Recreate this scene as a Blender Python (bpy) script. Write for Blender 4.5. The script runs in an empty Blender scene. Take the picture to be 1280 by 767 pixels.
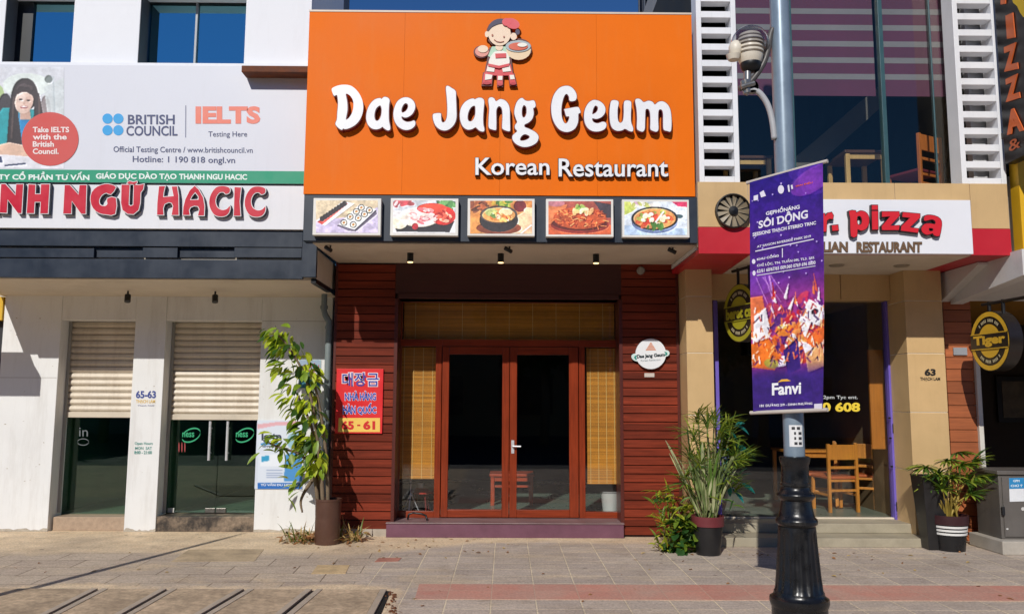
import bpy, bmesh, math, random
import numpy as np
from mathutils import Vector, Matrix

random.seed(11)
rng = np.random.default_rng(5)
SC = bpy.context.scene
COL = SC.collection
R_ = math.radians

# ------------------------------------------------------------------ camera, sky, sun
F, CX, CY, EYE = 1024.0, 640.0, 383.5, 1.6          # measured on the 1280 px wide photograph
PITCH, ROLL, YAW = R_(6.5), R_(0.27), R_(0.4)
CAM_R = Matrix.Rotation(-YAW, 3, 'Z') @ Matrix.Rotation(math.pi / 2 + PITCH, 3, 'X') @ Matrix.Rotation(ROLL, 3, 'Z')
cam_d = bpy.data.cameras.new('camera')
cam_d.sensor_width = 36.0
cam_d.lens = F / 1280.0 * 36.0
cam_d.clip_start = 0.05
cam_d.clip_end = 3000
cam = bpy.data.objects.new('camera', cam_d)
COL.objects.link(cam)
cam.matrix_world = Matrix.Translation((0, 0, EYE)) @ CAM_R.to_4x4()
SC.camera = cam

SUN_DIR = Vector((0.30, 1.0, -0.70)).normalized()    # the way the light travels
SUN_EL = math.asin(-SUN_DIR.z)
W = bpy.data.worlds.new('World')
SC.world = W
W.use_nodes = True
wn, wl = W.node_tree.nodes, W.node_tree.links
wn.clear()
sky = wn.new('ShaderNodeTexSky')
sky.sky_type = 'NISHITA'
sky.sun_disc = False
sky.sun_elevation = SUN_EL
sky.sun_rotation = math.atan2(-SUN_DIR.x, -SUN_DIR.y)
sky.air_density = 0.7
sky.dust_density = 0.05
sky.ozone_density = 5.0
bg = wn.new('ShaderNodeBackground')
bg.inputs['Strength'].default_value = 0.112
wo = wn.new('ShaderNodeOutputWorld')
deep = wn.new('ShaderNodeMix')                       # the deep, polarised blue of a clear tropical noon
deep.data_type = 'RGBA'; deep.blend_type = 'MULTIPLY'
deep.inputs[0].default_value = 1.0
deep.inputs[7].default_value = (0.31, 0.53, 0.72, 1.0)
wl.new(sky.outputs[0], deep.inputs[6])
wl.new(deep.outputs[2], bg.inputs[0])
wl.new(bg.outputs[0], wo.inputs[0])

sun_d = bpy.data.lights.new('sun', 'SUN')
sun_d.energy = 3.3
sun_d.angle = R_(0.5)
sun_d.color = (1.0, 0.965, 0.905)
sun = bpy.data.objects.new('sun', sun_d)
sun.rotation_euler = SUN_DIR.to_track_quat('-Z', 'Y').to_euler()
sun.location = (-6, -18, 16)
COL.objects.link(sun)
vs = SC.view_settings
vs.view_transform = 'Standard'
vs.look = 'None'
vs.exposure = 0.1
vs.gamma = 1.0
vs.use_curve_mapping = False
SC.cycles.max_bounces = 8
SC.cycles.transparent_max_bounces = 12
SC.cycles.use_denoising = True

# ------------------------------------------------------------------ measuring: a pixel of the photograph on a plane of the place
def ray(px, py):
    return CAM_R @ Vector(((px - CX) / F, -(py - CY) / F, -1.0))

def P(px, py, Y):
    d = ray(px, py); t = Y / d.y
    return d.x * t, EYE + d.z * t

def G(px, py, z=0.0):
    d = ray(px, py); t = (z - EYE) / d.z
    return d.x * t, d.y * t

class Plane:
    def __init__(s, p, n):
        s.p = Vector(p); s.n = Vector(n).normalized()
    def hit(s, px, py, off=0.0):
        d = ray(px, py); o = Vector((0, 0, EYE))
        t = (s.p - o).dot(s.n) / d.dot(s.n)
        return o + d * t + s.n * off

def front(Y):
    return Plane((0, Y, 0), (0, -1, 0))

# ------------------------------------------------------------------ materials
def lin(c):
    def f(u):
        u /= 255.0
        return u / 12.92 if u <= 0.04045 else ((u + 0.055) / 1.055) ** 2.4
    return tuple(f(u) for u in c)

def new_mat(name):
    m = bpy.data.materials.new(name)
    m.use_nodes = True
    nt = m.node_tree
    b = nt.nodes['Principled BSDF']
    return m, nt, b

def nd(nt, kind, **kw):
    n = nt.nodes.new(kind)
    for k, v in kw.items():
        if k in n.inputs.keys():
            n.inputs[k].default_value = v
        else:
            setattr(n, k, v)
    return n

def pos(nt, scale=(1, 1, 1)):
    g = nd(nt, 'ShaderNodeNewGeometry')
    mp = nd(nt, 'ShaderNodeMapping')
    mp.inputs['Scale'].default_value = scale
    nt.links.new(g.outputs['Position'], mp.inputs['Vector'])
    return mp.outputs['Vector']

def noise(nt, vec, scale, detail=4, rough=0.6):
    n = nd(nt, 'ShaderNodeTexNoise')
    n.inputs['Scale'].default_value = scale
    n.inputs['Detail'].default_value = detail
    n.inputs['Roughness'].default_value = rough
    nt.links.new(vec, n.inputs['Vector'])
    return n.outputs['Fac']

def ramp(nt, fac, lo, hi, a=0.0, b=1.0):
    r = nd(nt, 'ShaderNodeMapRange')
    r.inputs['From Min'].default_value = lo
    r.inputs['From Max'].default_value = hi
    r.inputs['To Min'].default_value = a
    r.inputs['To Max'].default_value = b
    nt.links.new(fac, r.inputs['Value'])
    return r.outputs['Result']

def mix(nt, fac, a, b, mode='MIX'):
    m = nd(nt, 'ShaderNodeMix', data_type='RGBA', blend_type=mode)
    for sock, val in ((m.inputs[0], fac), (m.inputs[6], a), (m.inputs[7], b)):
        if hasattr(val, 'is_linked') or hasattr(val, 'node'):
            nt.links.new(val, sock)
        elif isinstance(val, (int, float)):
            sock.default_value = val
        else:
            sock.default_value = tuple(val)[:3] + (1.0,)
    return m.outputs[2]

def math_(nt, op, a, b=0.0):
    m = nd(nt, 'ShaderNodeMath', operation=op)
    for sock, val in ((m.inputs[0], a), (m.inputs[1], b)):
        if hasattr(val, 'node'):
            nt.links.new(val, sock)
        else:
            sock.default_value = val
    return m.outputs[0]

def bump(nt, b, h, strength=0.3, dist=0.01):
    n = nd(nt, 'ShaderNodeBump')
    n.inputs['Strength'].default_value = strength
    n.inputs['Distance'].default_value = dist
    nt.links.new(h, n.inputs['Height'])
    nt.links.new(n.outputs['Normal'], b.inputs['Normal'])

MATS = {}
def pm(name, rgb, rough=0.6, var=0.08, vscale=2.5, grain=0.05, gscale=60, dirt_or_sheen=0.0, dirt_or_sheen_rgb=(70, 60, 50), streak=False,
       bmp=0.0, bscale=80, metal=0.0, coat=0.0, spec=0.5, dlo=0.52, dhi=0.8):
    """painted / plain surface: broad tone changes, fine grain, optional grime or painted sheen with its own shape"""
    if name in MATS:
        return MATS[name]
    m, nt, b = new_mat(name)
    c = lin(rgb)
    v = pos(nt)
    f1 = noise(nt, v, vscale, 5)
    col = mix(nt, ramp(nt, f1, 0.3, 0.7), [x * (1 - var) for x in c], [min(0.9, x * (1 + var)) for x in c])
    f2 = noise(nt, v, gscale, 3)
    col = mix(nt, 1.0, col, mix(nt, ramp(nt, f2, 0.25, 0.75), (1 - grain,) * 3, (1, 1, 1)), 'MULTIPLY')
    if dirt_or_sheen > 0:
        vv = pos(nt, (2.6, 2.6, 0.35)) if streak else v
        f3 = noise(nt, vv, 2.2, 8, 0.72)
        col = mix(nt, ramp(nt, f3, dlo, dhi, 0.0, dirt_or_sheen), col, lin(dirt_or_sheen_rgb))
    nt.links.new(col, b.inputs['Base Color'])
    nt.links.new(ramp(nt, f1, 0.3, 0.7, max(0.02, rough - 0.08), min(1, rough + 0.08)), b.inputs['Roughness'])
    b.inputs['Metallic'].default_value = metal
    b.inputs['Coat Weight'].default_value = coat
    b.inputs['Specular IOR Level'].default_value = spec
    if bmp > 0:
        bump(nt, b, noise(nt, v, bscale, 4), bmp, 0.004)
    MATS[name] = m
    return m

def flat(rgb, rough=0.55):
    """ink or enamel of one colour"""
    key = 'ink_%d_%d_%d' % tuple(int(x) for x in rgb)
    return pm(key, rgb, rough, 0.03, 6, 0.03, 90)

def wood_mat(name, rgb, pitch=0.0, along='x', rough=0.45, contrast=0.25, boardvar=0.3, coat=0.1, spec=0.5):
    if name in MATS:
        return MATS[name]
    m, nt, b = new_mat(name)
    c = lin(rgb)
    sc = {'x': (0.8, 14, 14), 'z': (14, 14, 0.8)}[along]
    v = pos(nt, sc)
    f = noise(nt, v, 3.0, 6, 0.65)
    col = mix(nt, ramp(nt, f, 0.3, 0.72), [x * (1 - contrast) for x in c], [x * (1 + contrast) for x in c])
    big = noise(nt, pos(nt), 1.3, 4)
    col = mix(nt, 1.0, col, mix(nt, ramp(nt, big, 0.3, 0.7), (0.82, 0.8, 0.78), (1.1, 1.1, 1.1)), 'MULTIPLY')
    if pitch > 0:
        g = nd(nt, 'ShaderNodeNewGeometry')
        s = nd(nt, 'ShaderNodeSeparateXYZ')
        nt.links.new(g.outputs['Position'], s.inputs[0])
        k = math_(nt, 'FLOOR', math_(nt, 'DIVIDE', s.outputs['Z' if along == 'x' else 'X'], pitch))
        w = nd(nt, 'ShaderNodeTexWhiteNoise', noise_dimensions='1D')
        nt.links.new(k, w.inputs['W'])
        col = mix(nt, 1.0, col, mix(nt, w.outputs['Value'], (1 - boardvar,) * 3, (1 + boardvar * 0.7,) * 3), 'MULTIPLY')
    nt.links.new(col, b.inputs['Base Color'])
    b.inputs['Roughness'].default_value = rough
    b.inputs['Coat Weight'].default_value = coat
    b.inputs['Specular IOR Level'].default_value = spec
    bump(nt, b, f, 0.15, 0.004)
    MATS[name] = m
    return m

def glass_mat(name, tint=(1, 1, 1), refl=0.06, refl_tint=(1, 1, 1), rough=0.0, power=3.5, ripple=0.0):
    """a clear pane: see-through, with a mirror image that grows towards grazing angles"""
    if name in MATS:
        return MATS[name]
    m = bpy.data.materials.new(name)
    m.use_nodes = True
    nt = m.node_tree
    nt.nodes.clear()
    t = nd(nt, 'ShaderNodeBsdfTransparent'); t.inputs[0].default_value = tuple(tint) + (1,)
    g = nd(nt, 'ShaderNodeBsdfGlossy'); g.inputs[0].default_value = tuple(refl_tint) + (1,)
    g.inputs['Roughness'].default_value = rough
    lw = nd(nt, 'ShaderNodeLayerWeight'); lw.inputs['Blend'].default_value = 0.5
    pw = math_(nt, 'POWER', lw.outputs['Facing'], power)
    fac = ramp(nt, pw, 0, 1, refl, 0.9)
    if ripple:
        bmpn = nd(nt, 'ShaderNodeBump'); bmpn.inputs['Strength'].default_value = ripple; bmpn.inputs['Distance'].default_value = 0.02
        nt.links.new(noise(nt, pos(nt), 1.1, 2), bmpn.inputs['Height'])
        nt.links.new(bmpn.outputs[0], g.inputs['Normal'])
    mx = nd(nt, 'ShaderNodeMixShader')
    nt.links.new(fac, mx.inputs[0]); nt.links.new(t.outputs[0], mx.inputs[1]); nt.links.new(g.outputs[0], mx.inputs[2])
    o = nd(nt, 'ShaderNodeOutputMaterial')
    nt.links.new(mx.outputs[0], o.inputs[0])
    MATS[name] = m
    return m

def leaf_mat(name, rgb, rough=0.42, trans=0.35):
    if name in MATS:
        return MATS[name]
    m, nt, b = new_mat(name)
    c = lin(rgb)
    f = noise(nt, pos(nt), 9.0, 3)
    col = mix(nt, ramp(nt, f, 0.3, 0.7), [x * 0.7 for x in c], [x * 1.3 for x in c])
    nt.links.new(col, b.inputs['Base Color'])
    b.inputs['Roughness'].default_value = rough
    tr = nd(nt, 'ShaderNodeBsdfTranslucent')
    nt.links.new(mix(nt, 1.0, col, (1.25, 1.25, 0.5), 'MULTIPLY'), tr.inputs[0])
    mx = nd(nt, 'ShaderNodeMixShader'); mx.inputs[0].default_value = trans
    out = nt.nodes['Material Output']
    nt.links.new(b.outputs[0], mx.inputs[1]); nt.links.new(tr.outputs[0], mx.inputs[2])
    nt.links.new(mx.outputs[0], out.inputs[0])
    MATS[name] = m
    return m

def print_mat(name='printed_picture', rough=0.5):
    """ink of a printed picture: the colours are stored point by point on its sheet"""
    if name in MATS:
        return MATS[name]
    m, nt, b = new_mat(name)
    a = nd(nt, 'ShaderNodeAttribute'); a.attribute_name = 'ink'
    nt.links.new(a.outputs['Color'], b.inputs['Base Color'])
    b.inputs['Roughness'].default_value = rough
    MATS[name] = m
    return m

def emit_mat(name, rgb, strength):
    if name in MATS:
        return MATS[name]
    m, nt, b = new_mat(name)
    b.inputs['Base Color'].default_value = lin(rgb) + (1,)
    b.inputs['Emission Color'].default_value = lin(rgb) + (1,)
    b.inputs['Emission Strength'].default_value = strength
    MATS[name] = m
    return m

# ------------------------------------------------------------------ things, parts, meshes
ORG = {}
def thing(name, label, cat, loc=(0, 0, 0), group=None):
    o = bpy.data.objects.new(name, None)
    o.empty_display_size = 0.2
    COL.objects.link(o)
    o.location = loc
    o['label'] = label; o['category'] = cat
    if group: o['group'] = group
    ORG[o.name] = Vector(loc)
    return o

def tag(o, label=None, cat=None, group=None, kind=None):
    for k, v in (('label', label), ('category', cat), ('group', group), ('kind', kind)):
        if v: o[k] = v
    return o

def copy_tree(o, parent=None):
    c = o.copy()
    COL.objects.link(c)
    if parent:
        c.parent = parent
    for ch in [x for x in list(COL.objects) if x.parent == o]:
        copy_tree(ch, c)
    return c

class Wavy(Plane):
    """a hanging sheet: a plane with a slow ripple"""
    wave = None
    def hit(s, px, py, off=0.0):
        return Plane.hit(s, px, py, off + s.wave(px, py))

class MB:
    def __init__(s):
        s.v, s.f, s.m = [], [], []
    def add(s, vs_, fs, mi=0):
        o = len(s.v)
        s.v += [tuple(p) for p in vs_]
        s.f += [tuple(i + o for i in f) for f in fs]
        s.m += [mi] * len(fs)
        return s
    def box(s, x0, x1, y0, y1, z0, z1, mi=0):
        x0, x1 = min(x0, x1), max(x0, x1); y0, y1 = min(y0, y1), max(y0, y1); z0, z1 = min(z0, z1), max(z0, z1)
        vs_ = [(x, y, z) for z in (z0, z1) for y in (y0, y1) for x in (x0, x1)]
        return s.add(vs_, [(0, 2, 3, 1), (4, 5, 7, 6), (0, 1, 5, 4), (1, 3, 7, 5), (3, 2, 6, 7), (2, 0, 4, 6)], mi)
    def pbox(s, px0, py0, px1, py1, Y, th, mi=0):
        (x0, z1), (x1, z0) = P(px0, py0, Y), P(px1, py1, Y)
        return s.box(x0, x1, Y, Y + th, z0, z1, mi)
    def prism(s, pts, y0, y1, mi=0):
        """polygon in x,z pushed from y0 to y1"""
        n = len(pts)
        vs_ = [(x, y0, z) for x, z in pts] + [(x, y1, z) for x, z in pts]
        fs = [tuple(range(n)), tuple(range(2 * n - 1, n - 1, -1))] + [(i, i + n, (i + 1) % n + n, (i + 1) % n) for i in range(n)]
        return s.add(vs_, fs, mi)
    def prism_x(s, pts, x0, x1, mi=0):
        """polygon in y,z pushed from x0 to x1"""
        n = len(pts)
        vs_ = [(x0, y, z) for y, z in pts] + [(x1, y, z) for y, z in pts]
        fs = [tuple(range(n)), tuple(range(2 * n - 1, n - 1, -1))] + [(i, i + n, (i + 1) % n + n, (i + 1) % n) for i in range(n)]
        return s.add(vs_, fs, mi)
    def slab(s, pts, z0, z1, mi=0):
        """polygon in x,y pushed from z0 to z1"""
        n = len(pts)
        vs_ = [(x, y, z0) for x, y in pts] + [(x, y, z1) for x, y in pts]
        fs = [tuple(range(n - 1, -1, -1)), tuple(range(n, 2 * n))] + [(i, (i + 1) % n, (i + 1) % n + n, i + n) for i in range(n)]
        return s.add(vs_, fs, mi)
    def quad(s, a, b, c, d, mi=0):
        return s.add([a, b, c, d], [(0, 1, 2, 3)], mi)
    def tube(s, pts, rad, n=8, mi=0):
        pts = [Vector(p) for p in pts]
        if not hasattr(rad, '__len__'):
            rad = [rad] * len(pts)
        vs_, fs = [], []
        up = None
        for i, p in enumerate(pts):
            d = (pts[min(i + 1, len(pts) - 1)] - pts[max(i - 1, 0)]).normalized()
            if up is None:
                up = d.orthogonal().normalized()
            else:
                up = (up - d * up.dot(d)).normalized()
            sd = d.cross(up)
            for k in range(n):
                a = 2 * math.pi * k / n
                vs_.append(p + (up * math.cos(a) + sd * math.sin(a)) * rad[i])
        for i in range(len(pts) - 1):
            for k in range(n):
                k2 = (k + 1) % n
                fs.append((i * n + k, i * n + k2, (i + 1) * n + k2, (i + 1) * n + k))
        fs.append(tuple(range(n - 1, -1, -1)))
        fs.append(tuple(range((len(pts) - 1) * n, len(pts) * n)))
        return s.add(vs_, fs, mi)
    def lathe(s, prof, c=(0, 0, 0), n=28, mi=0, axis='z'):
        vs_, fs = [], []
        for r, h in prof:
            for k in range(n):
                a = 2 * math.pi * k / n
                if axis == 'z':
                    vs_.append((c[0] + r * math.cos(a), c[1] + r * math.sin(a), c[2] + h))
                elif axis == 'y':
                    vs_.append((c[0] + r * math.cos(a), c[1] + h, c[2] + r * math.sin(a)))
                else:
                    vs_.append((c[0] + h, c[1] + r * math.cos(a), c[2] + r * math.sin(a)))
        for i in range(len(prof) - 1):
            for k in range(n):
                k2 = (k + 1) % n
                fs.append((i * n + k, i * n + k2, (i + 1) * n + k2, (i + 1) * n + k))
        if prof[0][0] > 1e-5: fs.append(tuple(range(n - 1, -1, -1)))
        if prof[-1][0] > 1e-5: fs.append(tuple(range((len(prof) - 1) * n, len(prof) * n)))
        return s.add(vs_, fs, mi)
    def build(s, name, mats, parent=None, smooth=False, bevel=0.0, ink=None):
        me = bpy.data.meshes.new(name)
        org = ORG[parent.name] if parent is not None and parent.name in ORG else Vector((0, 0, 0))
        me.from_pydata([tuple(Vector(p) - org) for p in s.v], [], s.f)
        if not isinstance(mats, (list, tuple)): mats = [mats]
        for m in mats: me.materials.append(m)
        me.polygons.foreach_set('material_index', s.m)
        if smooth:
            me.polygons.foreach_set('use_smooth', [True] * len(s.f))
            if smooth == 'auto':
                me.set_sharp_from_angle(angle=R_(40))
        if ink is not None:
            at = me.attributes.new('ink', 'FLOAT_COLOR', 'POINT')
            at.data.foreach_set('color', np.asarray(ink, dtype=np.float32).ravel())
        me.update()
        o = bpy.data.objects.new(name, me)
        COL.objects.link(o)
        if parent is not None:
            o.parent = parent
            ORG[o.name] = org
        else:
            ORG[o.name] = Vector((0, 0, 0))
        if bevel > 0:
            b = o.modifiers.new('bevel', 'BEVEL')
            b.width = bevel; b.segments = 2; b.limit_method = 'ANGLE'; b.angle_limit = R_(40)
        return o

# ------------------------------------------------------------------ lettering
def _fill(splines):
    """triangulated 2D fill of closed outlines (holes by even-odd)"""
    cu = bpy.data.curves.new('tmp', 'CURVE')
    cu.dimensions = '2D'; cu.fill_mode = 'BOTH'
    for pts in splines:
        sp = cu.splines.new('POLY')
        sp.points.add(len(pts) - 1)
        for i, (x, y) in enumerate(pts): sp.points[i].co = (x, y, 0, 1)
        sp.use_cyclic_u = True
    return _to2d(cu)

def _to2d(cu):
    ob = bpy.data.objects.new('tmp', cu)
    COL.objects.link(ob)
    dg = bpy.context.evaluated_depsgraph_get()
    ev = ob.evaluated_get(dg)
    me = ev.to_mesh()
    bm = bmesh.new(); bm.from_mesh(me)
    ev.to_mesh_clear()
    bmesh.ops.remove_doubles(bm, verts=bm.verts, dist=1e-5)
    bm.verts.index_update()
    v = [(p.co.x, p.co.y) for p in bm.verts]
    f = [tuple(p.index for p in q.verts) for q in bm.faces]
    e = [tuple(p.index for p in q.verts) for q in bm.edges if len(q.link_faces) == 1]
    bm.free()
    bpy.data.objects.remove(ob); bpy.data.curves.remove(cu)
    return v, f, e

def text2d(body, bold=0.0, spacing=1.0):
    cu = bpy.data.curves.new('tmp', 'FONT')
    cu.body = body; cu.size = 1.0; cu.offset = bold; cu.space_character = spacing
    cu.resolution_u = 3
    cu.fill_mode = 'BOTH'
    return _to2d(cu)

def put2d(mb, vfe, tomap, plane, out, ext=0.0, mi=0):
    """lay a 2D fill on a plane; tomap gives the photograph pixel of a 2D point; out = distance in front; ext = thickness"""
    v, f, e = vfe
    base = [plane.hit(*tomap(x, y), 0.0) for x, y in v]
    n = plane.n
    top = [b + n * out for b in base]
    mb.add(top, f, mi)
    if ext > 0:
        lo = [b + n * (out - ext) for b in base]
        k = len(top)
        mb.add(top + lo, [(a, b, b + k, a + k) for a, b in e], mi)

def quad_map(vfe, q):
    """bounding box of the fill -> quad of pixels (TL,TR,BR,BL) or box (x0,y0,x1,y1)"""
    if len(q) == 4 and not hasattr(q[0], '__len__'):
        x0, y0, x1, y1 = q
        q = ((x0, y0), (x1, y0), (x1, y1), (x0, y1))
    v = vfe[0]
    ax, bx_ = min(p[0] for p in v), max(p[0] for p in v)
    ay, by = min(p[1] for p in v), max(p[1] for p in v)
    def tm(x, y):
        u = (x - ax) / max(1e-6, bx_ - ax); w = (by - y) / max(1e-6, by - ay)
        tl, tr, br, bl = q
        return tuple((tl[i] * (1 - u) + tr[i] * u) * (1 - w) + (bl[i] * (1 - u) + br[i] * u) * w for i in (0, 1))
    return tm

def words_on(mb, body, q, plane, out=0.003, ext=0.0, bold=0.0, mi=0, spacing=1.0):
    t = text2d(body, bold, spacing)
    put2d(mb, t, quad_map(t, q), plane, out, ext, mi)

def smooth_loop(pts, k=4):
    n = len(pts); out = []
    for i in range(n):
        p0, p1, p2, p3 = (np.array(pts[(i + j - 1) % n], float) for j in range(4))
        for s in range(k):
            t = s / k
            out.append(tuple(0.5 * (2 * p1 + (p2 - p0) * t + (2 * p0 - 5 * p1 + 4 * p2 - p3) * t * t + (3 * p1 - p0 - 3 * p2 + p3) * t ** 3)))
    return out

def grow(pts, d, hole=False):
    """push a closed outline outward by d (inward for a hole)"""
    a = sum(pts[i][0] * pts[(i + 1) % len(pts)][1] - pts[(i + 1) % len(pts)][0] * pts[i][1] for i in range(len(pts)))
    sg = (1 if a > 0 else -1) * (-1 if hole else 1)
    n = len(pts); out = []
    for i in range(n):
        p, q, r = (np.array(pts[(i + j) % n], float) for j in (-1, 0, 1))
        e1, e2 = q - p, r - q
        n1 = np.array([e1[1], -e1[0]]) / (np.hypot(*e1) + 1e-9); n2 = np.array([e2[1], -e2[0]]) / (np.hypot(*e2) + 1e-9)
        m = n1 + n2; L = np.hypot(*m)
        m = n1 if L < 1e-3 else m / L
        m = m * min(1.6, 1 / max(0.4, float(m @ n1)))
        out.append(tuple(q + m * d * sg))
    return out

def glyph(loops, origin, scale, smooth=4, off=0.0):
    """outlines traced at a zoom -> 2D fill in photograph pixels (first loop outer, others holes unless marked)"""
    res = []
    for i, lp in enumerate(loops):
        hole = i > 0 and lp[0] != 'solid'
        if lp[0] == 'solid': lp = lp[1:]
        p = [(origin[0] + x / scale, origin[1] + y / scale) for x, y in lp]
        if smooth: p = smooth_loop(p, smooth)
        if off: p = grow(p, off, hole)
        res.append(p)
    return _fill(res)

ident = lambda x, y: (x, y)

# ------------------------------------------------------------------ printed pictures
class Canvas:
    def __init__(s, w, h, bgc):
        s.w, s.h = w, h
        s.a = np.zeros((h, w, 3)); s.a[:] = bgc
        s.yy, s.xx = np.mgrid[0:h, 0:w] / np.array([h, w]).reshape(2, 1, 1)
    def put(s, msk, c, al=1.0):
        s.a[msk] = s.a[msk] * (1 - al) + np.array(c, float) * al
        return s
    def ell(s, cx, cy, rx, ry, c, ang=0.0, al=1.0):
        asp = s.h / s.w
        dx, dy = s.xx - cx, (s.yy - cy) * asp
        ca, sa = math.cos(ang), math.sin(ang)
        return s.put(((dx * ca + dy * sa) / rx) ** 2 + ((-dx * sa + dy * ca) / (ry * asp)) ** 2 < 1, c, al)
    def poly(s, pts, c, al=1.0):
        ins = np.zeros(s.xx.shape, bool); n = len(pts)
        for i in range(n):
            (x0, y0), (x1, y1) = pts[i], pts[(i + 1) % n]
            if y0 == y1: continue
            cond = ((y0 > s.yy) != (y1 > s.yy)) & (s.xx < (x1 - x0) * (s.yy - y0) / (y1 - y0) + x0)
            ins ^= cond
        return s.put(ins, c, al)
    def line(s, pts, w, c, al=1.0):
        asp = s.h / s.w
        for (x0, y0), (x1, y1) in zip(pts[:-1], pts[1:]):
            dx, dy = x1 - x0, (y1 - y0) * asp
            L = dx * dx + dy * dy + 1e-12
            t = np.clip(((s.xx - x0) * dx + (s.yy - y0) * asp * dy) / L, 0, 1)
            s.put(np.hypot(s.xx - x0 - t * dx, (s.yy - y0) * asp - t * dy) < w, c, al)
        return s
    def dabs(s, n, cx, cy, rx, ry, cols, size, ang=None, al=0.9, stretch=2.0):
        for _ in range(n):
            r = math.sqrt(random.random()); t = random.random() * 6.283
            sz = size * random.uniform(0.6, 1.4)
            s.ell(cx + rx * r * math.cos(t), cy + ry * r * math.sin(t), sz * stretch, sz * s.w / s.h, random.choice(cols),
                  random.random() * 3.14 if ang is None else ang + random.uniform(-0.4, 0.4), al)
        return s
    def fuzz(s, amt):
        s.a += rng.normal(0, amt, s.a.shape[:2] + (1,))
        return s
    def photo(s, relief=0.55, grain=0.12):
        """small-scale modelling and tone changes, as in a printed photograph"""
        L_ = s.a.mean(2); p = np.pad(L_, 2, 'edge')
        s.a += ((L_ - p[:-4, :-4]) * relief)[..., None]
        for n_, am in ((9, grain), (22, grain), (50, grain * 0.7)):
            g = rng.random((max(3, int(n_ * s.h / s.w)) + 2, n_ + 2))
            yi = np.linspace(0, g.shape[0] - 1.001, s.h); xi = np.linspace(0, g.shape[1] - 1.001, s.w)
            y0, x0 = yi.astype(int), xi.astype(int); fy, fx_ = (yi - y0)[:, None], (xi - x0)[None]
            v = (g[np.ix_(y0, x0)] * (1 - fy) * (1 - fx_) + g[np.ix_(y0 + 1, x0)] * fy * (1 - fx_) + g[np.ix_(y0, x0 + 1)] * (1 - fy) * fx_ + g[np.ix_(y0 + 1, x0 + 1)] * fy * fx_)
            s.a *= (1 + (v - 0.5) * 2 * am)[..., None]
        return s
    def blur(s, k=1):
        for _ in range(k):
            p = np.pad(s.a, ((1, 1), (1, 1), (0, 0)), 'edge')
            s.a = (p[1:-1, 1:-1] * 4 + p[:-2, 1:-1] + p[2:, 1:-1] + p[1:-1, :-2] + p[1:-1, 2:]) / 8
        return s

def picture(name, cv, q, plane, out, parent, mat=None, wave=None):
    """a printed sheet: one point per dot of the picture"""
    if len(q) == 4 and not hasattr(q[0], '__len__'):
        x0, y0, x1, y1 = q
        q = ((x0, y0), (x1, y0), (x1, y1), (x0, y1))
    h, w = cv.a.shape[:2]
    mb = MB(); vs_ = []
    c = np.clip(cv.a, 0, 255) / 255.0
    c = np.where(c <= 0.04045, c / 12.92, ((c + 0.055) / 1.055) ** 2.4)
    for j in range(h):
        v = j / (h - 1)
        for i in range(w):
            u = i / (w - 1)
            px, py = ((q[0][k] * (1 - u) + q[1][k] * u) * (1 - v) + (q[3][k] * (1 - u) + q[2][k] * u) * v for k in (0, 1))
            vs_.append(plane.hit(px, py, out + (wave(u, v) if wave else 0)))
    fs = [(j * w + i, (j + 1) * w + i, (j + 1) * w + i + 1, j * w + i + 1) for j in range(h - 1) for i in range(w - 1)]
    mb.add(vs_, fs)
    ink = np.concatenate([c, np.ones((h, w, 1))], 2)
    return mb.build(name, mat or print_mat(), parent, smooth=True, ink=ink)

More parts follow.
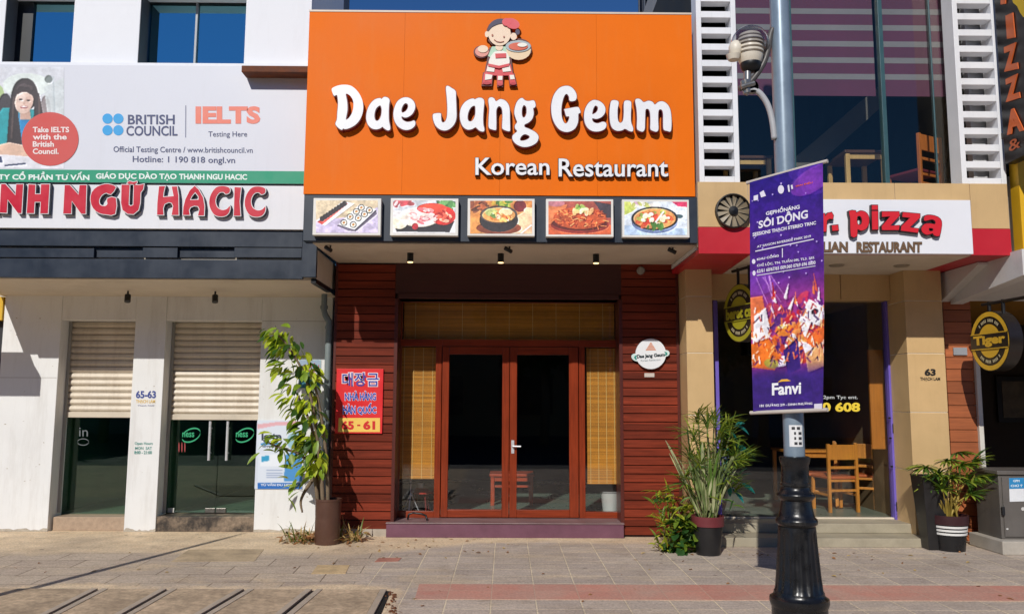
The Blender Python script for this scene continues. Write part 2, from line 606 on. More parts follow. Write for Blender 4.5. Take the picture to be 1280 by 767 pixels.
# ================================================================== SETTING
def ground_material():
    m, nt, b = new_mat('stone_paving')
    g = nd(nt, 'ShaderNodeNewGeometry')
    sp = nd(nt, 'ShaderNodeSeparateXYZ'); nt.links.new(g.outputs['Position'], sp.inputs[0])
    X, Y = sp.outputs['X'], sp.outputs['Y']
    v = pos(nt)
    n1 = noise(nt, v, 0.9, 6, 0.65); n2 = noise(nt, v, 4.5, 6, 0.7); n3 = noise(nt, v, 45, 4, 0.7)
    br = nd(nt, 'ShaderNodeTexBrick', offset=0.0, squash=1.0)
    for k, val in (('Scale', 1.0), ('Brick Width', 0.36), ('Row Height', 0.30), ('Mortar Size', 0.008), ('Mortar Smooth', 0.3), ('Bias', 0.0)):
        br.inputs[k].default_value = val
    br.inputs['Color1'].default_value = lin((196, 180, 164)) + (1,)
    br.inputs['Color2'].default_value = lin((176, 161, 148)) + (1,)
    br.inputs['Mortar'].default_value = lin((226, 208, 178)) + (1,)
    mp = nd(nt, 'ShaderNodeMapping'); mp.inputs['Location'].default_value = (0.11, 0.05, 0)
    nt.links.new(g.outputs['Position'], mp.inputs[0]); nt.links.new(mp.outputs[0], br.inputs['Vector'])
    # older, larger, darker-jointed flags on the left
    bl = nd(nt, 'ShaderNodeTexBrick', offset=0.5, squash=1.0)
    for k, val in (('Scale', 1.0), ('Brick Width', 0.62), ('Row Height', 0.36), ('Mortar Size', 0.006), ('Mortar Smooth', 0.4), ('Bias', 0.1)):
        bl.inputs[k].default_value = val
    bl.inputs['Color1'].default_value = lin((200, 182, 160)) + (1,)
    bl.inputs['Color2'].default_value = lin((180, 162, 144)) + (1,)
    bl.inputs['Mortar'].default_value = lin((128, 110, 90)) + (1,)
    ml = nd(nt, 'ShaderNodeMapping'); ml.inputs['Rotation'].default_value = (0, 0, R_(-3))
    nt.links.new(g.outputs['Position'], ml.inputs[0]); nt.links.new(ml.outputs[0], bl.inputs['Vector'])
    left = ramp(nt, math_(nt, 'ADD', X, math_(nt, 'MULTIPLY', n2, 0.3)), -1.25, -1.05)
    tiles = mix(nt, left, bl.outputs['Color'], br.outputs['Color'])
    tiles = mix(nt, 1.0, tiles, mix(nt, ramp(nt, noise(nt, pos(nt, (6, 60, 1)), 1.0, 5, 0.7), 0.3, 0.7), (0.68, 0.67, 0.66), (1.2, 1.2, 1.2)), 'MULTIPLY')
    # sandy cement screed along the shop fronts and round the old trench
    sand = mix(nt, ramp(nt, n2, 0.3, 0.7), lin((200, 174, 140)), lin((228, 204, 170)))
    yy = math_(nt, 'ADD', Y, math_(nt, 'MULTIPLY', math_(nt, 'SUBTRACT', n1, 0.5), 1.0))
    xs = ramp(nt, X, -1.6, 0.2, 0.0, 0.72)
    apron = ramp(nt, math_(nt, 'SUBTRACT', yy, xs), 8.7, 8.95)
    trench = math_(nt, 'MULTIPLY', ramp(nt, yy, 7.38, 7.28), ramp(nt, math_(nt, 'ADD', X, math_(nt, 'MULTIPLY', n2, 0.2)), -0.72, -0.80))
    patch = math_(nt, 'MULTIPLY', ramp(nt, n1, 0.56, 0.62, 0.0, 0.8), ramp(nt, X, 0.0, -1.5))
    sandf = math_(nt, 'MAXIMUM', math_(nt, 'MAXIMUM', apron, trench), patch)
    col = mix(nt, sandf, tiles, sand)
    # worn grey traffic film, dark spots, pale chips
    col = mix(nt, ramp(nt, n1, 0.45, 0.7, 0.0, 0.55), col, lin((150, 134, 118)))
    col = mix(nt, ramp(nt, noise(nt, pos(nt, (1, 1, 1)), 2.3, 8, 0.75), 0.55, 0.72, 0.0, 0.6), col, lin((128, 110, 92)))
    sl = noise(nt, pos(nt, (1.0, 3.5, 1)), 0.8, 6, 0.7)
    col = mix(nt, ramp(nt, sl, 0.52, 0.7, 0.0, 0.5), col, lin((220, 196, 160)))
    col = mix(nt, ramp(nt, noise(nt, v, 13, 6, 0.75), 0.56, 0.72, 0.0, 0.5), col, lin((112, 94, 78)))
    vo = nd(nt, 'ShaderNodeTexVoronoi'); vo.inputs['Scale'].default_value = 3.2
    nt.links.new(v, vo.inputs['Vector'])
    col = mix(nt, ramp(nt, vo.outputs['Distance'], 0.09, 0.05, 0.0, 0.55), col, lin((80, 70, 62)))
    col = mix(nt, 1.0, col, mix(nt, ramp(nt, n3, 0.3, 0.7), (0.74,) * 3, (1.42,) * 3), 'MULTIPLY')
    nt.links.new(col, b.inputs['Base Color'])
    b.inputs['Roughness'].default_value = 0.85
    inv = mix(nt, left, bl.outputs['Fac'], br.outputs['Fac'])
    h = math_(nt, 'SUBTRACT', math_(nt, 'ADD', math_(nt, 'MULTIPLY', n3, 0.6), math_(nt, 'MULTIPLY', n2, 0.8)), math_(nt, 'MULTIPLY', inv, math_(nt, 'SUBTRACT', 1.0, sandf)))
    bump(nt, b, h, 0.8, 0.008)
    return m

def red_tile_material():
    m, nt, b = new_mat('red_paving')
    g = nd(nt, 'ShaderNodeNewGeometry')
    br = nd(nt, 'ShaderNodeTexBrick', offset=0.0)
    for k, val in (('Scale', 1.0), ('Brick Width', 0.36), ('Row Height', 0.30), ('Mortar Size', 0.005), ('Mortar Smooth', 0.3)):
        br.inputs[k].default_value = val
    br.inputs['Color1'].default_value = lin((204, 132, 112)) + (1,)
    br.inputs['Color2'].default_value = lin((186, 118, 102)) + (1,)
    br.inputs['Mortar'].default_value = lin((196, 156, 132)) + (1,)
    mp = nd(nt, 'ShaderNodeMapping'); mp.inputs['Location'].default_value = (0.11, 0.05, 0)
    nt.links.new(g.outputs['Position'], mp.inputs[0]); nt.links.new(mp.outputs[0], br.inputs['Vector'])
    v = pos(nt)
    col = mix(nt, ramp(nt, noise(nt, v, 2.0, 7, 0.7), 0.3, 0.7, 0.1, 0.85), br.outputs['Color'], lin((186, 156, 138)))
    n3 = noise(nt, v, 45, 4, 0.7)
    col = mix(nt, 1.0, col, mix(nt, ramp(nt, n3, 0.3, 0.7), (0.86,) * 3, (1.24,) * 3), 'MULTIPLY')
    col = mix(nt, ramp(nt, noise(nt, v, 13, 6, 0.75), 0.62, 0.75, 0.0, 0.4), col, lin((98, 76, 66)))
    nt.links.new(col, b.inputs['Base Color'])
    b.inputs['Roughness'].default_value = 0.85
    bump(nt, b, math_(nt, 'SUBTRACT', n3, br.outputs['Fac']), 0.5, 0.005)
    return m

road = MB().box(-220, 220, -220, 300, -1.0, -0.13).build('road', pm('asphalt', (62, 62, 64), 0.85, 0.15, 1.5, 0.3, 90, bmp=0.4, bscale=60))
tag(road, kind='structure')
pav = MB().box(-120, 120, 0.9, 60, -0.129, 0.0).build('pavement', ground_material())
tag(pav, kind='structure')
# red band of tiles, with a ragged left end
gx0, gy0 = G(517, 751.5); gx1, gy1 = G(526, 733)
stripe = MB().slab([(gx0, 6.85), (30, 6.85), (30, 7.40), (gx0 - 0.02, 7.40)], 0.0005, 0.004).build('paving_stripe', red_tile_material())
tag(stripe, kind='structure')

def patch(q, mat_, z=0.004):
    pts = [G(*p) for p in q]
    o = MB().slab(pts, 0.0004, z).build('paving_patch', mat_); tag(o, kind='structure'); return o
SANDP = pm('sandy_mortar_patch', (214, 184, 138), 0.9, 0.2, 6, 0.3, 40, dirt_or_sheen=0.5, dirt_or_sheen_rgb=(150, 126, 96), bmp=0.4)
patch([(389, 717), (432, 716.5), (437, 706), (397, 706)], SANDP)
patch([(468, 702), (498, 701), (502, 697), (474, 697)], pm('red_tile_chip', (190, 128, 108), 0.9, 0.2, 6, 0.3, 40, dirt_or_sheen=0.5, dirt_or_sheen_rgb=(150, 126, 106)))
patch([(214, 701.5), (318, 701), (330, 686), (236, 686.5)], pm('dark_cement_patch', (196, 172, 138), 0.9, 0.3, 3, 0.3, 40, dirt_or_sheen=0.8, dirt_or_sheen_rgb=(150, 128, 102), bmp=0.3), 0.003)

# ================================================================== WHITE SCHOOL BUILDING (left)
WHITE = pm('white_render', (226, 226, 224), 0.7, 0.04, 1.5, 0.03, 70, dirt_or_sheen=0.5, dirt_or_sheen_rgb=(168, 160, 148), streak=True, bmp=0.12, bscale=30, dlo=0.48, dhi=0.85)
CREAM = pm('cream_soffit', (212, 200, 182), 0.75, 0.06, 2, 0.04, 70, dirt_or_sheen=0.4, dirt_or_sheen_rgb=(150, 128, 100))
NAVY = pm('navy_cladding', (28, 39, 54), 0.38, 0.18, 3, 0.05, 60, dirt_or_sheen=0.35, dirt_or_sheen_rgb=(70, 76, 84), streak=True)
DARKMET = pm('dark_metal', (30, 31, 34), 0.45, 0.15, 6, 0.1, 70)
BLACK = pm('black_paint', (18, 18, 19), 0.4, 0.2, 6, 0.1, 60)
DARKROOM = pm('dim_room_paint', (46, 52, 48), 0.8, 0.15, 2)
ALU = pm('brushed_aluminium', (214, 214, 216), 0.3, 0.06, 5, 0.04, 60, metal=0.35)

YW = 10.2
school = thing('school_building', 'white rendered language school with two half open roller shutters beside the red plank restaurant', 'building', (-4.3, 10.2, 0))
xA0, xA1 = P(3, 420, YW)[0], P(68, 530, YW)[0]
xB0, xB1 = P(162, 530, YW)[0], P(201, 530, YW)[0]
xC0, xC1 = P(322, 530, YW)[0], P(412, 520, YW)[0]
zL, zS = P(140, 400, YW)[1], 3.0
w = MB()
w.box(xA0, xA1, YW, YW + 0.3, 0, zS)
w.box(xB0, xB1, YW, YW + 0.3, 0, zS)
w.box(xC0, xC1, YW, YW + 0.3, 0, zS)
w.box(xA1, xB0, YW + 0.004, YW + 0.3, zL, zS)
w.box(xB1, xC0, YW + 0.004, YW + 0.3, zL, zS)
for a_, c_ in ((xA0, xA1), (xB0, xB1), (xC0, xC1)):
    pass
w.build('lower_wall', WHITE, school, bevel=0.006)
JNT = pm('hairline_joint', (172, 168, 160), 0.8)
zj = P(40, 472, YW)[1]
MB().box(xA0 + .01, xA1 - .01, YW - 0.0012, YW + 0.002, zj, zj + 0.006).build('wall_joint', JNT, school)
MB().box(xC0 + .01, xC1 - .01, YW - 0.0012, YW + 0.002, zL - 0.003, zL + 0.003).build('wall_joint', JNT, school)
# weathering: splash grime along the foot of the piers and a few hairline cracks and scuffs
gm = MB()
for a_, c_ in ((xA0, xA1), (xB0, xB1), (xC0, xC1)):
    n_ = 14; z_ = [0.012 + random.random() * 0.035 for _ in range(n_ + 1)]
    for q in range(n_):
        x_, y_ = a_ + (c_ - a_) * q / n_, a_ + (c_ - a_) * (q + 1) / n_
        gm.quad((x_, YW - 0.0015, 0.001), (y_, YW - 0.0015, 0.001), (y_, YW - 0.0015, z_[q + 1]), (x_, YW - 0.0015, z_[q]))
for _ in range(46):
    a_, c_ = random.choice(((xA0, xA1), (xB0, xB1), (xC0, xC1)))
    x_, z_ = random.uniform(a_ + .03, c_ - .05), random.uniform(.1, 2.6); l_ = random.uniform(.006, .03); h_ = random.uniform(.003, .012)
    gm.quad((x_, YW - 0.0016, z_), (x_ + l_, YW - 0.0016, z_ + random.uniform(-.01, .01)), (x_ + l_ * .8, YW - 0.0016, z_ + h_), (x_ + .002, YW - 0.0016, z_ + h_ * .6))
tag(gm.build('wall_stains', pm('splash_grime', (184, 174, 158), 0.9, 0.2, 20, 0.2, 60), school), kind='stuff')

# canopy: navy cladding in front, cream soffit under it
YF = 9.0
zf = P(200, 348.5, YF)[1]; zb = P(250, 372, YW)[1]
xr = P(394.5, 330, YF)[0]
xl = xA0 - 0.05
sof = MB().prism_x([(YF + 0.08, zf + 0.005), (YW + 0.3, zb), (YW + 0.3, zb + 0.4), (YF + 0.08, zf + 0.36)], xl, xr - 0.01)
sof.build('canopy', CREAM, school)
MB().box(xr - 0.06, xr - 0.004, YF + 0.06, YW - 0.05, zf - 0.03, zf + 0.02).build('edge_angle', BLACK, school)
nv = MB()
nv.pbox(-60, 286, 378, 309, YF, 0.05)
nv.pbox(-60, 322.5, 378, 348.5, YF + 0.006, 0.05)
for a, c in ((-60, 117), (178.5, 221.5), (293, 377)):
    nv.pbox(a, 309.5, c, 322, YF + 0.012, 0.05)
nv.pbox(117, 309.5, 178.5, 322, YF + 0.055, 0.02)
nv.pbox(221.5, 309.5, 293, 322, YF + 0.055, 0.02)
nv.build('fascia_cladding', NAVY, school, bevel=0.003)
MB().pbox(378.6, 285, 394.5, 346, YF + 0.004, 0.06).build('end_panel', NAVY, school)

# small spot lamps under the canopy
def spot(parent_root, px, py, Y, ztop):
    x = P(px, py, Y)[0]
    s = MB(); s.tube([(x, Y, ztop), (x, Y, ztop - 0.05)], 0.012)
    a = Vector((x, Y, ztop - 0.05)); d = Vector((0.15, -0.35, -1)).normalized()
    s.tube([a, a + d * 0.09], 0.035, 14)
    o = s.build('spotlight', BLACK, parent_root, smooth='auto')
    return o
zso = lambda Y: zf + (zb - zf) * (Y - YF) / (YW - YF)
spot(school, 160, 366, 9.75, zso(9.75)); spot(school, 269, 368, 9.75, zso(9.75))

# roller shutters
def shutter(x0, x1, zbot, ztop, Y):
    Y0_ = Y; m = MB(); n = max(4, round((ztop - zbot - 0.07) / 0.0795)); h = (ztop - zbot - 0.07) / n
    for k in range(n):
        z0 = zbot + 0.07 + k * h; Y = Y0_ + random.gauss(0, 0.0018)
        prof = [(Y + 0.012, z0), (Y + 0.012, z0 + 0.010), (Y - 0.004, z0 + 0.016), (Y - 0.014, z0 + h * 0.45), (Y - 0.004, z0 + h - 0.012), (Y + 0.012, z0 + h - 0.004), (Y + 0.02, z0 + h - 0.002), (Y + 0.02, z0)]
        m.prism_x([(a, min(c, z0 + h - 0.0005)) for a, c in prof], x0, x1)
    o = m.build('roller_shutter', pm('shutter_steel', (214, 202, 182), 0.5, 0.06, 2, 0.05, 60, dirt_or_sheen=0.55, dirt_or_sheen_rgb=(140, 118, 92), streak=True, dlo=0.46), school)
    Y = Y0_
    b = MB().box(x0 + 0.005, x1 - 0.005, Y - 0.02, Y + 0.02, zbot, zbot + 0.068)
    b.build('bottom_bar', pm('shutter_bar', (206, 194, 174), 0.5, 0.06, 3, 0.05, 60, dirt_or_sheen=0.4), o, bevel=0.004)
    for xx in (x0, x1):
        MB().box(xx - 0.0 if xx == x0 else xx - 0.035, xx + 0.035 if xx == x0 else xx, Y - 0.035, Y - 0.022, 0.2, ztop).build('guide_rail', pm('guide_steel', (150, 148, 142), 0.5), o)
YS = 10.42
zb1 = P(120, 521.5, YS)[1]; zb2 = P(268, 524.5, YS)[1]
shutter(xA1 + 0.004, xB0 - 0.004, zb1, zL, YS)
shutter(xB1 + 0.004, xC0 - 0.004, zb2, zL, YS)

# dim rooms behind the glass
TEAL = glass_mat('green_glass', (0.74, 0.88, 0.80), 0.06, (0.85, 1.0, 0.92), ripple=0.02)
rm = MB()
for (a, c) in ((xA1, xB0), (xB1, xC0)):
    pass
x0, x1 = xA1 - 0.1, xC0 + 0.1
rm.quad((x0, 10.56, 0.16), (x1, 10.56, 0.16), (x1, 14, 0.16), (x0, 14, 0.16), 1)
rm.quad((x0, 14, 0), (x1, 14, 0), (x1, 14, 3), (x0, 14, 3))
rm.quad((x0, 10.56, 0), (x0, 14, 0), (x0, 14, 3), (x0, 10.56, 3))
rm.quad((x1, 10.56, 0), (x1, 14, 0), (x1, 14, 3), (x1, 10.56, 3))
rm.quad((x0, 10.56, zL + 0.1), (x1, 10.56, zL + 0.1), (x1, 14, zL + 0.1), (x0, 14, zL + 0.1))
rm.box(xB0 - 0.02, xB1 + 0.02, 10.52, 13.9, 0.17, zL + 0.09)
rm.build('interior', [pm('green_room_paint', (52, 96, 70), 0.8, 0.2, 2), pm('grey_floor_tile', (120, 128, 120), 0.35, 0.1, 2)], school)
YG = 10.5
gp = MB().box(xA1, xB0, YG, YG + 0.01, 0.17, zb1 + 0.05).build('glass_panel', TEAL, school)
xm = P(272, 580, YG)[0]
d1 = MB().box(xB1 + 0.005, xm - 0.004, YG, YG + 0.012, 0.19, zb2 + 0.05).build('door', TEAL, school)
d2 = MB().box(xm + 0.004, xC0 - 0.005, YG, YG + 0.012, 0.19, zb2 + 0.05).build('door', TEAL, school)
for dd, px in ((d1, 262.3), (d2, 284.3)):
    xx = P(px, 550, YG - 0.05)[0]; zt, zo = P(px, 526, YG - 0.05)[1], P(px, 575, YG - 0.05)[1]
    hm = MB(); hm.tube([(xx, YG - 0.06, zo), (xx, YG - 0.06, zt)], 0.017, 12)
    for z in (zo + 0.09, zt - 0.09): hm.tube([(xx, YG - 0.06, z), (xx, YG, z)], 0.012, 8)
    hm.build('handle', ALU, dd, smooth='auto')
for dd, a, c in ((d1, xm - 0.13, xm - 0.006), (d2, xm + 0.006, xm + 0.13)):
    MB().box(a, c, YG - 0.01, YG + 0.022, 0.19, 0.245).build('lock', pm('scuffed_steel', (120, 116, 110), 0.35, 0.2, 20, metal=0.8), dd, bevel=0.003)
for dd, a, c in ((d1, xB1 + 0.02, xB1 + 0.1), (d2, xC0 - 0.06, xC0 - 0.01)):
    MB().box(a, c, YG - 0.01, YG + 0.022, 0.19, 0.245).build('hinge', pm('pale_steel', (200, 196, 188), 0.4), dd, bevel=0.003)
PG = front(YG - 0.002)
for dd, cx in ((d1, 240), (d2, 307)):
    mk = MB(); ring = [(cx - 1 + 11.5 * math.cos(t), 543.5 + 8 * math.sin(t) - 3.2 * math.cos(t)) for t in np.linspace(-2.9, 2.95, 40)]
    for (a, b2) in zip(ring[:-1], ring[1:]):
        wv = 0.9
        q = [PG.hit(a[0], a[1] - wv, 0.003), PG.hit(b2[0], b2[1] - wv, 0.003), PG.hit(b2[0], b2[1] + wv, 0.003), PG.hit(a[0], a[1] + wv, 0.003)]
        mk.add(q, [(0, 1, 2, 3)])
    words_on(mk, 'ness', (cx - 12, 540, cx + 3, 546), PG, 0.005, 0, 0.02)
    mk.build('door_emblem', flat((40, 160, 110)), dd)
mk = MB()
words_on(mk, '• • •', (223, 552, 232, 565), PG, 0.003, 0, 0.02)
mk.build('door_notice', flat((150, 60, 60)), d1)
mk = MB()
words_on(mk, 'in', (99, 534, 110, 545), PG, 0.003, 0, 0.0)
ring = [(104 + 7 * math.cos(t), 552 + 4 * math.sin(t)) for t in np.linspace(0, 6.2, 24)]
for (a, b2) in zip(ring[:-1], ring[1:]):
    mk.add([PG.hit(a[0], a[1] - .5, 0.003), PG.hit(b2[0], b2[1] - .5, 0.003), PG.hit(b2[0], b2[1] + .5, 0.003), PG.hit(a[0], a[1] + .5, 0.003)], [(0, 1, 2, 3)])
mk.build('window_decal', flat((104, 112, 114)), gp)

st1 = pm('beige_granite', (176, 152, 128), 0.6, 0.15, 20, 0.2, 120, dirt_or_sheen=0.3, dirt_or_sheen_rgb=(110, 90, 70))
st2 = pm('stained_granite', (150, 130, 108), 0.6, 0.2, 5, 0.2, 120, dirt_or_sheen=0.95, dirt_or_sheen_rgb=(40, 34, 30), dlo=0.42, dhi=0.58)
MB().box(xA1 + 0.03, xB0 - 0.002, YW + 0.06, YG + 0.1, 0, 0.165).build('doorstep', st1, school, bevel=0.006)
MB().box(xB1 + 0.002, xC0 - 0.002, YW + 0.02, YG + 0.1, 0, 0.18).build('doorstep', st2, school, bevel=0.006)

# numbers and hours printed on the middle pier
PW = front(YW)
mk = MB(); words_on(mk, '65-63', (170, 488, 195, 497.5), PW, 0.003, 0, 0.035); mk.build('house_number', flat((50, 70, 140)), school)
mk = MB(); words_on(mk, 'THẠCH LAM', (170, 499, 194, 504.6), PW, 0.003, 0, 0.03); mk.build('street_name', flat((226, 190, 110)), school)
mk = MB(); words_on(mk, 'Thanh Ngữ', (172, 505.6, 193, 507.8), PW, 0.003, 0, 0.02); mk.build('small_print', flat((120, 120, 150)), school)
mk = MB()
words_on(mk, 'Open Hours', (168.5, 552, 191, 556.6), PW, 0.003, 0, 0.02)
words_on(mk, 'MON  SAT', (169, 558, 190, 561.6), PW, 0.003, 0, 0.02)
words_on(mk, '8:00 - 21:00', (168, 563, 190, 567.2), PW, 0.003, 0, 0.03)
mk.build('opening_hours', flat((70, 140, 130)), school)

# upper wall with two windows
YU = 9.2
ux = [P(p, 40, YU)[0] for p in (-60, 5, 91, 174, 306.5, 388.5)]
zt0 = P(200, 83, YU)[1] - 0.3; zt1 = P(200, -8, YU)[1]; ztop = zt1 + 3.2
zsill = P(200, 79.5, YU)[1]
w = MB()
for a, c in ((0, 1), (2, 3), (4, 5)):
    w.box(ux[a], ux[c], YU, YU + 0.35, zt0, ztop)
for a, c in ((1, 2), (3, 4)):
    w.box(ux[a], ux[c], YU + 0.003, YU + 0.35, zt0, zsill)
    w.box(ux[a], ux[c], YU + 0.003, YU + 0.35, zt1, ztop)
w.box(ux[5] - 0.2, ux[5] - 0.003, YU + 0.35, 11.0, zf + 0.5, ztop)
w.box(xl, ux[5] - 0.004, YF + 0.16, YU - 0.004, zf + 0.37, zsill - 0.01)
w.build('upper_wall', pm('white_upper_render', (236, 236, 238), 0.7, 0.03, 1.5, 0.03, 70, dirt_or_sheen=0.15, dirt_or_sheen_rgb=(170, 165, 160), streak=True), school)
BLUEG = glass_mat('blue_coated_glass', (0.03, 0.10, 0.20), 0.6, (0.42, 0.88, 0.98), 0.02, ripple=0.05)
for a, px_ in ((1, 22), (3, 181)):
    xq_ = P(px_, 40, YU + 0.2)[0]
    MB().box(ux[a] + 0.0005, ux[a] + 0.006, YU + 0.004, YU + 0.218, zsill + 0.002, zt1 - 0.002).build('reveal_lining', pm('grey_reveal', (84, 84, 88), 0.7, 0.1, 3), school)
for k, (a, c, pxs) in enumerate(((1, 2, (40, 93)), (3, 4, (183, 245, 306)))):
    Yf = YU + 0.22
    fr = MB()
    g0 = P(pxs[0], 40, Yf)[0]
    fr.box(ux[a] + 0.002, g0, Yf, Yf + 0.06, zsill, zt1)
    fr.box(ux[c] - 0.02, ux[c] - 0.002, Yf, Yf + 0.06, zsill, zt1)
    fr.box(g0, ux[c] - 0.02, Yf, Yf + 0.06, P(200, 4.5, Yf)[1], zt1)
    fr.box(g0, ux[c] - 0.02, Yf, Yf + 0.06, zsill, zsill + 0.03)
    win = fr.build('window', pm('black_window_frame', (22, 26, 30), 0.4), school)
    MB().box(g0, ux[c] - 0.02, Yf + 0.03, Yf + 0.04, zsill + 0.02, zt1).build('pane', BLUEG, win)
    MB().box(g0 - 0.05, ux[c], Yf + 0.12, Yf + 0.13, zsill, zt1).build('curtain', pm('window_curtain', (60, 80, 96), 0.9, 0.2, 4), win)
    if len(pxs) == 3:
        xm2 = P(245, 40, Yf)[0]
        MB().box(xm2 - 0.012, xm2 + 0.012, Yf - 0.004, Yf + 0.026, zsill + 0.03, zt1).build('mullion', pm('grey_mullion', (150, 152, 155), 0.4), win)

# rusty beam end jutting over the sign
bm_ = MB().pbox(302, 82, 387, 90.5, 8.76, 0.18).build('rusty_beam', pm('rusty_steel', (112, 60, 30), 0.8, 0.35, 8, 0.3, 50, dirt_or_sheen=0.5, dirt_or_sheen_rgb=(50, 28, 18)), None, bevel=0.004)
tag(bm_, 'short rusty brown steel beam jutting out above the right end of the white testing centre board', 'beam')

# ================================================================== RESTAURANT (middle)
YR = 9.92
resto = thing('restaurant_building', 'dark red plank restaurant front with glazed wooden double doors under the orange sign', 'building', (0, 9.92, 0))
PLANK = wood_mat('red_brown_planks', (120, 47, 28), 0.102, 'x', 0.6, 0.34, 0.34, 0.0, 0.2)
zSo = 3.265
xp0, xp1 = P(414.5, 560, YR)[0], P(493, 560, YR)[0]
xp2, xp3 = P(776.5, 560, YR)[0], P(851, 560, YR)[0]
zH = P(640, 377, 10.2)[1]
def planks(x0, x1, z0, z1, name, Y):
    m = MB(); n = int((z1 - z0) / 0.102)
    for k in range(n + 1):
        a = z0 + k * 0.102; c = min(a + 0.091, z1)
        if c - a < 0.02: continue
        j = random.uniform(-0.0035, 0.0035); t = random.uniform(-0.002, 0.002)
        m.add([(x0, Y + j, a), (x1, Y + j + t, a), (x1, Y + j + t - 0.004, c), (x0, Y + j - 0.004, c),
               (x0, Y + 0.03, a), (x1, Y + 0.03, a), (x1, Y + 0.03, c), (x0, Y + 0.03, c)],
              [(0, 1, 2, 3), (0, 4, 5, 1), (3, 2, 6, 7), (0, 3, 7, 4), (1, 5, 6, 2)])
    return m.build(name, PLANK, resto)
planks(xp0 + 0.02, xp1 - 0.03, 0.09, zSo, 'plank_wall', YR)
planks(xp2 + 0.02, xp3 - 0.03, 0.03, zSo, 'plank_wall', YR)
core = MB()
core.box(xp0, xp1 - 0.035, YR + 0.031, 10.45, 0, zSo - 0.002)
core.box(xp2 + 0.035, xp3, YR + 0.031, 10.45, 0, zSo - 0.002)
core.box(xp1 - 0.035, xp2 + 0.035, YR + 0.05, 10.45, zH, zSo - 0.002)
core.build('wall_core', pm('dark_red_paint', (44, 16, 13), 0.6, 0.15, 3), resto)
DKW = wood_mat('dark_stained_wood', (82, 30, 22), 0, 'z', 0.4, 0.2)
for q in ((xp1 - 0.03, xp1 + 0.012, YR - 0.006, 10.24, 0.165, zH), (xp2 - 0.012, xp2 + 0.03, YR - 0.006, 10.24, 0.165, zH),
          (xp0 - 0.012, xp0 + 0.02, YR - 0.005, YR + 0.03, 0.05, zSo), (xp3 - 0.03, xp3 + 0.006, YR - 0.005, YR + 0.03, 0.0, zSo)):
    MB().box(*q).build('corner_trim', DKW, resto, bevel=0.003)
hd = MB()
hd.box(xp1 - 0.03, xp2 + 0.03, YR + 0.004, YR + 0.049, zH + 0.06, zSo - 0.001)
hd.box(xp1 + 0.012, xp2 - 0.012, YR - 0.01, 10.24, zH - 0.0, zH + 0.06)
hd.build('header_panel', wood_mat('dark_header_boards', (66, 24, 20), 0.21, 'x', 0.6, 0.15, 0.1), resto, bevel=0.003)
MB().box(xp0, xp1 - 0.02, YR + 0.004, YR + 0.03, 0, 0.085).build('plinth', pm('pale_plinth', (178, 166, 150), 0.8, 0.1, 5, 0.1, 60, dirt_or_sheen=0.5), resto)

# soffit, deep canopy behind the sign board
YO = 8.52
xo0, xo1 = P(394, 304, YO)[0], P(868, 304, YO)[0]
sf = MB().prism_x([(YO + 0.1, zSo - 0.012), (YR + 0.05, zSo), (YR + 0.05, zSo + 0.12), (YO + 0.1, zSo + 0.11)], xo0 - 0.05, xp3 - 0.01)
sf.build('soffit', CREAM, resto)
MB().box(xp3 - 0.075, xp3 - 0.005, YO + 0.12, YR, zSo - 0.055, zSo - 0.012).build('gutter_beam', WHITE, resto, bevel=0.004)
MB().box(-2.25, 2.15, 9.0, 14, zSo + 0.13, 5.6).build('upper_wall', pm('hidden_upper_render', (200, 196, 190), 0.8), resto)

# ceiling downlights
for px in (513, 626, 745):
    x = P(px, 318, 9.2)[0]
    dl = MB().lathe([(0.0, 0), (0.036, 0), (0.036, -0.105), (0.028, -0.105), (0.028, -0.09)], (x, 9.2, zSo - 0.004), 18).build('downlight', BLACK, resto, smooth='auto')
    MB().lathe([(0.032, -0.1055), (0.03, -0.112), (0.0, -0.114)], (x, 9.2, zSo - 0.004), 16).build('lamp', emit_mat('warm_lamp', (255, 214, 150), 2.6), dl)
# black lamp brackets under the sign edge
for px in (413, 637, 841):
    x = P(px, 308, 8.75)[0]
    b_ = MB(); b_.tube([(x, 8.75, zSo), (x, 8.75, zSo - 0.04), (x - 0.02, 8.72, zSo - 0.06)], 0.01)
    b_.tube([(x - 0.05, 8.74, zSo - 0.03), (x + 0.02, 8.70, zSo - 0.075)], 0.022)
    b_.build('bracket', BLACK, resto)
# round siren on the right wall
xx, zz = P(801, 338, YR - 0.02)
MB().lathe([(0.0, -0.07), (0.035, -0.065), (0.05, -0.03), (0.05, 0.0)], (xx, YR, zz), 20, axis='y').build('siren', pm('grey_plastic', (150, 146, 140), 0.5), resto, smooth='auto')

# step
stp = MB()
sx0, sx1 = P(482.5, 664, 9.85)[0], P(780, 664, 9.85)[0]
stp.box(sx0, sx1, 9.85, 10.6, 0, 0.158)
stp.build('step', pm('purple_tile', (112, 72, 88), 0.4, 0.12, 5, 0.12, 90, dirt_or_sheen=0.35, dirt_or_sheen_rgb=(70, 52, 58), streak=True), resto, bevel=0.005)
MB().box(sx0 - 0.006, sx1 + 0.006, 9.838, 10.6, 0.1585, 0.172).build('step_top', pm('step_top_tile', (128, 104, 104), 0.4, 0.2, 4, 0.1, 90, dirt_or_sheen=0.45, dirt_or_sheen_rgb=(60, 54, 54)), resto, bevel=0.004)

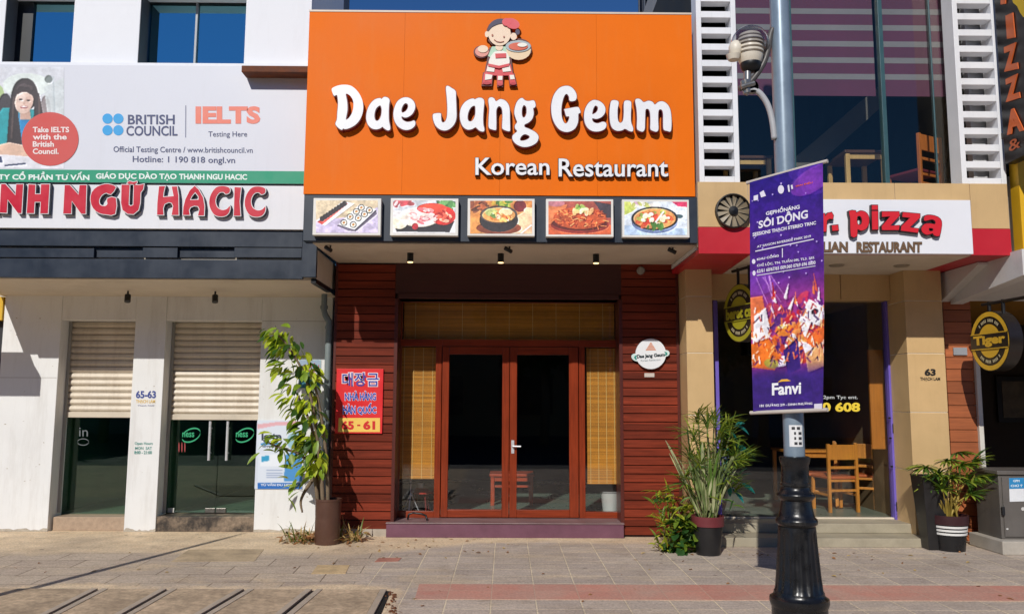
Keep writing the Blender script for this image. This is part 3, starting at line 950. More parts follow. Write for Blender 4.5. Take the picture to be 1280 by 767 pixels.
# joinery
YD = 10.25
WOOD = wood_mat('varnished_red_wood', (132, 50, 22), 0, 'z', 0.32, 0.32, 0, 0.2, 0.3)
WOODX = wood_mat('varnished_red_rail', (132, 50, 22), 0, 'x', 0.32, 0.32, 0, 0.2, 0.3)
CLEAR = glass_mat('shop_glass', (0.965, 0.975, 0.97), 0.045, ripple=0.02)
def X(px, Y=YD, py=540): return P(px, py, Y)[0]
def Z(py, Y=YD, px=640): return P(px, py, Y)[1]
zfl = 0.173
fr = MB()
fr.box(X(494), X(551.5), YD + 0.0, YD + 0.09, Z(433), Z(424.5))
fr.box(X(551.5), X(723.5), YD + 0.0, YD + 0.09, Z(433), Z(424.5))
fr.box(X(723.5), X(777), YD, YD + 0.09, Z(433), Z(424.5))
fr.box(X(494), X(777), YD, YD + 0.09, Z(378, YD), zH + 0.02)
jf = fr.build('transom_frame', WOODX, resto, bevel=0.003)
for a, c in ((494, 499.5), (543.5, 551), (724, 731.5), (771, 777)):
    MB().box(X(a), X(c), YD + 0.001, YD + 0.089, zfl, Z(433)).build('door_jamb', WOOD, resto, bevel=0.004)
for a, c in ((494, 500), (771.5, 777)):
    MB().box(X(a), X(c), YD + 0.001, YD + 0.089, Z(424.5), Z(378)).build('transom_jamb', WOOD, resto, bevel=0.004)
tp = MB().box(X(500), X(771.5), YD + 0.04, YD + 0.048, Z(424.5), Z(378)).build('transom_pane', CLEAR, resto)
for a, c in ((499.5, 543.5), (731.5, 771)):
    wm = MB(); wm.box(X(a), X(c), YD + 0.004, YD + 0.085, zfl, Z(639))
    win = wm.build('side_window', WOODX, resto, bevel=0.003)
    MB().box(X(a), X(c), YD + 0.04, YD + 0.048, Z(639), Z(433)).build('pane', CLEAR, win)
def leaf_door(a, b1, b2, c, handle_px):
    d = MB()
    d.box(X(a), X(b1), YD - 0.012, YD + 0.04, zfl + 0.008, Z(433.5))
    d.box(X(b2), X(c), YD - 0.012, YD + 0.04, zfl + 0.008, Z(433.5))
    dr = d.build('door', WOOD, resto, bevel=0.004)
    MB().box(X(b1) + 0.001, X(b2) - 0.001, YD - 0.01, YD + 0.038, zfl + 0.008, Z(636.5)).build('bottom_rail', WOODX, dr, bevel=0.004)
    MB().box(X(b1) + 0.001, X(b2) - 0.001, YD - 0.01, YD + 0.038, Z(443), Z(433.5)).build('top_rail', WOODX, dr, bevel=0.004)
    MB().box(X(b1) + 0.001, X(b2) - 0.001, YD + 0.012, YD + 0.02, Z(637), Z(442)).build('pane', CLEAR, dr)
    if handle_px:
        h = MB(); xh = X(handle_px); zh = Z(557)
        h.box(xh - 0.018, xh + 0.018, YD - 0.02, YD - 0.013, zh - 0.09, zh + 0.07)
        h.tube([(xh, YD - 0.02, zh), (xh, YD - 0.06, zh), (xh + 0.10, YD - 0.062, zh - 0.003)], 0.011, 10)
        h.build('handle', ALU, dr, bevel=0.002)
leaf_door(552, 560.5, 627.5, 636.3, None)
leaf_door(637, 646, 711.5, 723, 641)

# room
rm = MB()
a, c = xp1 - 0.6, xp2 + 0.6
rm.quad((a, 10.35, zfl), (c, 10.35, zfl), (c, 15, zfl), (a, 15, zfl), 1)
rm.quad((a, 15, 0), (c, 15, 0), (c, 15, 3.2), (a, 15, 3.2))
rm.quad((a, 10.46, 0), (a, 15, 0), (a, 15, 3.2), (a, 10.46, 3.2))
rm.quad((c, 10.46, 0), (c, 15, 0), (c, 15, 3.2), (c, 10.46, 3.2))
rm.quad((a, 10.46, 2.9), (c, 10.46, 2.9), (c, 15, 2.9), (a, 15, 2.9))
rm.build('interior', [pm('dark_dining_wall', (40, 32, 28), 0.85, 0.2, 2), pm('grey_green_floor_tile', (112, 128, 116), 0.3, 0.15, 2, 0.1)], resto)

# grey parts of buildings standing behind
rb = MB().pbox(393, -70, 421, 40, 13.5, 1.0).build('rear_wall', pm('grey_concrete', (104, 104, 108), 0.8, 0.1, 2), None)
tag(rb, 'narrow grey concrete wall showing behind the top left corner of the orange sign', 'wall')
rb = thing('rear_building', 'pale grey building showing behind the top right corner of the orange sign', 'building', (3.1, 13, 0))
MB().pbox(838, -90, 900, 60, 13.0, 1.0).build('wall', pm('pale_concrete', (170, 172, 176), 0.8, 0.08, 2), rb)
mm = MB()
for px in range(797, 838, 7): mm.pbox(px, -90, px + 3.2, 60, 13.1, 0.06)
mm.pbox(797, -90, 838, 60, 13.4, 0.05, 1)
mm.build('railing', [pm('dark_rail', (70, 76, 86), 0.5), pm('dark_gap', (40, 46, 58), 0.8)], rb)

# drainpipe
x0 = P(408.5, 500, 9.97)[0]
dp = MB()
Yd = 9.97
pz = lambda py: P(408, py, Yd)[1]
xt = P(405.5, 370, Yd)[0]
dp.tube([(xt, Yd, pz(356)), (xt, Yd, pz(388)), (xt + 0.015, Yd, pz(393)), (x0, Yd, pz(402)), (x0, Yd, pz(408)), (x0, Yd, 0.25)], [0.035, 0.035, 0.037, 0.04, 0.04, 0.04], 14)
for py in (384, 409, 480, 560): dp.tube([(x0 if py > 400 else xt, Yd, pz(py) - 0.02), (x0 if py > 400 else xt, Yd, pz(py) + 0.02)], 0.046, 14)
dpo = dp.build('drainpipe', pm('grey_green_pipe', (118, 128, 128), 0.5, 0.1, 3, 0.06, 60, dirt_or_sheen=0.4), None, smooth='auto')
tag(dpo, 'grey downpipe running down the seam between the white pier and the red planks', 'drainpipe')

# ================================================================== PIZZA BUILDING (right)
TAN = pm('tan_stone_tile', (206, 172, 122), 0.45, 0.06, 3, 0.05, 80, dirt_or_sheen=0.22, dirt_or_sheen_rgb=(140, 110, 76), streak=True)
GROUT = pm('pale_grout', (232, 222, 200), 0.8)
REDP = pm('red_panel', (190, 34, 46), 0.4, 0.06, 2, 0.04, 70, dirt_or_sheen=0.15, dirt_or_sheen_rgb=(120, 30, 36))
YP, YFA, YGL = 9.55, 8.5, 10.05
pizza = thing('pizza_building', 'tan tiled pizza restaurant with a glass front, red canopy band and glazed upper floor', 'building', (4.3, 9.55, 0))
def XP(px, Y=YP, py=540): return P(px, py, Y)[0]
def ZP(py, Y=YP, px=1000): return P(px, py, Y)[1]
zc = ZP(318, YFA, 1100)
zi = ZP(347, 9.9, 1060)
def tiles(x0, x1, y0, y1, joints, z1, name):
    """a pier clad in big tiles with pale joints"""
    m = MB(); zs = [0] + joints + [z1]
    for a, c in zip(zs[:-1], zs[1:]):
        m.box(x0, x1, y0, y1, a + (0.004 if a else 0), c - 0.004)
    o = m.build(name, TAN, pizza, bevel=0.003)
    MB().box(x0 + 0.006, x1 - 0.006, y0 + 0.006, y1 - 0.006, 0.004, z1 - 0.005).build('grout', GROUT, o)
xl0, xl1 = xp3 + 0.012, XP(894)
tiles(xl0, xl1, YP, YGL + 0.1, [ZP(598), ZP(519), ZP(441.5), ZP(371)], zi + 0.3, 'pier')
xr0, xr1 = XP(1139), XP(1186.5)
tiles(xr0, xr1, YP, YGL + 0.1, [ZP(588, px=1160), ZP(515, px=1160), ZP(441.5, px=1160), ZP(376, px=1160)], zi + 0.3, 'pier')
# tiled beam over the door
bm2 = MB()
zb0 = ZP(375, 9.95)
for a, c in ((xl1 + 0.004, XP(1056, 9.95) - 0.004), (XP(1056, 9.95) + 0.004, xr0 - 0.004)):
    bm2.box(a, c, 9.9, YGL + 0.1, zb0, zi + 0.3)
bm2.build('door_beam', TAN, pizza, bevel=0.003)
# canopy
xf0, xf1 = P(873, 290, YFA)[0], P(1263, 290, YFA)[0]
m = MB()
xj = [xf0, P(935, 250, YFA)[0], P(1119, 250, YFA)[0], P(1213, 250, YFA)[0], xf1]
ztf = P(1000, 228, YFA)[1]; zrd = P(1000, 284.5, YFA)[1]
for a, c in zip(xj[:-1], xj[1:]):
    m.box(a + 0.003, c - 0.003, YFA, YFA + 0.1, zrd + 0.003, ztf)
m.build('parapet', TAN, pizza, bevel=0.003)
MB().box(xf0 + 0.002, xf1 - 0.002, YFA + 0.012, YP + 0.4, zrd - 0.2, ztf - 0.012).build('parapet_core', pm('pale_core', (196, 186, 166), 0.8), pizza)
MB().box(xf0, xf1, YFA - 0.004, YFA + 0.03, zc - 0.002, zrd).build('red_band', REDP, pizza, bevel=0.003)
xs0, xs1 = P(1000, 330, 9.0)[0], P(1143, 345, 9.85)[0]
so = MB()
so.slab([(xf0 + 0.003, YFA + 0.03), (P(940, 318, YFA)[0], YFA + 0.03), (P(905, 345, 9.85)[0], YP + 0.5), (xf0 + 0.003, YP + 0.5)], zc, zc + 0.05, 1)
so.slab([(P(940, 318, YFA)[0] + 0.004, YFA + 0.03), (P(1218, 318, YFA)[0], YFA + 0.03), (xs1, YP + 0.5), (P(905, 345, 9.85)[0] + 0.004, YP + 0.5)], zc + 0.003, zc + 0.05, 0)
so.slab([(P(1218, 318, YFA)[0] + 0.004, YFA + 0.03), (xf1 - 0.003, YFA + 0.03), (xf1 - 0.003, YP + 0.5), (xs1 + 0.004, YP + 0.5)], zc, zc + 0.05, 1)
so.build('soffit', [CREAM, REDP], pizza)
for px in (1046, 1127):
    x = P(px, 335, 9.2)[0]
    MB().lathe([(0.0, -0.012), (0.07, -0.012), (0.085, -0.004), (0.085, 0.004)], (x, 9.2, zc - 0.001), 22).build('recessed_lamp', pm('lamp_ring', (150, 140, 124), 0.5), pizza)
# steps
STONE = pm('grey_green_stone', (168, 158, 136), 0.6, 0.12, 4, 0.15, 90, dirt_or_sheen=0.5, dirt_or_sheen_rgb=(84, 78, 66))
xst1 = P(1170, 675, 9.3)[0]
MB().box(xl1 - 0.15, xst1, 9.3, YGL + 0.3, 0, 0.098).build('step', STONE, pizza, bevel=0.006)
MB().box(xl1 - 0.14, xr0 + 0.1, 9.66, YGL + 0.3, 0.099, 0.205).build('step', STONE, pizza, bevel=0.006)
# glass front
TINT = glass_mat('pizza_front_glass', (0.95, 0.97, 0.965), 0.045, ripple=0.02)
zth = 0.225
xg0, xg1 = P(899, 520, YGL)[0], P(1110.5, 520, YGL)[0]
MB().box(xg0, xg1, YGL - 0.03, YGL + 0.05, 0.206, zth).build('threshold', pm('pale_marble', (216, 204, 184), 0.4, 0.06), pizza, bevel=0.003)
PUR = pm('violet_frame', (112, 94, 186), 0.45, 0.06, 4, 0.05, 60, dirt_or_sheen=0.2, dirt_or_sheen_rgb=(70, 60, 120))
fm = MB()
MB().box(P(893.5, 520, YGL)[0], xg0, YGL - 0.04, YGL + 0.04, 0.206, zb0).build('door_frame', PUR, pizza, bevel=0.004)
fm.box(xg1, P(1123, 520, YGL)[0], YGL - 0.06, YGL + 0.05, 0.206, zb0)
vf = fm.build('door_frame', PUR, pizza, bevel=0.004)
lk = MB(); xk = P(1117, 535, YGL - 0.06)[0]
for py in (535, 632): 
    zz = P(1117, py, YGL)[1]; lk.box(xk - 0.014, xk + 0.014, YGL - 0.066, YGL - 0.0605, zz - 0.055, zz + 0.055)
for py in (522, 547, 582):
    zz = P(1112, py, YGL)[1]; lk.tube([(xk - 0.05, YGL - 0.06, zz), (xk - 0.05, YGL - 0.085, zz)], 0.012, 8)
lk.build('latch', BLACK, vf)
xgm = [xg0, P(1003, 520, YGL)[0], P(1088, 520, YGL)[0], xg1]
zg2 = P(1000, 375.5, YGL)[1]
for a, c in zip(xgm[:-1], xgm[1:]):
    MB().box(a + 0.003, c - 0.003, YGL, YGL + 0.012, zth, zg2).build('glass_panel', TINT, pizza)
mk = MB(); PGZ = front(YGL - 0.003)
words_on(mk, '0905 840 608', (960, 502.5, 1075, 514.5), PGZ, 0.003, 0, 0.04)
mk.build('phone_number', flat((236, 206, 60)), pizza)
mk = MB(); words_on(mk, '2pm Tyc ent.', (1029, 494, 1072, 499.5), PGZ, 0.003, 0, 0.01)
mk.build('small_lettering', flat((200, 204, 204)), pizza)
PPR = front(YP)
mk = MB(); words_on(mk, '63', (1155.5, 460.5, 1169.5, 469.5), PPR, 0.004, 0, 0.05)
words_on(mk, 'THẠCH LAM', (1150, 471, 1175, 476.5), PPR, 0.004, 0, 0.03)
mk.build('house_number', flat((26, 22, 20)), pizza)
# room
rm = MB()
a, c = xl1 - 0.1, xr0 + 0.1
rm.quad((a, YGL + 0.02, 0.207), (c, YGL + 0.02, 0.207), (c, 15, 0.207), (a, 15, 0.207), 1)
rm.quad((a, 15, 0), (c, 15, 0), (c, 15, 3.2), (a, 15, 3.2))
rm.quad((a, YGL + 0.11, 0), (a, 15, 0), (a, 15, 3.2), (a, YGL + 0.11, 3.2))
rm.quad((c, YGL + 0.11, 0), (c, 15, 0), (c, 15, 3.2), (c, YGL + 0.11, 3.2))
rm.quad((a, YGL + 0.11, zg2 + 0.05), (c, YGL + 0.11, zg2 + 0.05), (c, 15, zg2 + 0.05), (a, 15, zg2 + 0.05))
rm.box(c - 1.2, c - 0.9, 12.2, 12.5, zg2 - 0.55, zg2 - 0.1, 2)
rm.build('interior', [pm('brown_room_paint', (120, 98, 70), 0.8, 0.2, 2), pm('green_grey_tile', (122, 130, 116), 0.35, 0.12, 3), BLACK], pizza)
# upper floor: glazing, parapet already built
YUG = 8.82
xu0, xu1 = P(874, 110, YUG)[0], P(1250, 110, YUG)[0]
zu1 = ztf + 3.4
UPG = glass_mat('upper_floor_glass', (0.90, 0.93, 0.92), 0.045, (1.0, 0.88, 0.72), ripple=0.03)
GREENALU = pm('teal_mullion', (52, 86, 92), 0.4, 0.1, 4)
mxs = [P(p, 110, YUG)[0] for p in (919, 989, 1103.5, 1166, 1196)]
for a, c in zip(mxs[:-1], mxs[1:]):
    if c - a > 0.05: MB().box(a + 0.01, c - 0.01, YUG, YUG + 0.01, ztf - 0.05, zu1).build('upper_pane', UPG, pizza)
mu = MB()
for q, xx in enumerate(mxs[1:3]): mu.box(xx - 0.03, xx + 0.018, YUG - 0.03, YUG + 0.05, ztf - 0.05, zu1)
mu.box(mxs[3] - 0.008, mxs[3] + 0.008, YUG - 0.01, YUG + 0.03, ztf - 0.05, zu1)
mu.build('upper_mullion', GREENALU, pizza, bevel=0.003)
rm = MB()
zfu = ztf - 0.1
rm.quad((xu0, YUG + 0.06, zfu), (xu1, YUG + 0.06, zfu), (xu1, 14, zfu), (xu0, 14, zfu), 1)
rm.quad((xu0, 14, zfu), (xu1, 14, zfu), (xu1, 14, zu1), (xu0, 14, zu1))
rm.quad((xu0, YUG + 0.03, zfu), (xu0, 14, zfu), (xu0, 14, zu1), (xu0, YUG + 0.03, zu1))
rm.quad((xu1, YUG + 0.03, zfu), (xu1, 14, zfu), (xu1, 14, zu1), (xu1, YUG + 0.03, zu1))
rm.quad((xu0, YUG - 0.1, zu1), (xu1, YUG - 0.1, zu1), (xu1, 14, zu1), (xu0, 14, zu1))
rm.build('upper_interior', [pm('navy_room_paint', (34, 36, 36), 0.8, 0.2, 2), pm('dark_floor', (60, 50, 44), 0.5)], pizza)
m = MB(); q_ = [P(*p, 9.7) for p in ((960, 226), (1000, 226), (1108, 128), (1108, 100))]
m.prism(q_, 9.7, 10.6); m.build('slanting_slab', pm('grey_slab', (112, 104, 98), 0.8, 0.1, 2), pizza)  # slanting grey slab added as the pale diagonal behind the upper panes
MB().box(xu0, xu1, YUG + 0.3, 14.2, zu1 + 0.01, zu1 + 0.4).build('roof', pm('roof_slab', (150, 150, 150), 0.8), pizza)
# striped roller blinds behind the panes
MAR, GRY = pm('maroon_blind', (108, 56, 82), 0.8, 0.12, 2), pm('grey_blind', (146, 138, 142), 0.8, 0.1, 2)
def blind_striped(x0, x1, label, Yb=YUG + 0.1):
    zbt = P(1050, 120, Yb)[1]; pitch = P(1050, 100, Yb)[1] - P(1050, 120.6, Yb)[1]
    m = MB(); k = 0; z = zbt
    while z < zu1 - 0.2:
        m.box(x0, x1, Yb, Yb + 0.004, z, z + pitch * 0.34, 1 if k else 0); 
        m.box(x0, x1, Yb + 0.001, Yb + 0.005, z + pitch * 0.34, z + pitch, 0)
        z += pitch; k += 1
    o = m.build('roller_blind', [MAR, GRY], None)
    tag(o, label, 'blind', 'maroon striped blinds of the upper floor')
blind_striped(mxs[0], mxs[1] - 0.035, 'maroon striped blind in the narrow upper pane left of the street lamp pole')
blind_striped(mxs[1] + 0.022, mxs[2] - 0.035, 'maroon striped blind in the middle upper pane just right of the street lamp pole')
blind_striped(mxs[2] + 0.022, mxs[4], 'maroon striped blind in the upper pane nearest the black vertical pizza sign')

def louvre(pxa, pxb, label):
    """white box frame with flat horizontal blades"""
    Y0 = 8.56
    x0, x1 = P(pxa, 110, Y0)[0], P(pxb, 110, Y0)[0]
    t = thing('louvre_screen', label, 'screen', ((x0 + x1) / 2, Y0, ztf), 'white louvre screens of the upper floor')
    LW = pm('white_louvre_paint', (232, 232, 234), 0.5, 0.04, 3, 0.03, 60, dirt_or_sheen=0.2, dirt_or_sheen_rgb=(150, 146, 140), streak=True)
    f = MB()
    f.box(x0, x0 + 0.055, Y0, Y0 + 0.22, ztf + 0.002, zu1)
    f.box(x1 - 0.055, x1, Y0, Y0 + 0.22, ztf + 0.002, zu1)
    f.build('frame', LW, t, bevel=0.004)
    z = ztf + 0.004; pit = P(900, 100, Y0)[1] - P(900, 120.6, Y0)[1]
    s = MB()
    while z < zu1 - 0.1:
        s.box(x0 + 0.056, x1 - 0.056, Y0 + 0.004, Y0 + 0.13, z, z + pit * 0.40)
        z += pit
    s.build('blades', LW, t, bevel=0.004)
    return t
louvre(872, 922, 'white louvre screen standing between the orange sign and the street lamp pole')
l2 = louvre(1196, 1251, 'white louvre screen standing beside the black vertical pizza sign')
# wall and bracing seen between the blades of the right screen
m = MB()
xa, xb = P(1214, 110, 8.8)[0], P(1250, 110, 8.8)[0]
m.box(xa, xb + 0.1, 8.85, 8.95, ztf, zu1)
z = ztf + 0.03
while z < zu1 - 0.3:
    m.add([(xa + 0.02, 8.78, z), (xa + 0.1, 8.78, z), (xb, 8.78, z + 0.16), (xb - 0.08, 8.78, z + 0.16), (xa + 0.02, 8.84, z), (xa + 0.1, 8.84, z), (xb, 8.84, z + 0.16), (xb - 0.08, 8.84, z + 0.16)],
          [(0, 1, 2, 3), (4, 7, 6, 5), (0, 4, 5, 1), (3, 2, 6, 7), (0, 3, 7, 4), (1, 5, 6, 2)])
    z += 0.19
m.build('bracing', pm('grey_white_metal', (196, 196, 198), 0.6), l2)

# ================================================================== BAR BUILDING (far right)
bar = thing('bar_building', 'narrow bar front with orange brown boards, white concrete canopy and dark open doorway', 'building', (6.6, 9.7, 0))
YB = 9.72
ORW = wood_mat('orange_brown_boards', (164, 92, 52), 0.142, 'x', 0.55, 0.2, 0.18)
xb0, xb1 = P(1187.5, 540, YB)[0], P(1222, 540, YB)[0]
m = MB(); z = 0.0
while z < 3.0:
    m.box(xb0, xb1, YB + random.uniform(-.003, .003), YB + 0.03, z + 0.008, min(z + 0.142, 3.0)); z += 0.142
m.build('board_wall', ORW, bar)
MB().box(xb0, xb1, YB + 0.031, YB + 0.3, 0, 3.0).build('wall_core', pm('dark_brown_paint', (50, 34, 26), 0.7), bar)
MB().box(xb1 + 0.002, xb1 + 0.055, YB - 0.04, YB + 0.1, 0, P(1220, 420, YB)[1]).build('door_post', pm('white_post', (214, 208, 196), 0.5, 0.05, 4, dirt_or_sheen=0.3), bar, bevel=0.004)
pl = MB(); zz = P(1203, 439, YB)[1]
pl.box(P(1191, 439, YB)[0], P(1208, 439, YB)[0], YB - 0.02, YB - 0.002, zz - 0.045, zz + 0.045)
pl.build('meter_plate', pm('grey_plate', (150, 152, 156), 0.4), bar, bevel=0.003)
# white concrete canopy beam, sloping underside
zbk = P(1190, 378, 9.7)[1]
xq0 = P(1181, 350, 9.6)[0]
m = MB()
m.prism_x([(8.3, zc + 0.03), (8.3, zc - 0.24), (9.7, zbk - 0.02), (9.7, zc + 0.03)], xf1 - 0.02, xf1 + 0.12)
m.prism_x([(8.9, zc - 0.03), (9.75, zbk), (9.75, zc - 0.006), (8.9, zc - 0.006)], xq0, xf1 - 0.021)
m.prism_x([(8.6, zc + 0.9), (8.6, zc - 0.1), (9.7, zbk + 0.02), (9.7, zc + 0.9)], xf1 + 0.121, 10.5)
m.build('canopy', pm('white_concrete', (214, 212, 208), 0.7, 0.06, 2, 0.05, 60, dirt_or_sheen=0.2), bar)
m = MB()
m.box(xf1 + 0.02, 10.5, 8.7, 14, zc + 0.95, zc + 4.5)
m.build('upper_wall', pm('dark_upper_wall', (40, 38, 36), 0.7), bar)
MB().box(P(1272, 260, 8.5)[0], P(1272, 260, 8.5)[0] + 0.5, 8.45, 8.6, zc + 0.0, P(1275, 195, 8.5)[1]).build('yellow_panel', pm('yellow_panel', (226, 176, 30), 0.5), bar)
rm = MB()
a, c = xb1 - 0.05, 10.6
rm.quad((a, YB + 0.1, 0.02), (c, YB + 0.1, 0.02), (c, 13.5, 0.02), (a, 13.5, 0.02), 1)
rm.quad((a, 13.5, 0), (c, 13.5, 0), (c, 13.5, 3.2), (a, 13.5, 3.2))
rm.quad((a, YB + 0.3, 0), (a, 13.5, 0), (a, 13.5, 3.2), (a, YB + 0.3, 3.2))
rm.quad((c, YB, 0), (c, 13.5, 0), (c, 13.5, 3.2), (c, YB, 3.2))
rm.quad((a, YB + 0.05, zbk + 0.1), (c, YB + 0.05, zbk + 0.1), (c, 13.5, zbk + 0.1), (a, 13.5, zbk + 0.1), 2)
rm.build('interior', [pm('dark_bar_wall', (52, 42, 34), 0.8, 0.2, 2), pm('dark_bar_floor', (58, 50, 44), 0.5), pm('ochre_ceiling', (170, 120, 40), 0.7)], bar)

# ================================================================== off-frame neighbours that only show by an edge or a shadow
nb = thing('neighbour_shop', 'yellow edged neighbouring shop just showing at the left edge', 'building', (-7.5, 10.2, 0))
YEL = pm('yellow_trim', (214, 170, 40), 0.5)
MB().box(-9.5, xA0 - 0.012, YW - 0.02, YW + 0.2, P(0, 400, YW)[1], P(0, 371, YW)[1]).build('yellow_band', YEL, nb)
MB().box(-9.5, xA0 - 0.012, YW + 0.1, YW + 0.4, 0, P(0, 400, YW)[1] - 0.01).build('shop_front', pm('dark_shop_front', (40, 40, 44), 0.5), nb)
MB().box(-16, xA0 - 0.014, YW + 0.3, 14, P(0, 371, YW)[1] + 0.005, 7.2).build('upper_wall', pm('neighbour_upper_render', (198, 190, 176), 0.8, 0.08, 1.5), nb)
MB().box(-16, -9.505, YW + 0.1, 14, 0, P(0, 371, YW)[1]).build('side_wall', pm('neighbour_lower_render', (150, 140, 126), 0.8, 0.08, 1.5), nb)
xe = P(52, 480, YW)[0]; zlow = P(30, 495, YW)[1]
dY = YW - 9.0
m = MB(); xr_ = xe - 0.3 * dY - 0.04
m.prism([(-9.5, zlow + 0.7 * dY), (xr_ + 0.03, zlow + 0.7 * dY), (xr_ + 0.03, zlow + 0.7 * dY + 0.22), (xr_ - 0.05, zlow + 0.7 * dY + 0.34), (xr_ - 0.12, zlow + 0.7 * dY + 0.5), (-9.5, zlow + 0.7 * dY + 0.5)], 9.0, 9.06)
m.build('awning_board', YEL, nb)

# ================================================================== SIGNS
def board(name, label, cat, px0, py0, px1, py1, Y, th, mat, part='board', bevel=0.004, group=None):
    (xa, za), (xb, zb_) = P(px0, py0, Y), P(px1, py1, Y)
    t = thing(name, label, cat, ((xa + xb) / 2, Y + th, zb_), group)
    MB().box(xa, xb, Y, Y + th, zb_, za).build(part, mat, t, bevel=bevel)
    return t

# ---- orange restaurant sign
ORANGE = pm('orange_panel', (236, 113, 10), 0.5, 0.06, 0.6, 0.03, 60, dirt_or_sheen=0.3, dirt_or_sheen_rgb=(228, 132, 62), streak=True, spec=0.12)  # lighter orange streaks paint the board's broad sheen into its colour
osn = thing('restaurant_sign', 'huge orange sign board with white bubble letters over the plank restaurant front', 'sign', (0, YO + 0.2, 3.9))
xa, za = P(387, 15, YO); xb, zb_ = P(869, 245.5, YO)
seams = [xa + (xb - xa) * k / 4 for k in range(5)]
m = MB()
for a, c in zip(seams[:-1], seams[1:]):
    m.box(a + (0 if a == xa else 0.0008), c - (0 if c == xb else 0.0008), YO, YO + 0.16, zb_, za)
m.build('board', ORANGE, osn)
MB().box(xa - 0.004, xb + 0.004, YO - 0.006, YO + 0.17, za + 0.001, za + 0.022).build('top_trim', pm('pale_trim', (214, 196, 176), 0.5), osn)
NAVYB = pm('navy_band', (36, 46, 60), 0.45, 0.15, 3, 0.05, 60, dirt_or_sheen=0.25, dirt_or_sheen_rgb=(60, 68, 78))
xa2, za2 = P(380.5, 245.8, YO + 0.02); xb2, zb2_ = P(872, 304, YO + 0.02)
MB().box(xa2, xb2, YO + 0.012, YO + 0.18, zb2_, zb_ - 0.002).build('lower_band', NAVYB, osn, bevel=0.004)
PO = front(YO)
LW_ = pm('white_letter_face', (238, 238, 240), 0.35, 0.02, 5, 0.02, 60)
LR_ = pm('dark_red_letter_side', (112, 26, 36), 0.45, 0.1, 6)
Z1, Z2, Z3 = ((410, 96), 9.583), ((530, 100), 7.667), ((680, 100), 7.758)
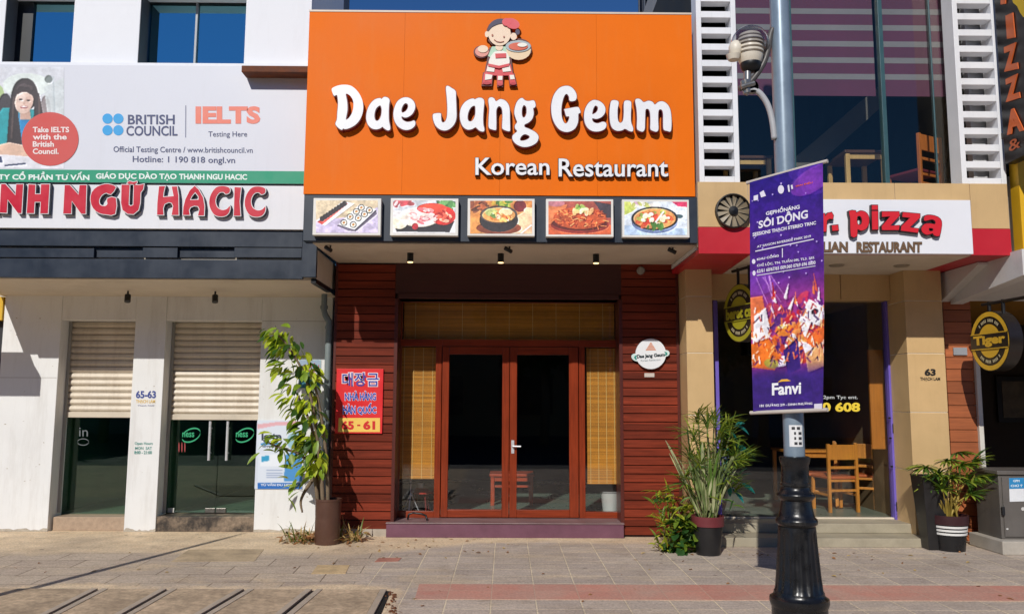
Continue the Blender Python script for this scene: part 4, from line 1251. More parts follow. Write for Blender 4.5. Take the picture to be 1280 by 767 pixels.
letters = [
 ('D', Z1, [[(62,185),(90,158),(150,137),(220,130),(290,142),(350,185),(400,250),(432,330),(440,410),(425,490),(390,560),(340,612),(280,645),(225,660),(200,652),(185,668),(150,650),(112,610),(110,580),(125,540),(130,460),(138,370),(135,300),(125,255),(95,265),(75,235)],
            [(235,240),(280,262),(315,320),(320,390),(305,460),(270,520),(235,545),(240,500),(252,430),(250,350),(240,290)]]),
 ('a', Z1, [[(665,290),(690,275),(730,285),(752,315),(745,380),(742,470),(745,560),(760,640),(750,670),(720,672),(680,645),(665,632),(640,650),(590,662),(535,648),(490,600),(472,530),(480,450),(510,375),(555,320),(600,295),(640,290),(655,300)],
            [(640,380),(655,420),(650,490),(630,540),(600,560),(578,540),(572,490),(585,430),(610,395)]]),
 ('e', Z1, [[(935,280),(990,290),(1035,325),(1055,375),(1050,425),(1020,480),(970,515),(930,522),(895,510),(905,545),(950,570),(1000,568),(1040,555),(1058,580),(1050,620),(1010,655),(950,670),(890,655),(840,615),(805,550),(795,480),(805,410),(835,340),(880,298)],
            [(940,352),(965,365),(968,400),(945,440),(905,462),(892,440),(900,400),(918,368)]]),
 ('J', Z2, [[(215,100),(235,85),(270,105),(308,135),(312,200),(316,300),(316,390),(295,450),(255,492),(210,510),(160,500),(118,465),(95,410),(90,365),(105,348),(165,345),(170,380),(175,420),(190,432),(212,415),(225,370),(228,290),(222,190)]]),
 ('a', Z2, [[(505,205),(530,197),(565,205),(580,235),(575,300),(570,380),(572,450),(582,500),(570,520),(535,512),(510,490),(495,480),(460,498),(415,500),(375,470),(352,415),(347,350),(360,290),(395,240),(440,212),(475,205),(490,212)],
            [(488,275),(495,310),(490,370),(465,415),(435,420),(422,390),(430,335),(455,290)]]),
 ('n', Z2, [[(618,215),(645,193),(675,205),(692,230),(730,210),(775,222),(808,258),(822,310),(824,400),(826,480),(822,515),(790,512),(755,495),(748,470),(752,380),(748,310),(730,282),(710,285),(695,320),(695,400),(695,470),(690,505),(655,500),(622,480),(620,400),(626,300)]]),
 ('g', Z2, [[(940,200),(968,222),(1000,228),(1045,222),(1062,240),(1068,275),(1055,295),(1045,300),(1050,350),(1035,400),(1000,435),(965,452),(965,475),(1000,490),(1060,520),(1092,555),(1094,590),(1070,630),(1010,660),(945,665),(885,640),(850,600),(847,560),(870,535),(890,515),(872,490),(870,460),(890,430),(880,400),(865,350),(868,300),(885,245),(910,212)],
            [(960,270),(978,290),(980,340),(968,375),(950,385),(938,360),(938,310),(948,278)], [(965,545),(1005,560),(1005,580),(970,600),(930,605),(920,590),(935,562)]]),
 ('G', Z3, [[(205,85),(255,95),(295,135),(312,185),(300,225),(260,235),(240,225),(235,190),(215,165),(195,180),(178,225),(165,300),(168,380),(185,430),(205,447),(225,430),(238,395),(235,380),(210,378),(195,330),(192,310),(240,300),(318,288),(340,310),(348,345),(328,358),(325,430),(300,490),(255,522),(205,530),(150,510),(105,460),(75,390),(65,310),(70,240),(95,165),(145,105)]]),
 ('e', Z3, [[(480,220),(530,232),(570,265),(588,310),(578,355),(545,390),(500,405),(462,400),(470,430),(510,445),(560,430),(590,440),(597,470),(575,505),(520,525),(460,520),(415,490),(388,440),(380,375),(390,310),(420,255),(450,230)],
            [(495,277),(512,290),(512,315),(495,342),(465,358),(462,345),(470,310),(482,285)]]),
 ('u', Z3, [[(640,235),(665,222),(705,230),(715,255),(705,310),(705,390),(715,430),(735,440),(755,415),(762,350),(762,280),(768,235),(800,225),(832,238),(836,280),(832,370),(836,440),(855,495),(845,525),(810,518),(775,500),(745,515),(695,518),(650,490),(630,430),(625,350),(630,280)]]),
 ('m', Z3, [[(872,225),(900,208),(930,220),(955,242),(1000,228),(1040,240),(1062,265),(1095,240),(1140,235),(1185,265),(1212,320),(1222,400),(1222,480),(1212,525),(1180,520),(1145,505),(1140,430),(1140,360),(1130,320),(1105,315),(1095,350),(1095,430),(1097,500),(1080,527),(1045,520),(1018,500),(1018,430),(1015,350),(1000,312),(975,315),(970,370),(968,450),(965,500),(945,527),(905,515),(888,490),(890,400),(885,310)]]),
]
for ch, (o, s), loops in letters:
    mb = MB(); put2d(mb, glyph(loops, o, s, 4, 0.75), ident, PO, 0.075, 0.074)
    body = mb.build('letter', LR_, osn)
    mb = MB(); put2d(mb, glyph(loops, o, s, 4, -0.15), ident, PO, 0.083, 0.0075)
    mb.build('letter_face', LW_, body)
for word, q in (('Korean', (594.5, 199, 686.5, 220.5)), ('Restaurant', (698, 200, 834, 222.5))):
    t_ = text2d(word, 0.012)
    mb = MB(); put2d(mb, text2d(word, 0.036), quad_map(t_, q), PO, 0.045, 0.0445)
    body = mb.build('small_lettering', pm('near_black_letter_side', (52, 22, 24), 0.45), osn)
    mb = MB(); put2d(mb, t_, quad_map(t_, q), PO, 0.052, 0.0065)
    mb.build('lettering_face', LW_, body)

# ---- small cook emblem over the name: cut-out layers
emb = thing('cook_emblem', 'small cut out emblem of a cartoon cook holding a bowl above the sign lettering', 'emblem', (0, YO, 5.2))
EZ = ((585, 20), 7.989)
def ecl(cx, cy, rx, ry, n=20, rot=0.0):
    c, s = math.cos(rot), math.sin(rot)
    return [(cx + rx * math.cos(t) * c - ry * math.sin(t) * s, cy + rx * math.cos(t) * s + ry * math.sin(t) * c) for t in [2 * math.pi * k / n for k in range(n)]]
SKIN, HAIR, RED, APR, GRN = (242, 214, 186), (66, 58, 84), (216, 72, 78), (244, 236, 224), (178, 214, 186)
def cut(name, loops, col, out, th, sm=0):
    mb = MB()
    for i, lp in enumerate(loops): put2d(mb, glyph([lp], EZ[0], EZ[1], sm), ident, PO, out + i * 0.0006, th)
    return mb.build(name, flat(col), emb)
cut('backing', [ecl(315, 190, 132, 140), ecl(135, 375, 78, 62), ecl(505, 350, 132, 108), [(215, 330), (420, 330), (455, 610), (160, 610)], [(150, 580), (255, 580), (240, 715), (135, 715)], [(285, 590), (355, 590), (350, 725), (290, 725)], [(400, 590), (465, 590), (490, 715), (415, 715)]], (96, 44, 44), 0.04, 0.0395)
cut('hand', [ecl(140, 375, 68, 52)], (226, 150, 134), 0.048, 0.0075)
cut('palm', [ecl(150, 352, 52, 36)], SKIN, 0.056, 0.0075)
cut('trousers', [[(200, 500), (425, 500), (450, 612), (165, 612)], [(160, 585), (250, 585), (235, 700), (142, 700)], [(288, 595), (350, 595), (346, 715), (294, 715)], [(405, 595), (455, 595), (482, 705), (420, 705)]], RED, 0.0478, 0.0075)
for lp_ in ([(198, 515), (270, 525), (262, 580), (185, 572)], [(335, 525), (415, 515), (430, 572), (350, 580)], [(175, 600), (245, 610), (235, 650), (170, 660)], [(300, 620), (345, 620), (342, 660), (298, 660)], [(415, 610), (458, 610), (466, 650), (424, 655)]): cut('pocket', [lp_], APR, 0.0556, 0.0075)
cut('shoe_shade', [ecl(190, 690, 40, 14), ecl(320, 705, 26, 12), ecl(450, 696, 32, 13)], (186, 52, 62), 0.0554, 0.0075)
cut('shirt', [[(240, 325), (400, 325), (440, 420), (400, 440), (240, 440), (200, 420)]], GRN, 0.048, 0.0075)
cut('apron', [[(258, 385), (385, 385), (412, 510), (310, 535), (205, 512)]], APR, 0.056, 0.0075, 3)
cut('apron_band', [[(205, 500), (310, 522), (412, 498), (410, 524), (310, 548), (203, 526)], [(272, 402), (380, 398), (382, 440), (276, 445)]], RED, 0.064, 0.0075)
cut('neck', [ecl(312, 335, 38, 32)], SKIN, 0.0562, 0.008)
cut('head', [ecl(315, 205, 112, 118), ecl(190, 210, 20, 30), ecl(455, 232, 32, 36)], SKIN, 0.0642, 0.008)
cut('hair', [[(206, 175), (215, 120), (260, 75), (330, 58), (400, 75), (360, 100), (300, 112), (240, 140)], ecl(494, 190, 22, 28)], HAIR, 0.0722, 0.008, 3)
cut('ribbon', [ecl(440, 110, 76, 50, 22, 0.35), ecl(385, 95, 44, 38)], (222, 84, 92), 0.0802, 0.008)
cut('face_lines', [ecl(245, 222, 9, 11), ecl(360, 238, 8, 9), [(262, 262), (290, 282), (325, 288), (360, 280), (360, 285), (325, 294), (288, 288), (260, 267)]], (168, 96, 76), 0.0722, 0.007)
cut('bowl', [ecl(505, 360, 122, 98)], (236, 208, 170), 0.0482, 0.0082)
cut('bowl_rim', [ecl(500, 325, 126, 58)], (170, 184, 188), 0.0564, 0.008)
cut('bowl_food', [ecl(500, 330, 96, 38)], (216, 98, 70), 0.0644, 0.008)
cut('bowl_rice', [ecl(540, 318, 48, 20)], APR, 0.0724, 0.008)

# ---- five food pictures on the navy band
def food(k):
    if k == 0:
        c = Canvas(168, 96, (196, 178, 148)); c.poly([(0, .6), (.6, .5), (1, .2), (1, 1), (0, 1)], (184, 172, 200))
        c.poly([(.0, .62), (.44, .02), (.62, .1), (.14, .78)], (232, 230, 240)); c.poly([(.02, .66), (.46, .08), (.52, .1), (.1, .74)], (196, 60, 50))
        for i in range(9):
            t = i / 8; c.ell(.1 + .36 * t, .56 - .46 * t, .04, .08, (34, 26, 34)); c.ell(.12 + .36 * t, .53 - .46 * t, .018, .03, (70, 58, 60))
        c.poly([(.34, .78), (.7, .14), (.97, .3), (.98, .42), (.64, .95), (.52, .93)], (92, 84, 104)); c.poly([(.36, .74), (.7, .12), (.97, .28), (.62, .9)], (236, 238, 246))
        for i, (x, y) in enumerate([(.45, .68), (.55, .5), (.65, .34), (.73, .22), (.6, .74), (.68, .54), (.78, .42), (.86, .3)]):
            c.ell(x, y, .055, .1, (44, 50, 46)); c.ell(x, y, .042, .075, (226, 214, 190)); c.ell(x, y, .02, .035, (198, 136, 60)); c.ell(x + .01, y - .01, .008, .015, (176, 70, 40))
    elif k == 1:
        c = Canvas(168, 96, (208, 204, 204)); c.poly([(0, 0), (1, 0), (1, .4), (0, .3)], (186, 190, 196))
        c.dabs(20, .15, .08, .14, .1, [(196, 70, 80), (220, 190, 190), (160, 60, 66)], .03); c.dabs(16, .85, .12, .18, .14, [(70, 120, 66), (96, 150, 84), (50, 92, 50)], .04)
        c.poly([(.02, .78), (.3, .68), (.8, .7), (.98, .62), (.9, .96), (.06, .94)], (36, 34, 42)); c.ell(.1, .66, .13, .2, (232, 220, 196))
        c.ell(.42, .5, .32, .3, (240, 222, 208)); c.ell(.8, .46, .2, .28, (196, 34, 30)); c.ell(.62, .24, .24, .16, (214, 64, 44))
        c.dabs(46, .48, .46, .26, .22, [(222, 150, 150), (206, 92, 104), (244, 226, 218), (236, 200, 196)], .022, .3); c.ell(.35, .78, .05, .1, (190, 30, 48)); c.dabs(16, .84, .46, .12, .18, [(226, 96, 70), (166, 20, 22), (236, 180, 150)], .02)
    elif k == 2:
        c = Canvas(168, 96, (196, 124, 62)); c.poly([(0, .4), (.4, .9), (1, 1), (0, 1)], (206, 138, 72)); c.poly([(.7, .5), (1, .2), (1, 1), (.6, 1)], (222, 178, 140))
        c.dabs(20, .14, .14, .14, .14, [(120, 60, 40), (80, 44, 34), (166, 84, 48)], .03); c.dabs(14, .5, .08, .2, .1, [(70, 120, 44), (160, 170, 60), (206, 170, 60)], .03); c.ell(.8, .16, .1, .18, (104, 30, 36)); c.ell(.93, .3, .07, .1, (220, 190, 150))
        c.ell(.46, .82, .36, .2, (120, 56, 36)); c.ell(.46, .58, .31, .36, (40, 36, 40)); c.ell(.46, .42, .3, .27, (72, 64, 64)); c.ell(.46, .43, .265, .225, (214, 150, 84))
        c.ell(.34, .35, .1, .12, (176, 186, 110)); c.ell(.57, .34, .11, .12, (236, 206, 160)); c.dabs(30, .48, .5, .18, .12, [(222, 120, 50), (242, 196, 110), (196, 80, 36), (232, 224, 190)], .018, 1.0); c.dabs(6, .36, .46, .05, .05, [(90, 130, 60)], .015)
        c.line([(.82, .98), (.98, .74)], .012, (232, 226, 222))
    elif k == 3:
        c = Canvas(168, 96, (150, 70, 60)); c.poly([(0, .1), (.3, .1), (.2, .6), (0, .7)], (196, 110, 66)); c.poly([(0, .7), (1, .7), (1, 1), (0, 1)], (190, 84, 48)); c.poly([(.72, 0), (1, .1), (1, .5), (.9, .5)], (60, 52, 62)); c.ell(.12, .06, .14, .1, (176, 110, 120))
        c.ell(.5, .7, .46, .26, (126, 36, 30)); c.ell(.5, .66, .44, .22, (86, 26, 24)); c.ell(.5, .5, .42, .33, (176, 74, 38))
        for _ in range(90):
            x, y = .5 + random.uniform(-.38, .38), .5 + random.uniform(-.24, .24)
            a = random.random() * 3.1; l = random.uniform(.04, .11)
            c.line([(x, y), (x + l * math.cos(a), y + l * math.sin(a))], .008, random.choice([(206, 104, 50), (150, 50, 28), (226, 140, 76), (118, 36, 24), (196, 84, 40)]))
        c.dabs(12, .52, .2, .09, .09, [(110, 150, 62), (150, 176, 84), (84, 124, 50)], .025); c.dabs(10, .55, .3, .14, .1, [(238, 214, 170), (226, 180, 120)], .025)
    else:
        c = Canvas(168, 96, (198, 206, 216)); c.poly([(0, 0), (.3, 0), (.12, .3), (0, .4)], (178, 190, 90)); c.poly([(.75, 0), (1, 0), (1, .16), (.85, .14)], (196, 50, 90)); c.dabs(14, .3, .08, .25, .08, [(220, 216, 206), (204, 160, 190), (186, 190, 100)], .03)
        c.poly([(0, .7), (1, .8), (1, 1), (0, 1)], (170, 190, 216)); c.ell(.48, .62, .36, .32, (96, 112, 150)); c.ell(.86, .44, .07, .06, (60, 84, 90)); c.ell(.48, .5, .37, .35, (28, 32, 40)); c.ell(.48, .5, .335, .305, (206, 138, 78))
        c.dabs(26, .48, .5, .28, .24, [(196, 80, 46), (226, 170, 90), (170, 180, 80), (206, 60, 44), (120, 150, 70)], .03); c.dabs(14, .5, .5, .22, .18, [(244, 228, 200), (240, 214, 180)], .03, None, 1, 1.3); c.dabs(8, .46, .72, .18, .06, [(70, 120, 50)], .025); c.line([(.5, .6), (.62, .3)], .014, (232, 230, 226))
    c.photo(0.6, 0.12); c.a = c.a * 1.16 + 6; return c.fuzz(6).blur(1)
FR = pm('white_frame_edge', (232, 228, 220), 0.4)
foods = ['food picture of sushi rolls on two white plates, leftmost on the navy band', 'food picture of sliced pale and red meat on a black plate', 'food picture of a dark stone bowl of noodle soup on an orange table', 'food picture of red noodles heaped on a brown dish with green garnish', 'food picture of a black rimmed soup bowl on a pale blue ground']
fx = [(392, 247.5, 475.5, 294), (488.5, 247.7, 572.5, 294.6), (584.7, 248, 668.3, 295), (682.5, 248.6, 767, 296), (777.5, 249.2, 862, 296.8)]
for k in range(5):
    q = fx[k]
    t = board('food_picture', foods[k], 'picture', *q, YO - 0.07, 0.08, FR, 'frame', 0.003, 'food picture boards on the navy band')
    picture('print', food(k), (q[0] + 3, q[1] + 3, q[2] - 3.2, q[3] - 3), front(YO - 0.07), 0.002, t)

# ---- testing centre board (upper left)
YB1 = 8.95
tb = board('testing_centre_board', 'wide pale grey board advertising language tests with four blue dots and a red circle', 'sign', -60, 80, 385.5, 229, YB1, 0.12, pm('pale_board', (214, 216, 224), 0.5, 0.03, 1, 0.02, 60, dirt_or_sheen=0.15, dirt_or_sheen_rgb=(180, 178, 180), streak=True))
PB = front(YB1)
def ink(name, items, col, parent, plane=PB, out=0.003):
    for it in items:
        mb = MB(); words_on(mb, it[0], it[1], plane, out, 0, it[2] if len(it) > 2 else 0.02)
        mb.build(name, flat(col), parent)
GREEN = flat((16, 150, 112))
gs = MB(); za = P(190, 213, YB1)[1]; zb_ = P(190, 228.6, YB1)[1]
gs.box(P(-60, 220, YB1)[0], P(382.5, 220, YB1)[0], YB1 - 0.004, YB1 - 0.0005, zb_, za); gs.build('green_strip', GREEN, tb)
PBg = front(YB1 - 0.004)
ink('strip_lettering', [('CÔNG TY CỔ PHẦN TƯ VẤN', ((-40, 214), (112, 215), (112, 225.5), (-40, 224.5)), 0.04), ('GIÁO DỤC DÀO TẠO', ((120, 215), (221, 215.5), (221, 226), (120, 225.5)), 0.04), ('THANH NGU HACIC', ((224, 217.2), (309, 217.8), (309, 225), (224, 224.5)), 0.04)], (226, 240, 232), tb, PBg)
mb = MB()
for cx, cy in ((134.5, 148.5), (148, 148.5), (134.5, 163), (148, 163)):
    put2d(mb, glyph([ecl(cx, cy, 6.4, 6.4, 28)], (0, 0), 1, 0), ident, PB, 0.003)
mb.build('blue_dots', flat((46, 160, 222)), tb)
ink('board_lettering', [('BRITISH', (160, 143.5, 218.5, 155.8), 0.02), ('COUNCIL', (158, 157.5, 222, 170), 0.02), ('Testing Here', (260.5, 164.5, 309, 173), 0.005), ('Official Testing Centre / www.britishcouncil.vn', ((142, 183), (316, 184.5), (316, 193.5), (142, 192.5)), 0.008), ('Hotline: 1 190 818 ongl.vn', ((166, 195), (294, 196.5), (294, 206.5), (166, 205)), 0.012)], (64, 72, 112), tb)
ink('salmon_lettering', [('IELTS', (244.5, 133, 325.5, 155), 0.05)], (232, 128, 108), tb)
mb = MB(); put2d(mb, _fill([[(231.8, 132), (232.8, 132), (232.6, 172), (231.6, 172)]]), ident, PB, 0.003); mb.build('divider', flat((120, 124, 150)), tb)
# printed photo of a student
cv = Canvas(150, 200, (214, 216, 222))
cv.poly([(0, 0), (.12, 0), (.07, .4), (0, .45)], (226, 196, 164)); cv.ell(.12, .28, .12, .12, (170, 196, 120), 0, .8); cv.ell(.52, .18, .3, .12, (224, 234, 226), 0, .8)
cv.ell(.25, .42, .1, .16, (62, 58, 64)); cv.ell(.76, .44, .07, .16, (126, 112, 112), 0, .8); cv.poly([(.74, .2), (1, .1), (1, .5), (.8, .55)], (206, 214, 214), .8); cv.line([(.86, .1), (.88, .5)], .01, (190, 200, 204), .8); cv.ell(.8, .12, .05, .04, (120, 130, 128))
cv.poly([(0, .85), (1, .8), (1, 1), (0, 1)], (228, 228, 234)); cv.ell(.03, .5, .06, .12, (170, 60, 84))
cv.poly([(.0, .78), (.03, .6), (.22, .4), (.62, .42), (.78, .6), (.72, .8), (.3, .8)], (28, 156, 164)); cv.poly([(.34, .46), (.56, .46), (.5, .78), (.36, .74)], (24, 136, 196))
cv.ell(.5, .27, .165, .16, (54, 44, 48)); cv.ell(.46, .2, .07, .03, (96, 82, 84), -.5, .6); cv.ell(.56, .2, .05, .02, (88, 74, 76), .5, .6); cv.poly([(.33, .25), (.4, .25), (.42, .5), (.47, .78), (.27, .76), (.3, .45)], (50, 42, 46)); cv.poly([(.6, .22), (.68, .26), (.74, .5), (.7, .8), (.54, .7), (.62, .45)], (56, 46, 50)); cv.line([(.36, .3), (.33, .7)], .012, (92, 74, 70), .7); cv.line([(.68, .3), (.69, .7)], .012, (104, 82, 76), .7)
cv.poly([(.44, .4), (.56, .4), (.58, .52), (.44, .52)], (206, 168, 150)); cv.ell(.49, .335, .115, .125, (232, 202, 186), .2); cv.ell(.54, .36, .05, .08, (218, 180, 164), .2, .6); cv.ell(.46, .3, .05, .04, (244, 222, 210), .2, .7); cv.poly([(.38, .28), (.42, .19), (.56, .2), (.61, .29), (.52, .245), (.46, .25)], (54, 44, 48)); cv.ell(.448, .32, .022, .008, (52, 36, 36)); cv.ell(.545, .328, .022, .008, (52, 36, 36)); cv.ell(.487, .396, .045, .014, (186, 84, 88)); cv.ell(.487, .392, .036, .008, (250, 248, 246)); cv.ell(.492, .36, .014, .01, (214, 172, 156))
cv.poly([(0, .8), (.3, .74), (.56, .78), (.55, .88), (.2, .86), (0, .88)], (224, 186, 162)); cv.poly([(.02, .9), (.2, .88), (.22, .94), (.03, .95)], (60, 72, 104)); cv.line([(.25, .97), (.5, .95)], .01, (66, 80, 120))
cv.photo(0.45, 0.05).fuzz(5).blur(2)
picture('student_photo', cv, ((-18, 84), (80, 84), (80, 211), (-18, 210)), PB, 0.0025, tb)
mb = MB(); put2d(mb, glyph([ecl(63, 174, 35.5, 33.5, 44)], (0, 0), 1, 0), ident, PB, 0.006); mb.build('red_circle', flat((206, 78, 72)), tb)
ink('circle_lettering', [('Take IELTS', (41.5, 159, 87, 166), 0.03), ('with the', (41.5, 168, 84, 175), 0.03), ('British', (41.5, 177, 68, 184), 0.03), ('Council.', (41.5, 186, 74, 193), 0.03)], (244, 226, 222), tb, PB, 0.009)

# ---- school name board (red letters)
hb = board('school_name_board', 'long white board with big dark edged red capital letters above the navy cladding', 'sign', -60, 229.6, 381, 287, YB1 + 0.015, 0.1, pm('white_board', (226, 226, 230), 0.5, 0.03, 1, 0.02, 60, dirt_or_sheen=0.2, dirt_or_sheen_rgb=(176, 172, 170), streak=True))
PH = front(YB1 + 0.015)
A4, A5 = ((0, 224), 6.4), ((190, 224), 8.258)
Ccurve = [(820,110),(815,150),(780,165),(755,145),(715,150),(685,185),(672,240),(690,300),(740,330),(790,320),(820,290),(815,345),(780,385),(720,395),(660,375),(620,310),(610,240),(630,165),(680,100),(740,85),(790,92)]
rl = [
 (A4, [[(-110,280),(-60,50),(-20,50),(4,280),(-40,280),(-45,235),(-75,235),(-80,280)]], 0),
 (A4, [[(35,50),(68,50),(148,140),(155,52),(208,52),(195,280),(168,280),(85,170),(78,278),(22,275)]], 0),
 (A4, [[(252,52),(306,55),(302,130),(348,130),(352,52),(418,52),(405,282),(345,282),(350,190),(300,190),(295,280),(238,280)]], 0),
 (A4, [[(540,58),(580,58),(650,135),(658,58),(712,58),(705,285),(670,285),(595,180),(590,283),(528,283)]], 0),
 (A4, [[(945,75),(905,130),(870,118),(835,135),(812,175),(820,215),(860,225),(880,205),(878,165),(945,160),(940,285),(870,290),(810,278),(765,240),(745,180),(755,115),(800,70),(860,50),(910,55)]], 2),
 (A4, [[(992,55),(1055,55),(1050,150),(1048,215),(1065,225),(1085,215),(1090,55),(1130,58),(1168,50),(1162,90),(1142,115),(1138,200),(1125,255),(1085,288),(1040,285),(1000,255),(988,200)]], 0),
 (A4, [[(1036,44),(1055,27),(1085,35),(1112,28),(1108,45),(1080,50)]], 2),
 (A5, [[(95,88),(155,85),(140,150),(135,198),(220,190),(245,188),(225,90),(278,88),(292,180),(295,380),(225,380),(240,290),(225,255),(190,248),(150,268),(135,310),(140,378),(75,378),(78,260)]], 0),
 (A5, [[(460,82),(500,120),(545,200),(560,290),(555,385),(495,385),(510,320),(495,290),(455,285),(415,300),(400,330),(410,380),(340,380),(345,300),(365,220),(410,130)], [(465,145),(500,190),(500,225),(410,228),(430,185)]], 0),
 (A5, [Ccurve], 3),
 (A5, [[(870,95),(935,100),(920,240),(930,388),(862,388)]], 0),
 (A5, [[(x + 364, y + 4) for x, y in Ccurve]], 3),
]
CR, CW, CG = pm('crimson_letter', (202, 28, 52), 0.35, 0.04, 6), pm('white_letter_rim', (236, 234, 234), 0.4), pm('slate_letter_side', (66, 74, 84), 0.5)
for (o, s), loops, sm in rl:
    mb = MB(); put2d(mb, glyph(loops, o, s, sm, 1.0), ident, PH, 0.05, 0.0495)
    body = mb.build('letter', CG, hb)
    mb = MB(); put2d(mb, glyph(loops, o, s, sm, 0.85), ident, PH, 0.055, 0.0045); mb.build('letter_rim', CW, body)
    mb = MB(); put2d(mb, glyph(loops, o, s, sm, 0.0), ident, PH, 0.058, 0.0025); mb.build('letter_face', CR, body)

# ---- red address sign on the planks
rs = board('address_sign', 'red and yellow address plate with Korean and Vietnamese lettering screwed to the left planks', 'sign', 421, 460.5, 477.5, 541.5, YR - 0.03, 0.026, pm('red_plate', (222, 40, 44), 0.4, 0.05, 4, 0.03, 60), bevel=0.002)
PR = front(YR - 0.03)
mb = MB(); put2d(mb, _fill([[(423.5, 522), (475, 522), (475, 539.5), (422.5, 539.5)]]), ident, PR, 0.003); mb.build('yellow_field', flat((238, 196, 92)), rs)
def outlined(items, face, rim, parent, plane, out, b0=0.03, b1=0.075):
    for bd, q in items:
        m1, m2 = MB(), MB()
        t_ = text2d(bd, b0); mp_ = quad_map(t_, q)
        put2d(m1, text2d(bd, b1), mp_, plane, out); put2d(m2, t_, mp_, plane, out + 0.0025)
        r = m1.build('lettering_rim', flat(rim), parent); m2.build('lettering', flat(face), r)
outlined([('대장금', (428, 465.5, 473.5, 482.5))], (52, 64, 160), (240, 224, 226), rs, PR, 0.003, 0.012, 0.06)
outlined([('NHÀ', (431, 488.5, 448, 500)), ('HÀNG', (450, 488.5, 470, 500)), ('HÀN', (428.5, 504.5, 444.5, 517)), ('QUỐC', (447, 503.5, 470.5, 518))], (44, 66, 176), (236, 226, 236), rs, PR, 0.003)
ink('plate_number', [('65', (427, 525.5, 442.5, 536.5), 0.05), ('-', (446.5, 530.2, 450.5, 532), 0.05), ('61', (454, 525.5, 469, 536.5), 0.05)], (206, 30, 30), rs, PR, 0.006)

# ---- round hanging name plate on the right planks
xr2, zr2 = P(813.5, 442, YR - 0.05)
rp = thing('round_plate', 'round white name plate with small side tabs fixed to the right planks', 'sign', (xr2, YR, zr2))
PP = front(YR - 0.055)
mb = MB(); put2d(mb, _fill([ecl(813.5, 442, 19, 19, 48)]), ident, PP, 0, 0.03); mb.build('disc', pm('white_enamel', (232, 234, 236), 0.3, 0.02), rp)
mb = MB(); put2d(mb, _fill([ecl(795.5, 446.5, 6.4, 4.6, 24, 0.4)]), ident, PP, -0.004, 0.02); put2d(mb, _fill([ecl(831.5, 441.5, 5.6, 4.2, 24, -0.2)]), ident, PP, -0.004, 0.02)
mb.build('side_tab', pm('pale_teal_tab', (206, 226, 222), 0.3), rp)
ink('lettering', [('Dae Jang Geum', ((796, 443), (831, 440.5), (831, 446.5), (796, 449)), 0.05)], (40, 52, 58), rp, PP, 0.002)
ink('small_print', [('Korean Restaurant', ((801, 449.3), (825.5, 447.8), (825.5, 450.3), (801, 451.8)), 0.0)], (110, 124, 130), rp, PP, 0.002)
ink('tab_mark', [('›', (830, 439.5, 834.5, 444), 0.06), ('‹', (792.5, 444, 796.5, 449), 0.06)], (20, 140, 124), rp, PP, 0.002)
mb = MB()
for k in range(6):
    y = 428 + k * 1.7; hw = 0.8 + k * 1.05
    put2d(mb, _fill([[(813.5 - hw, y), (813.5 + hw, y - 0.2), (813.5 + hw + .5, y + 1.0), (813.5 - hw - .5, y + 1.2)]]), ident, PP, 0.002)
mb.build('crest', flat((214, 140, 104)), rp)
sl = board('sticker', 'small scuffed pale sticker on the planks just under the round plate', 'sticker', 805.5, 466, 818, 471, YR - 0.012, 0.006, flat((200, 188, 178)), bevel=0)

# ---- pizza restaurant board
pb = board('pizza_sign', 'white board with red tilted pizza lettering over the tan restaurant glass front', 'sign', 966, 248.5, 1217, 317.5, YFA - 0.08, 0.074, pm('white_sign_face', (234, 234, 238), 0.4, 0.02, 1, 0.02, 60, dirt_or_sheen=0.1, dirt_or_sheen_rgb=(190, 186, 184)))
PZ = front(YFA - 0.08)
A6 = ((1030, 245), 6.737)
pzl = [
 ([[(-330,310),(-330,120),(-270,120),(-225,220),(-180,120),(-120,120),(-120,310),(-170,310),(-170,220),(-205,310),(-245,310),(-280,220),(-280,310)]], 0),
 ([[(-60,160),(-8,155),(-6,180),(15,152),(50,145),(65,172),(60,203),(30,200),(10,215),(5,308),(-55,310)]], 0),
 ([[(50,255),(103,250),(108,298),(55,302)]], 0),
 ([[(195,135),(250,132),(255,150),(290,133),(330,142),(358,175),(362,235),(340,282),(295,300),(265,288),(262,345),(210,345),(205,200)], [(265,182),(288,178),(302,205),(298,243),(270,250),(262,215)]], 2),
 ([[(385,135),(438,135),(440,290),(388,292)]], 0), ([[(385,85),(435,85),(436,125),(385,125)]], 0),
 ([[(470,140),(615,140),(618,175),(540,258),(618,255),(612,295),(470,295),(468,262),(540,180),(470,185)]], 0),
 ([[(645,145),(790,158),(790,190),(705,272),(778,282),(772,318),(628,300),(632,262),(705,192),(640,185)]], 0),
 ([[(830,175),(880,168),(940,185),(970,220),(968,280),(950,345),(905,338),(895,322),(850,335),(810,315),(800,280),(825,245),(870,238),(915,245),(915,220),(890,205),(850,215),(822,215)], [(865,278),(898,283),(896,300),(868,302)]], 2),
]
PRD, PBK = pm('red_letter', (216, 40, 50), 0.35, 0.03), pm('black_letter_side', (34, 20, 22), 0.45)
for loops, sm in pzl:
    mb = MB(); put2d(mb, glyph(loops, A6[0], A6[1], sm, 0.7), ident, PZ, 0.045, 0.0445); body = mb.build('letter', PBK, pb)
    mb = MB(); put2d(mb, glyph(loops, A6[0], A6[1], sm, -0.1), ident, PZ, 0.05, 0.0045); mb.build('letter_face', PRD, body)
outlined([('ITALIAN', (1006, 302.5, 1059.5, 315)), ('RESTAURANT', (1070.5, 302.5, 1152, 315.5))], (112, 84, 58), (46, 38, 34), pb, PZ, 0.006, 0.035, 0.06)

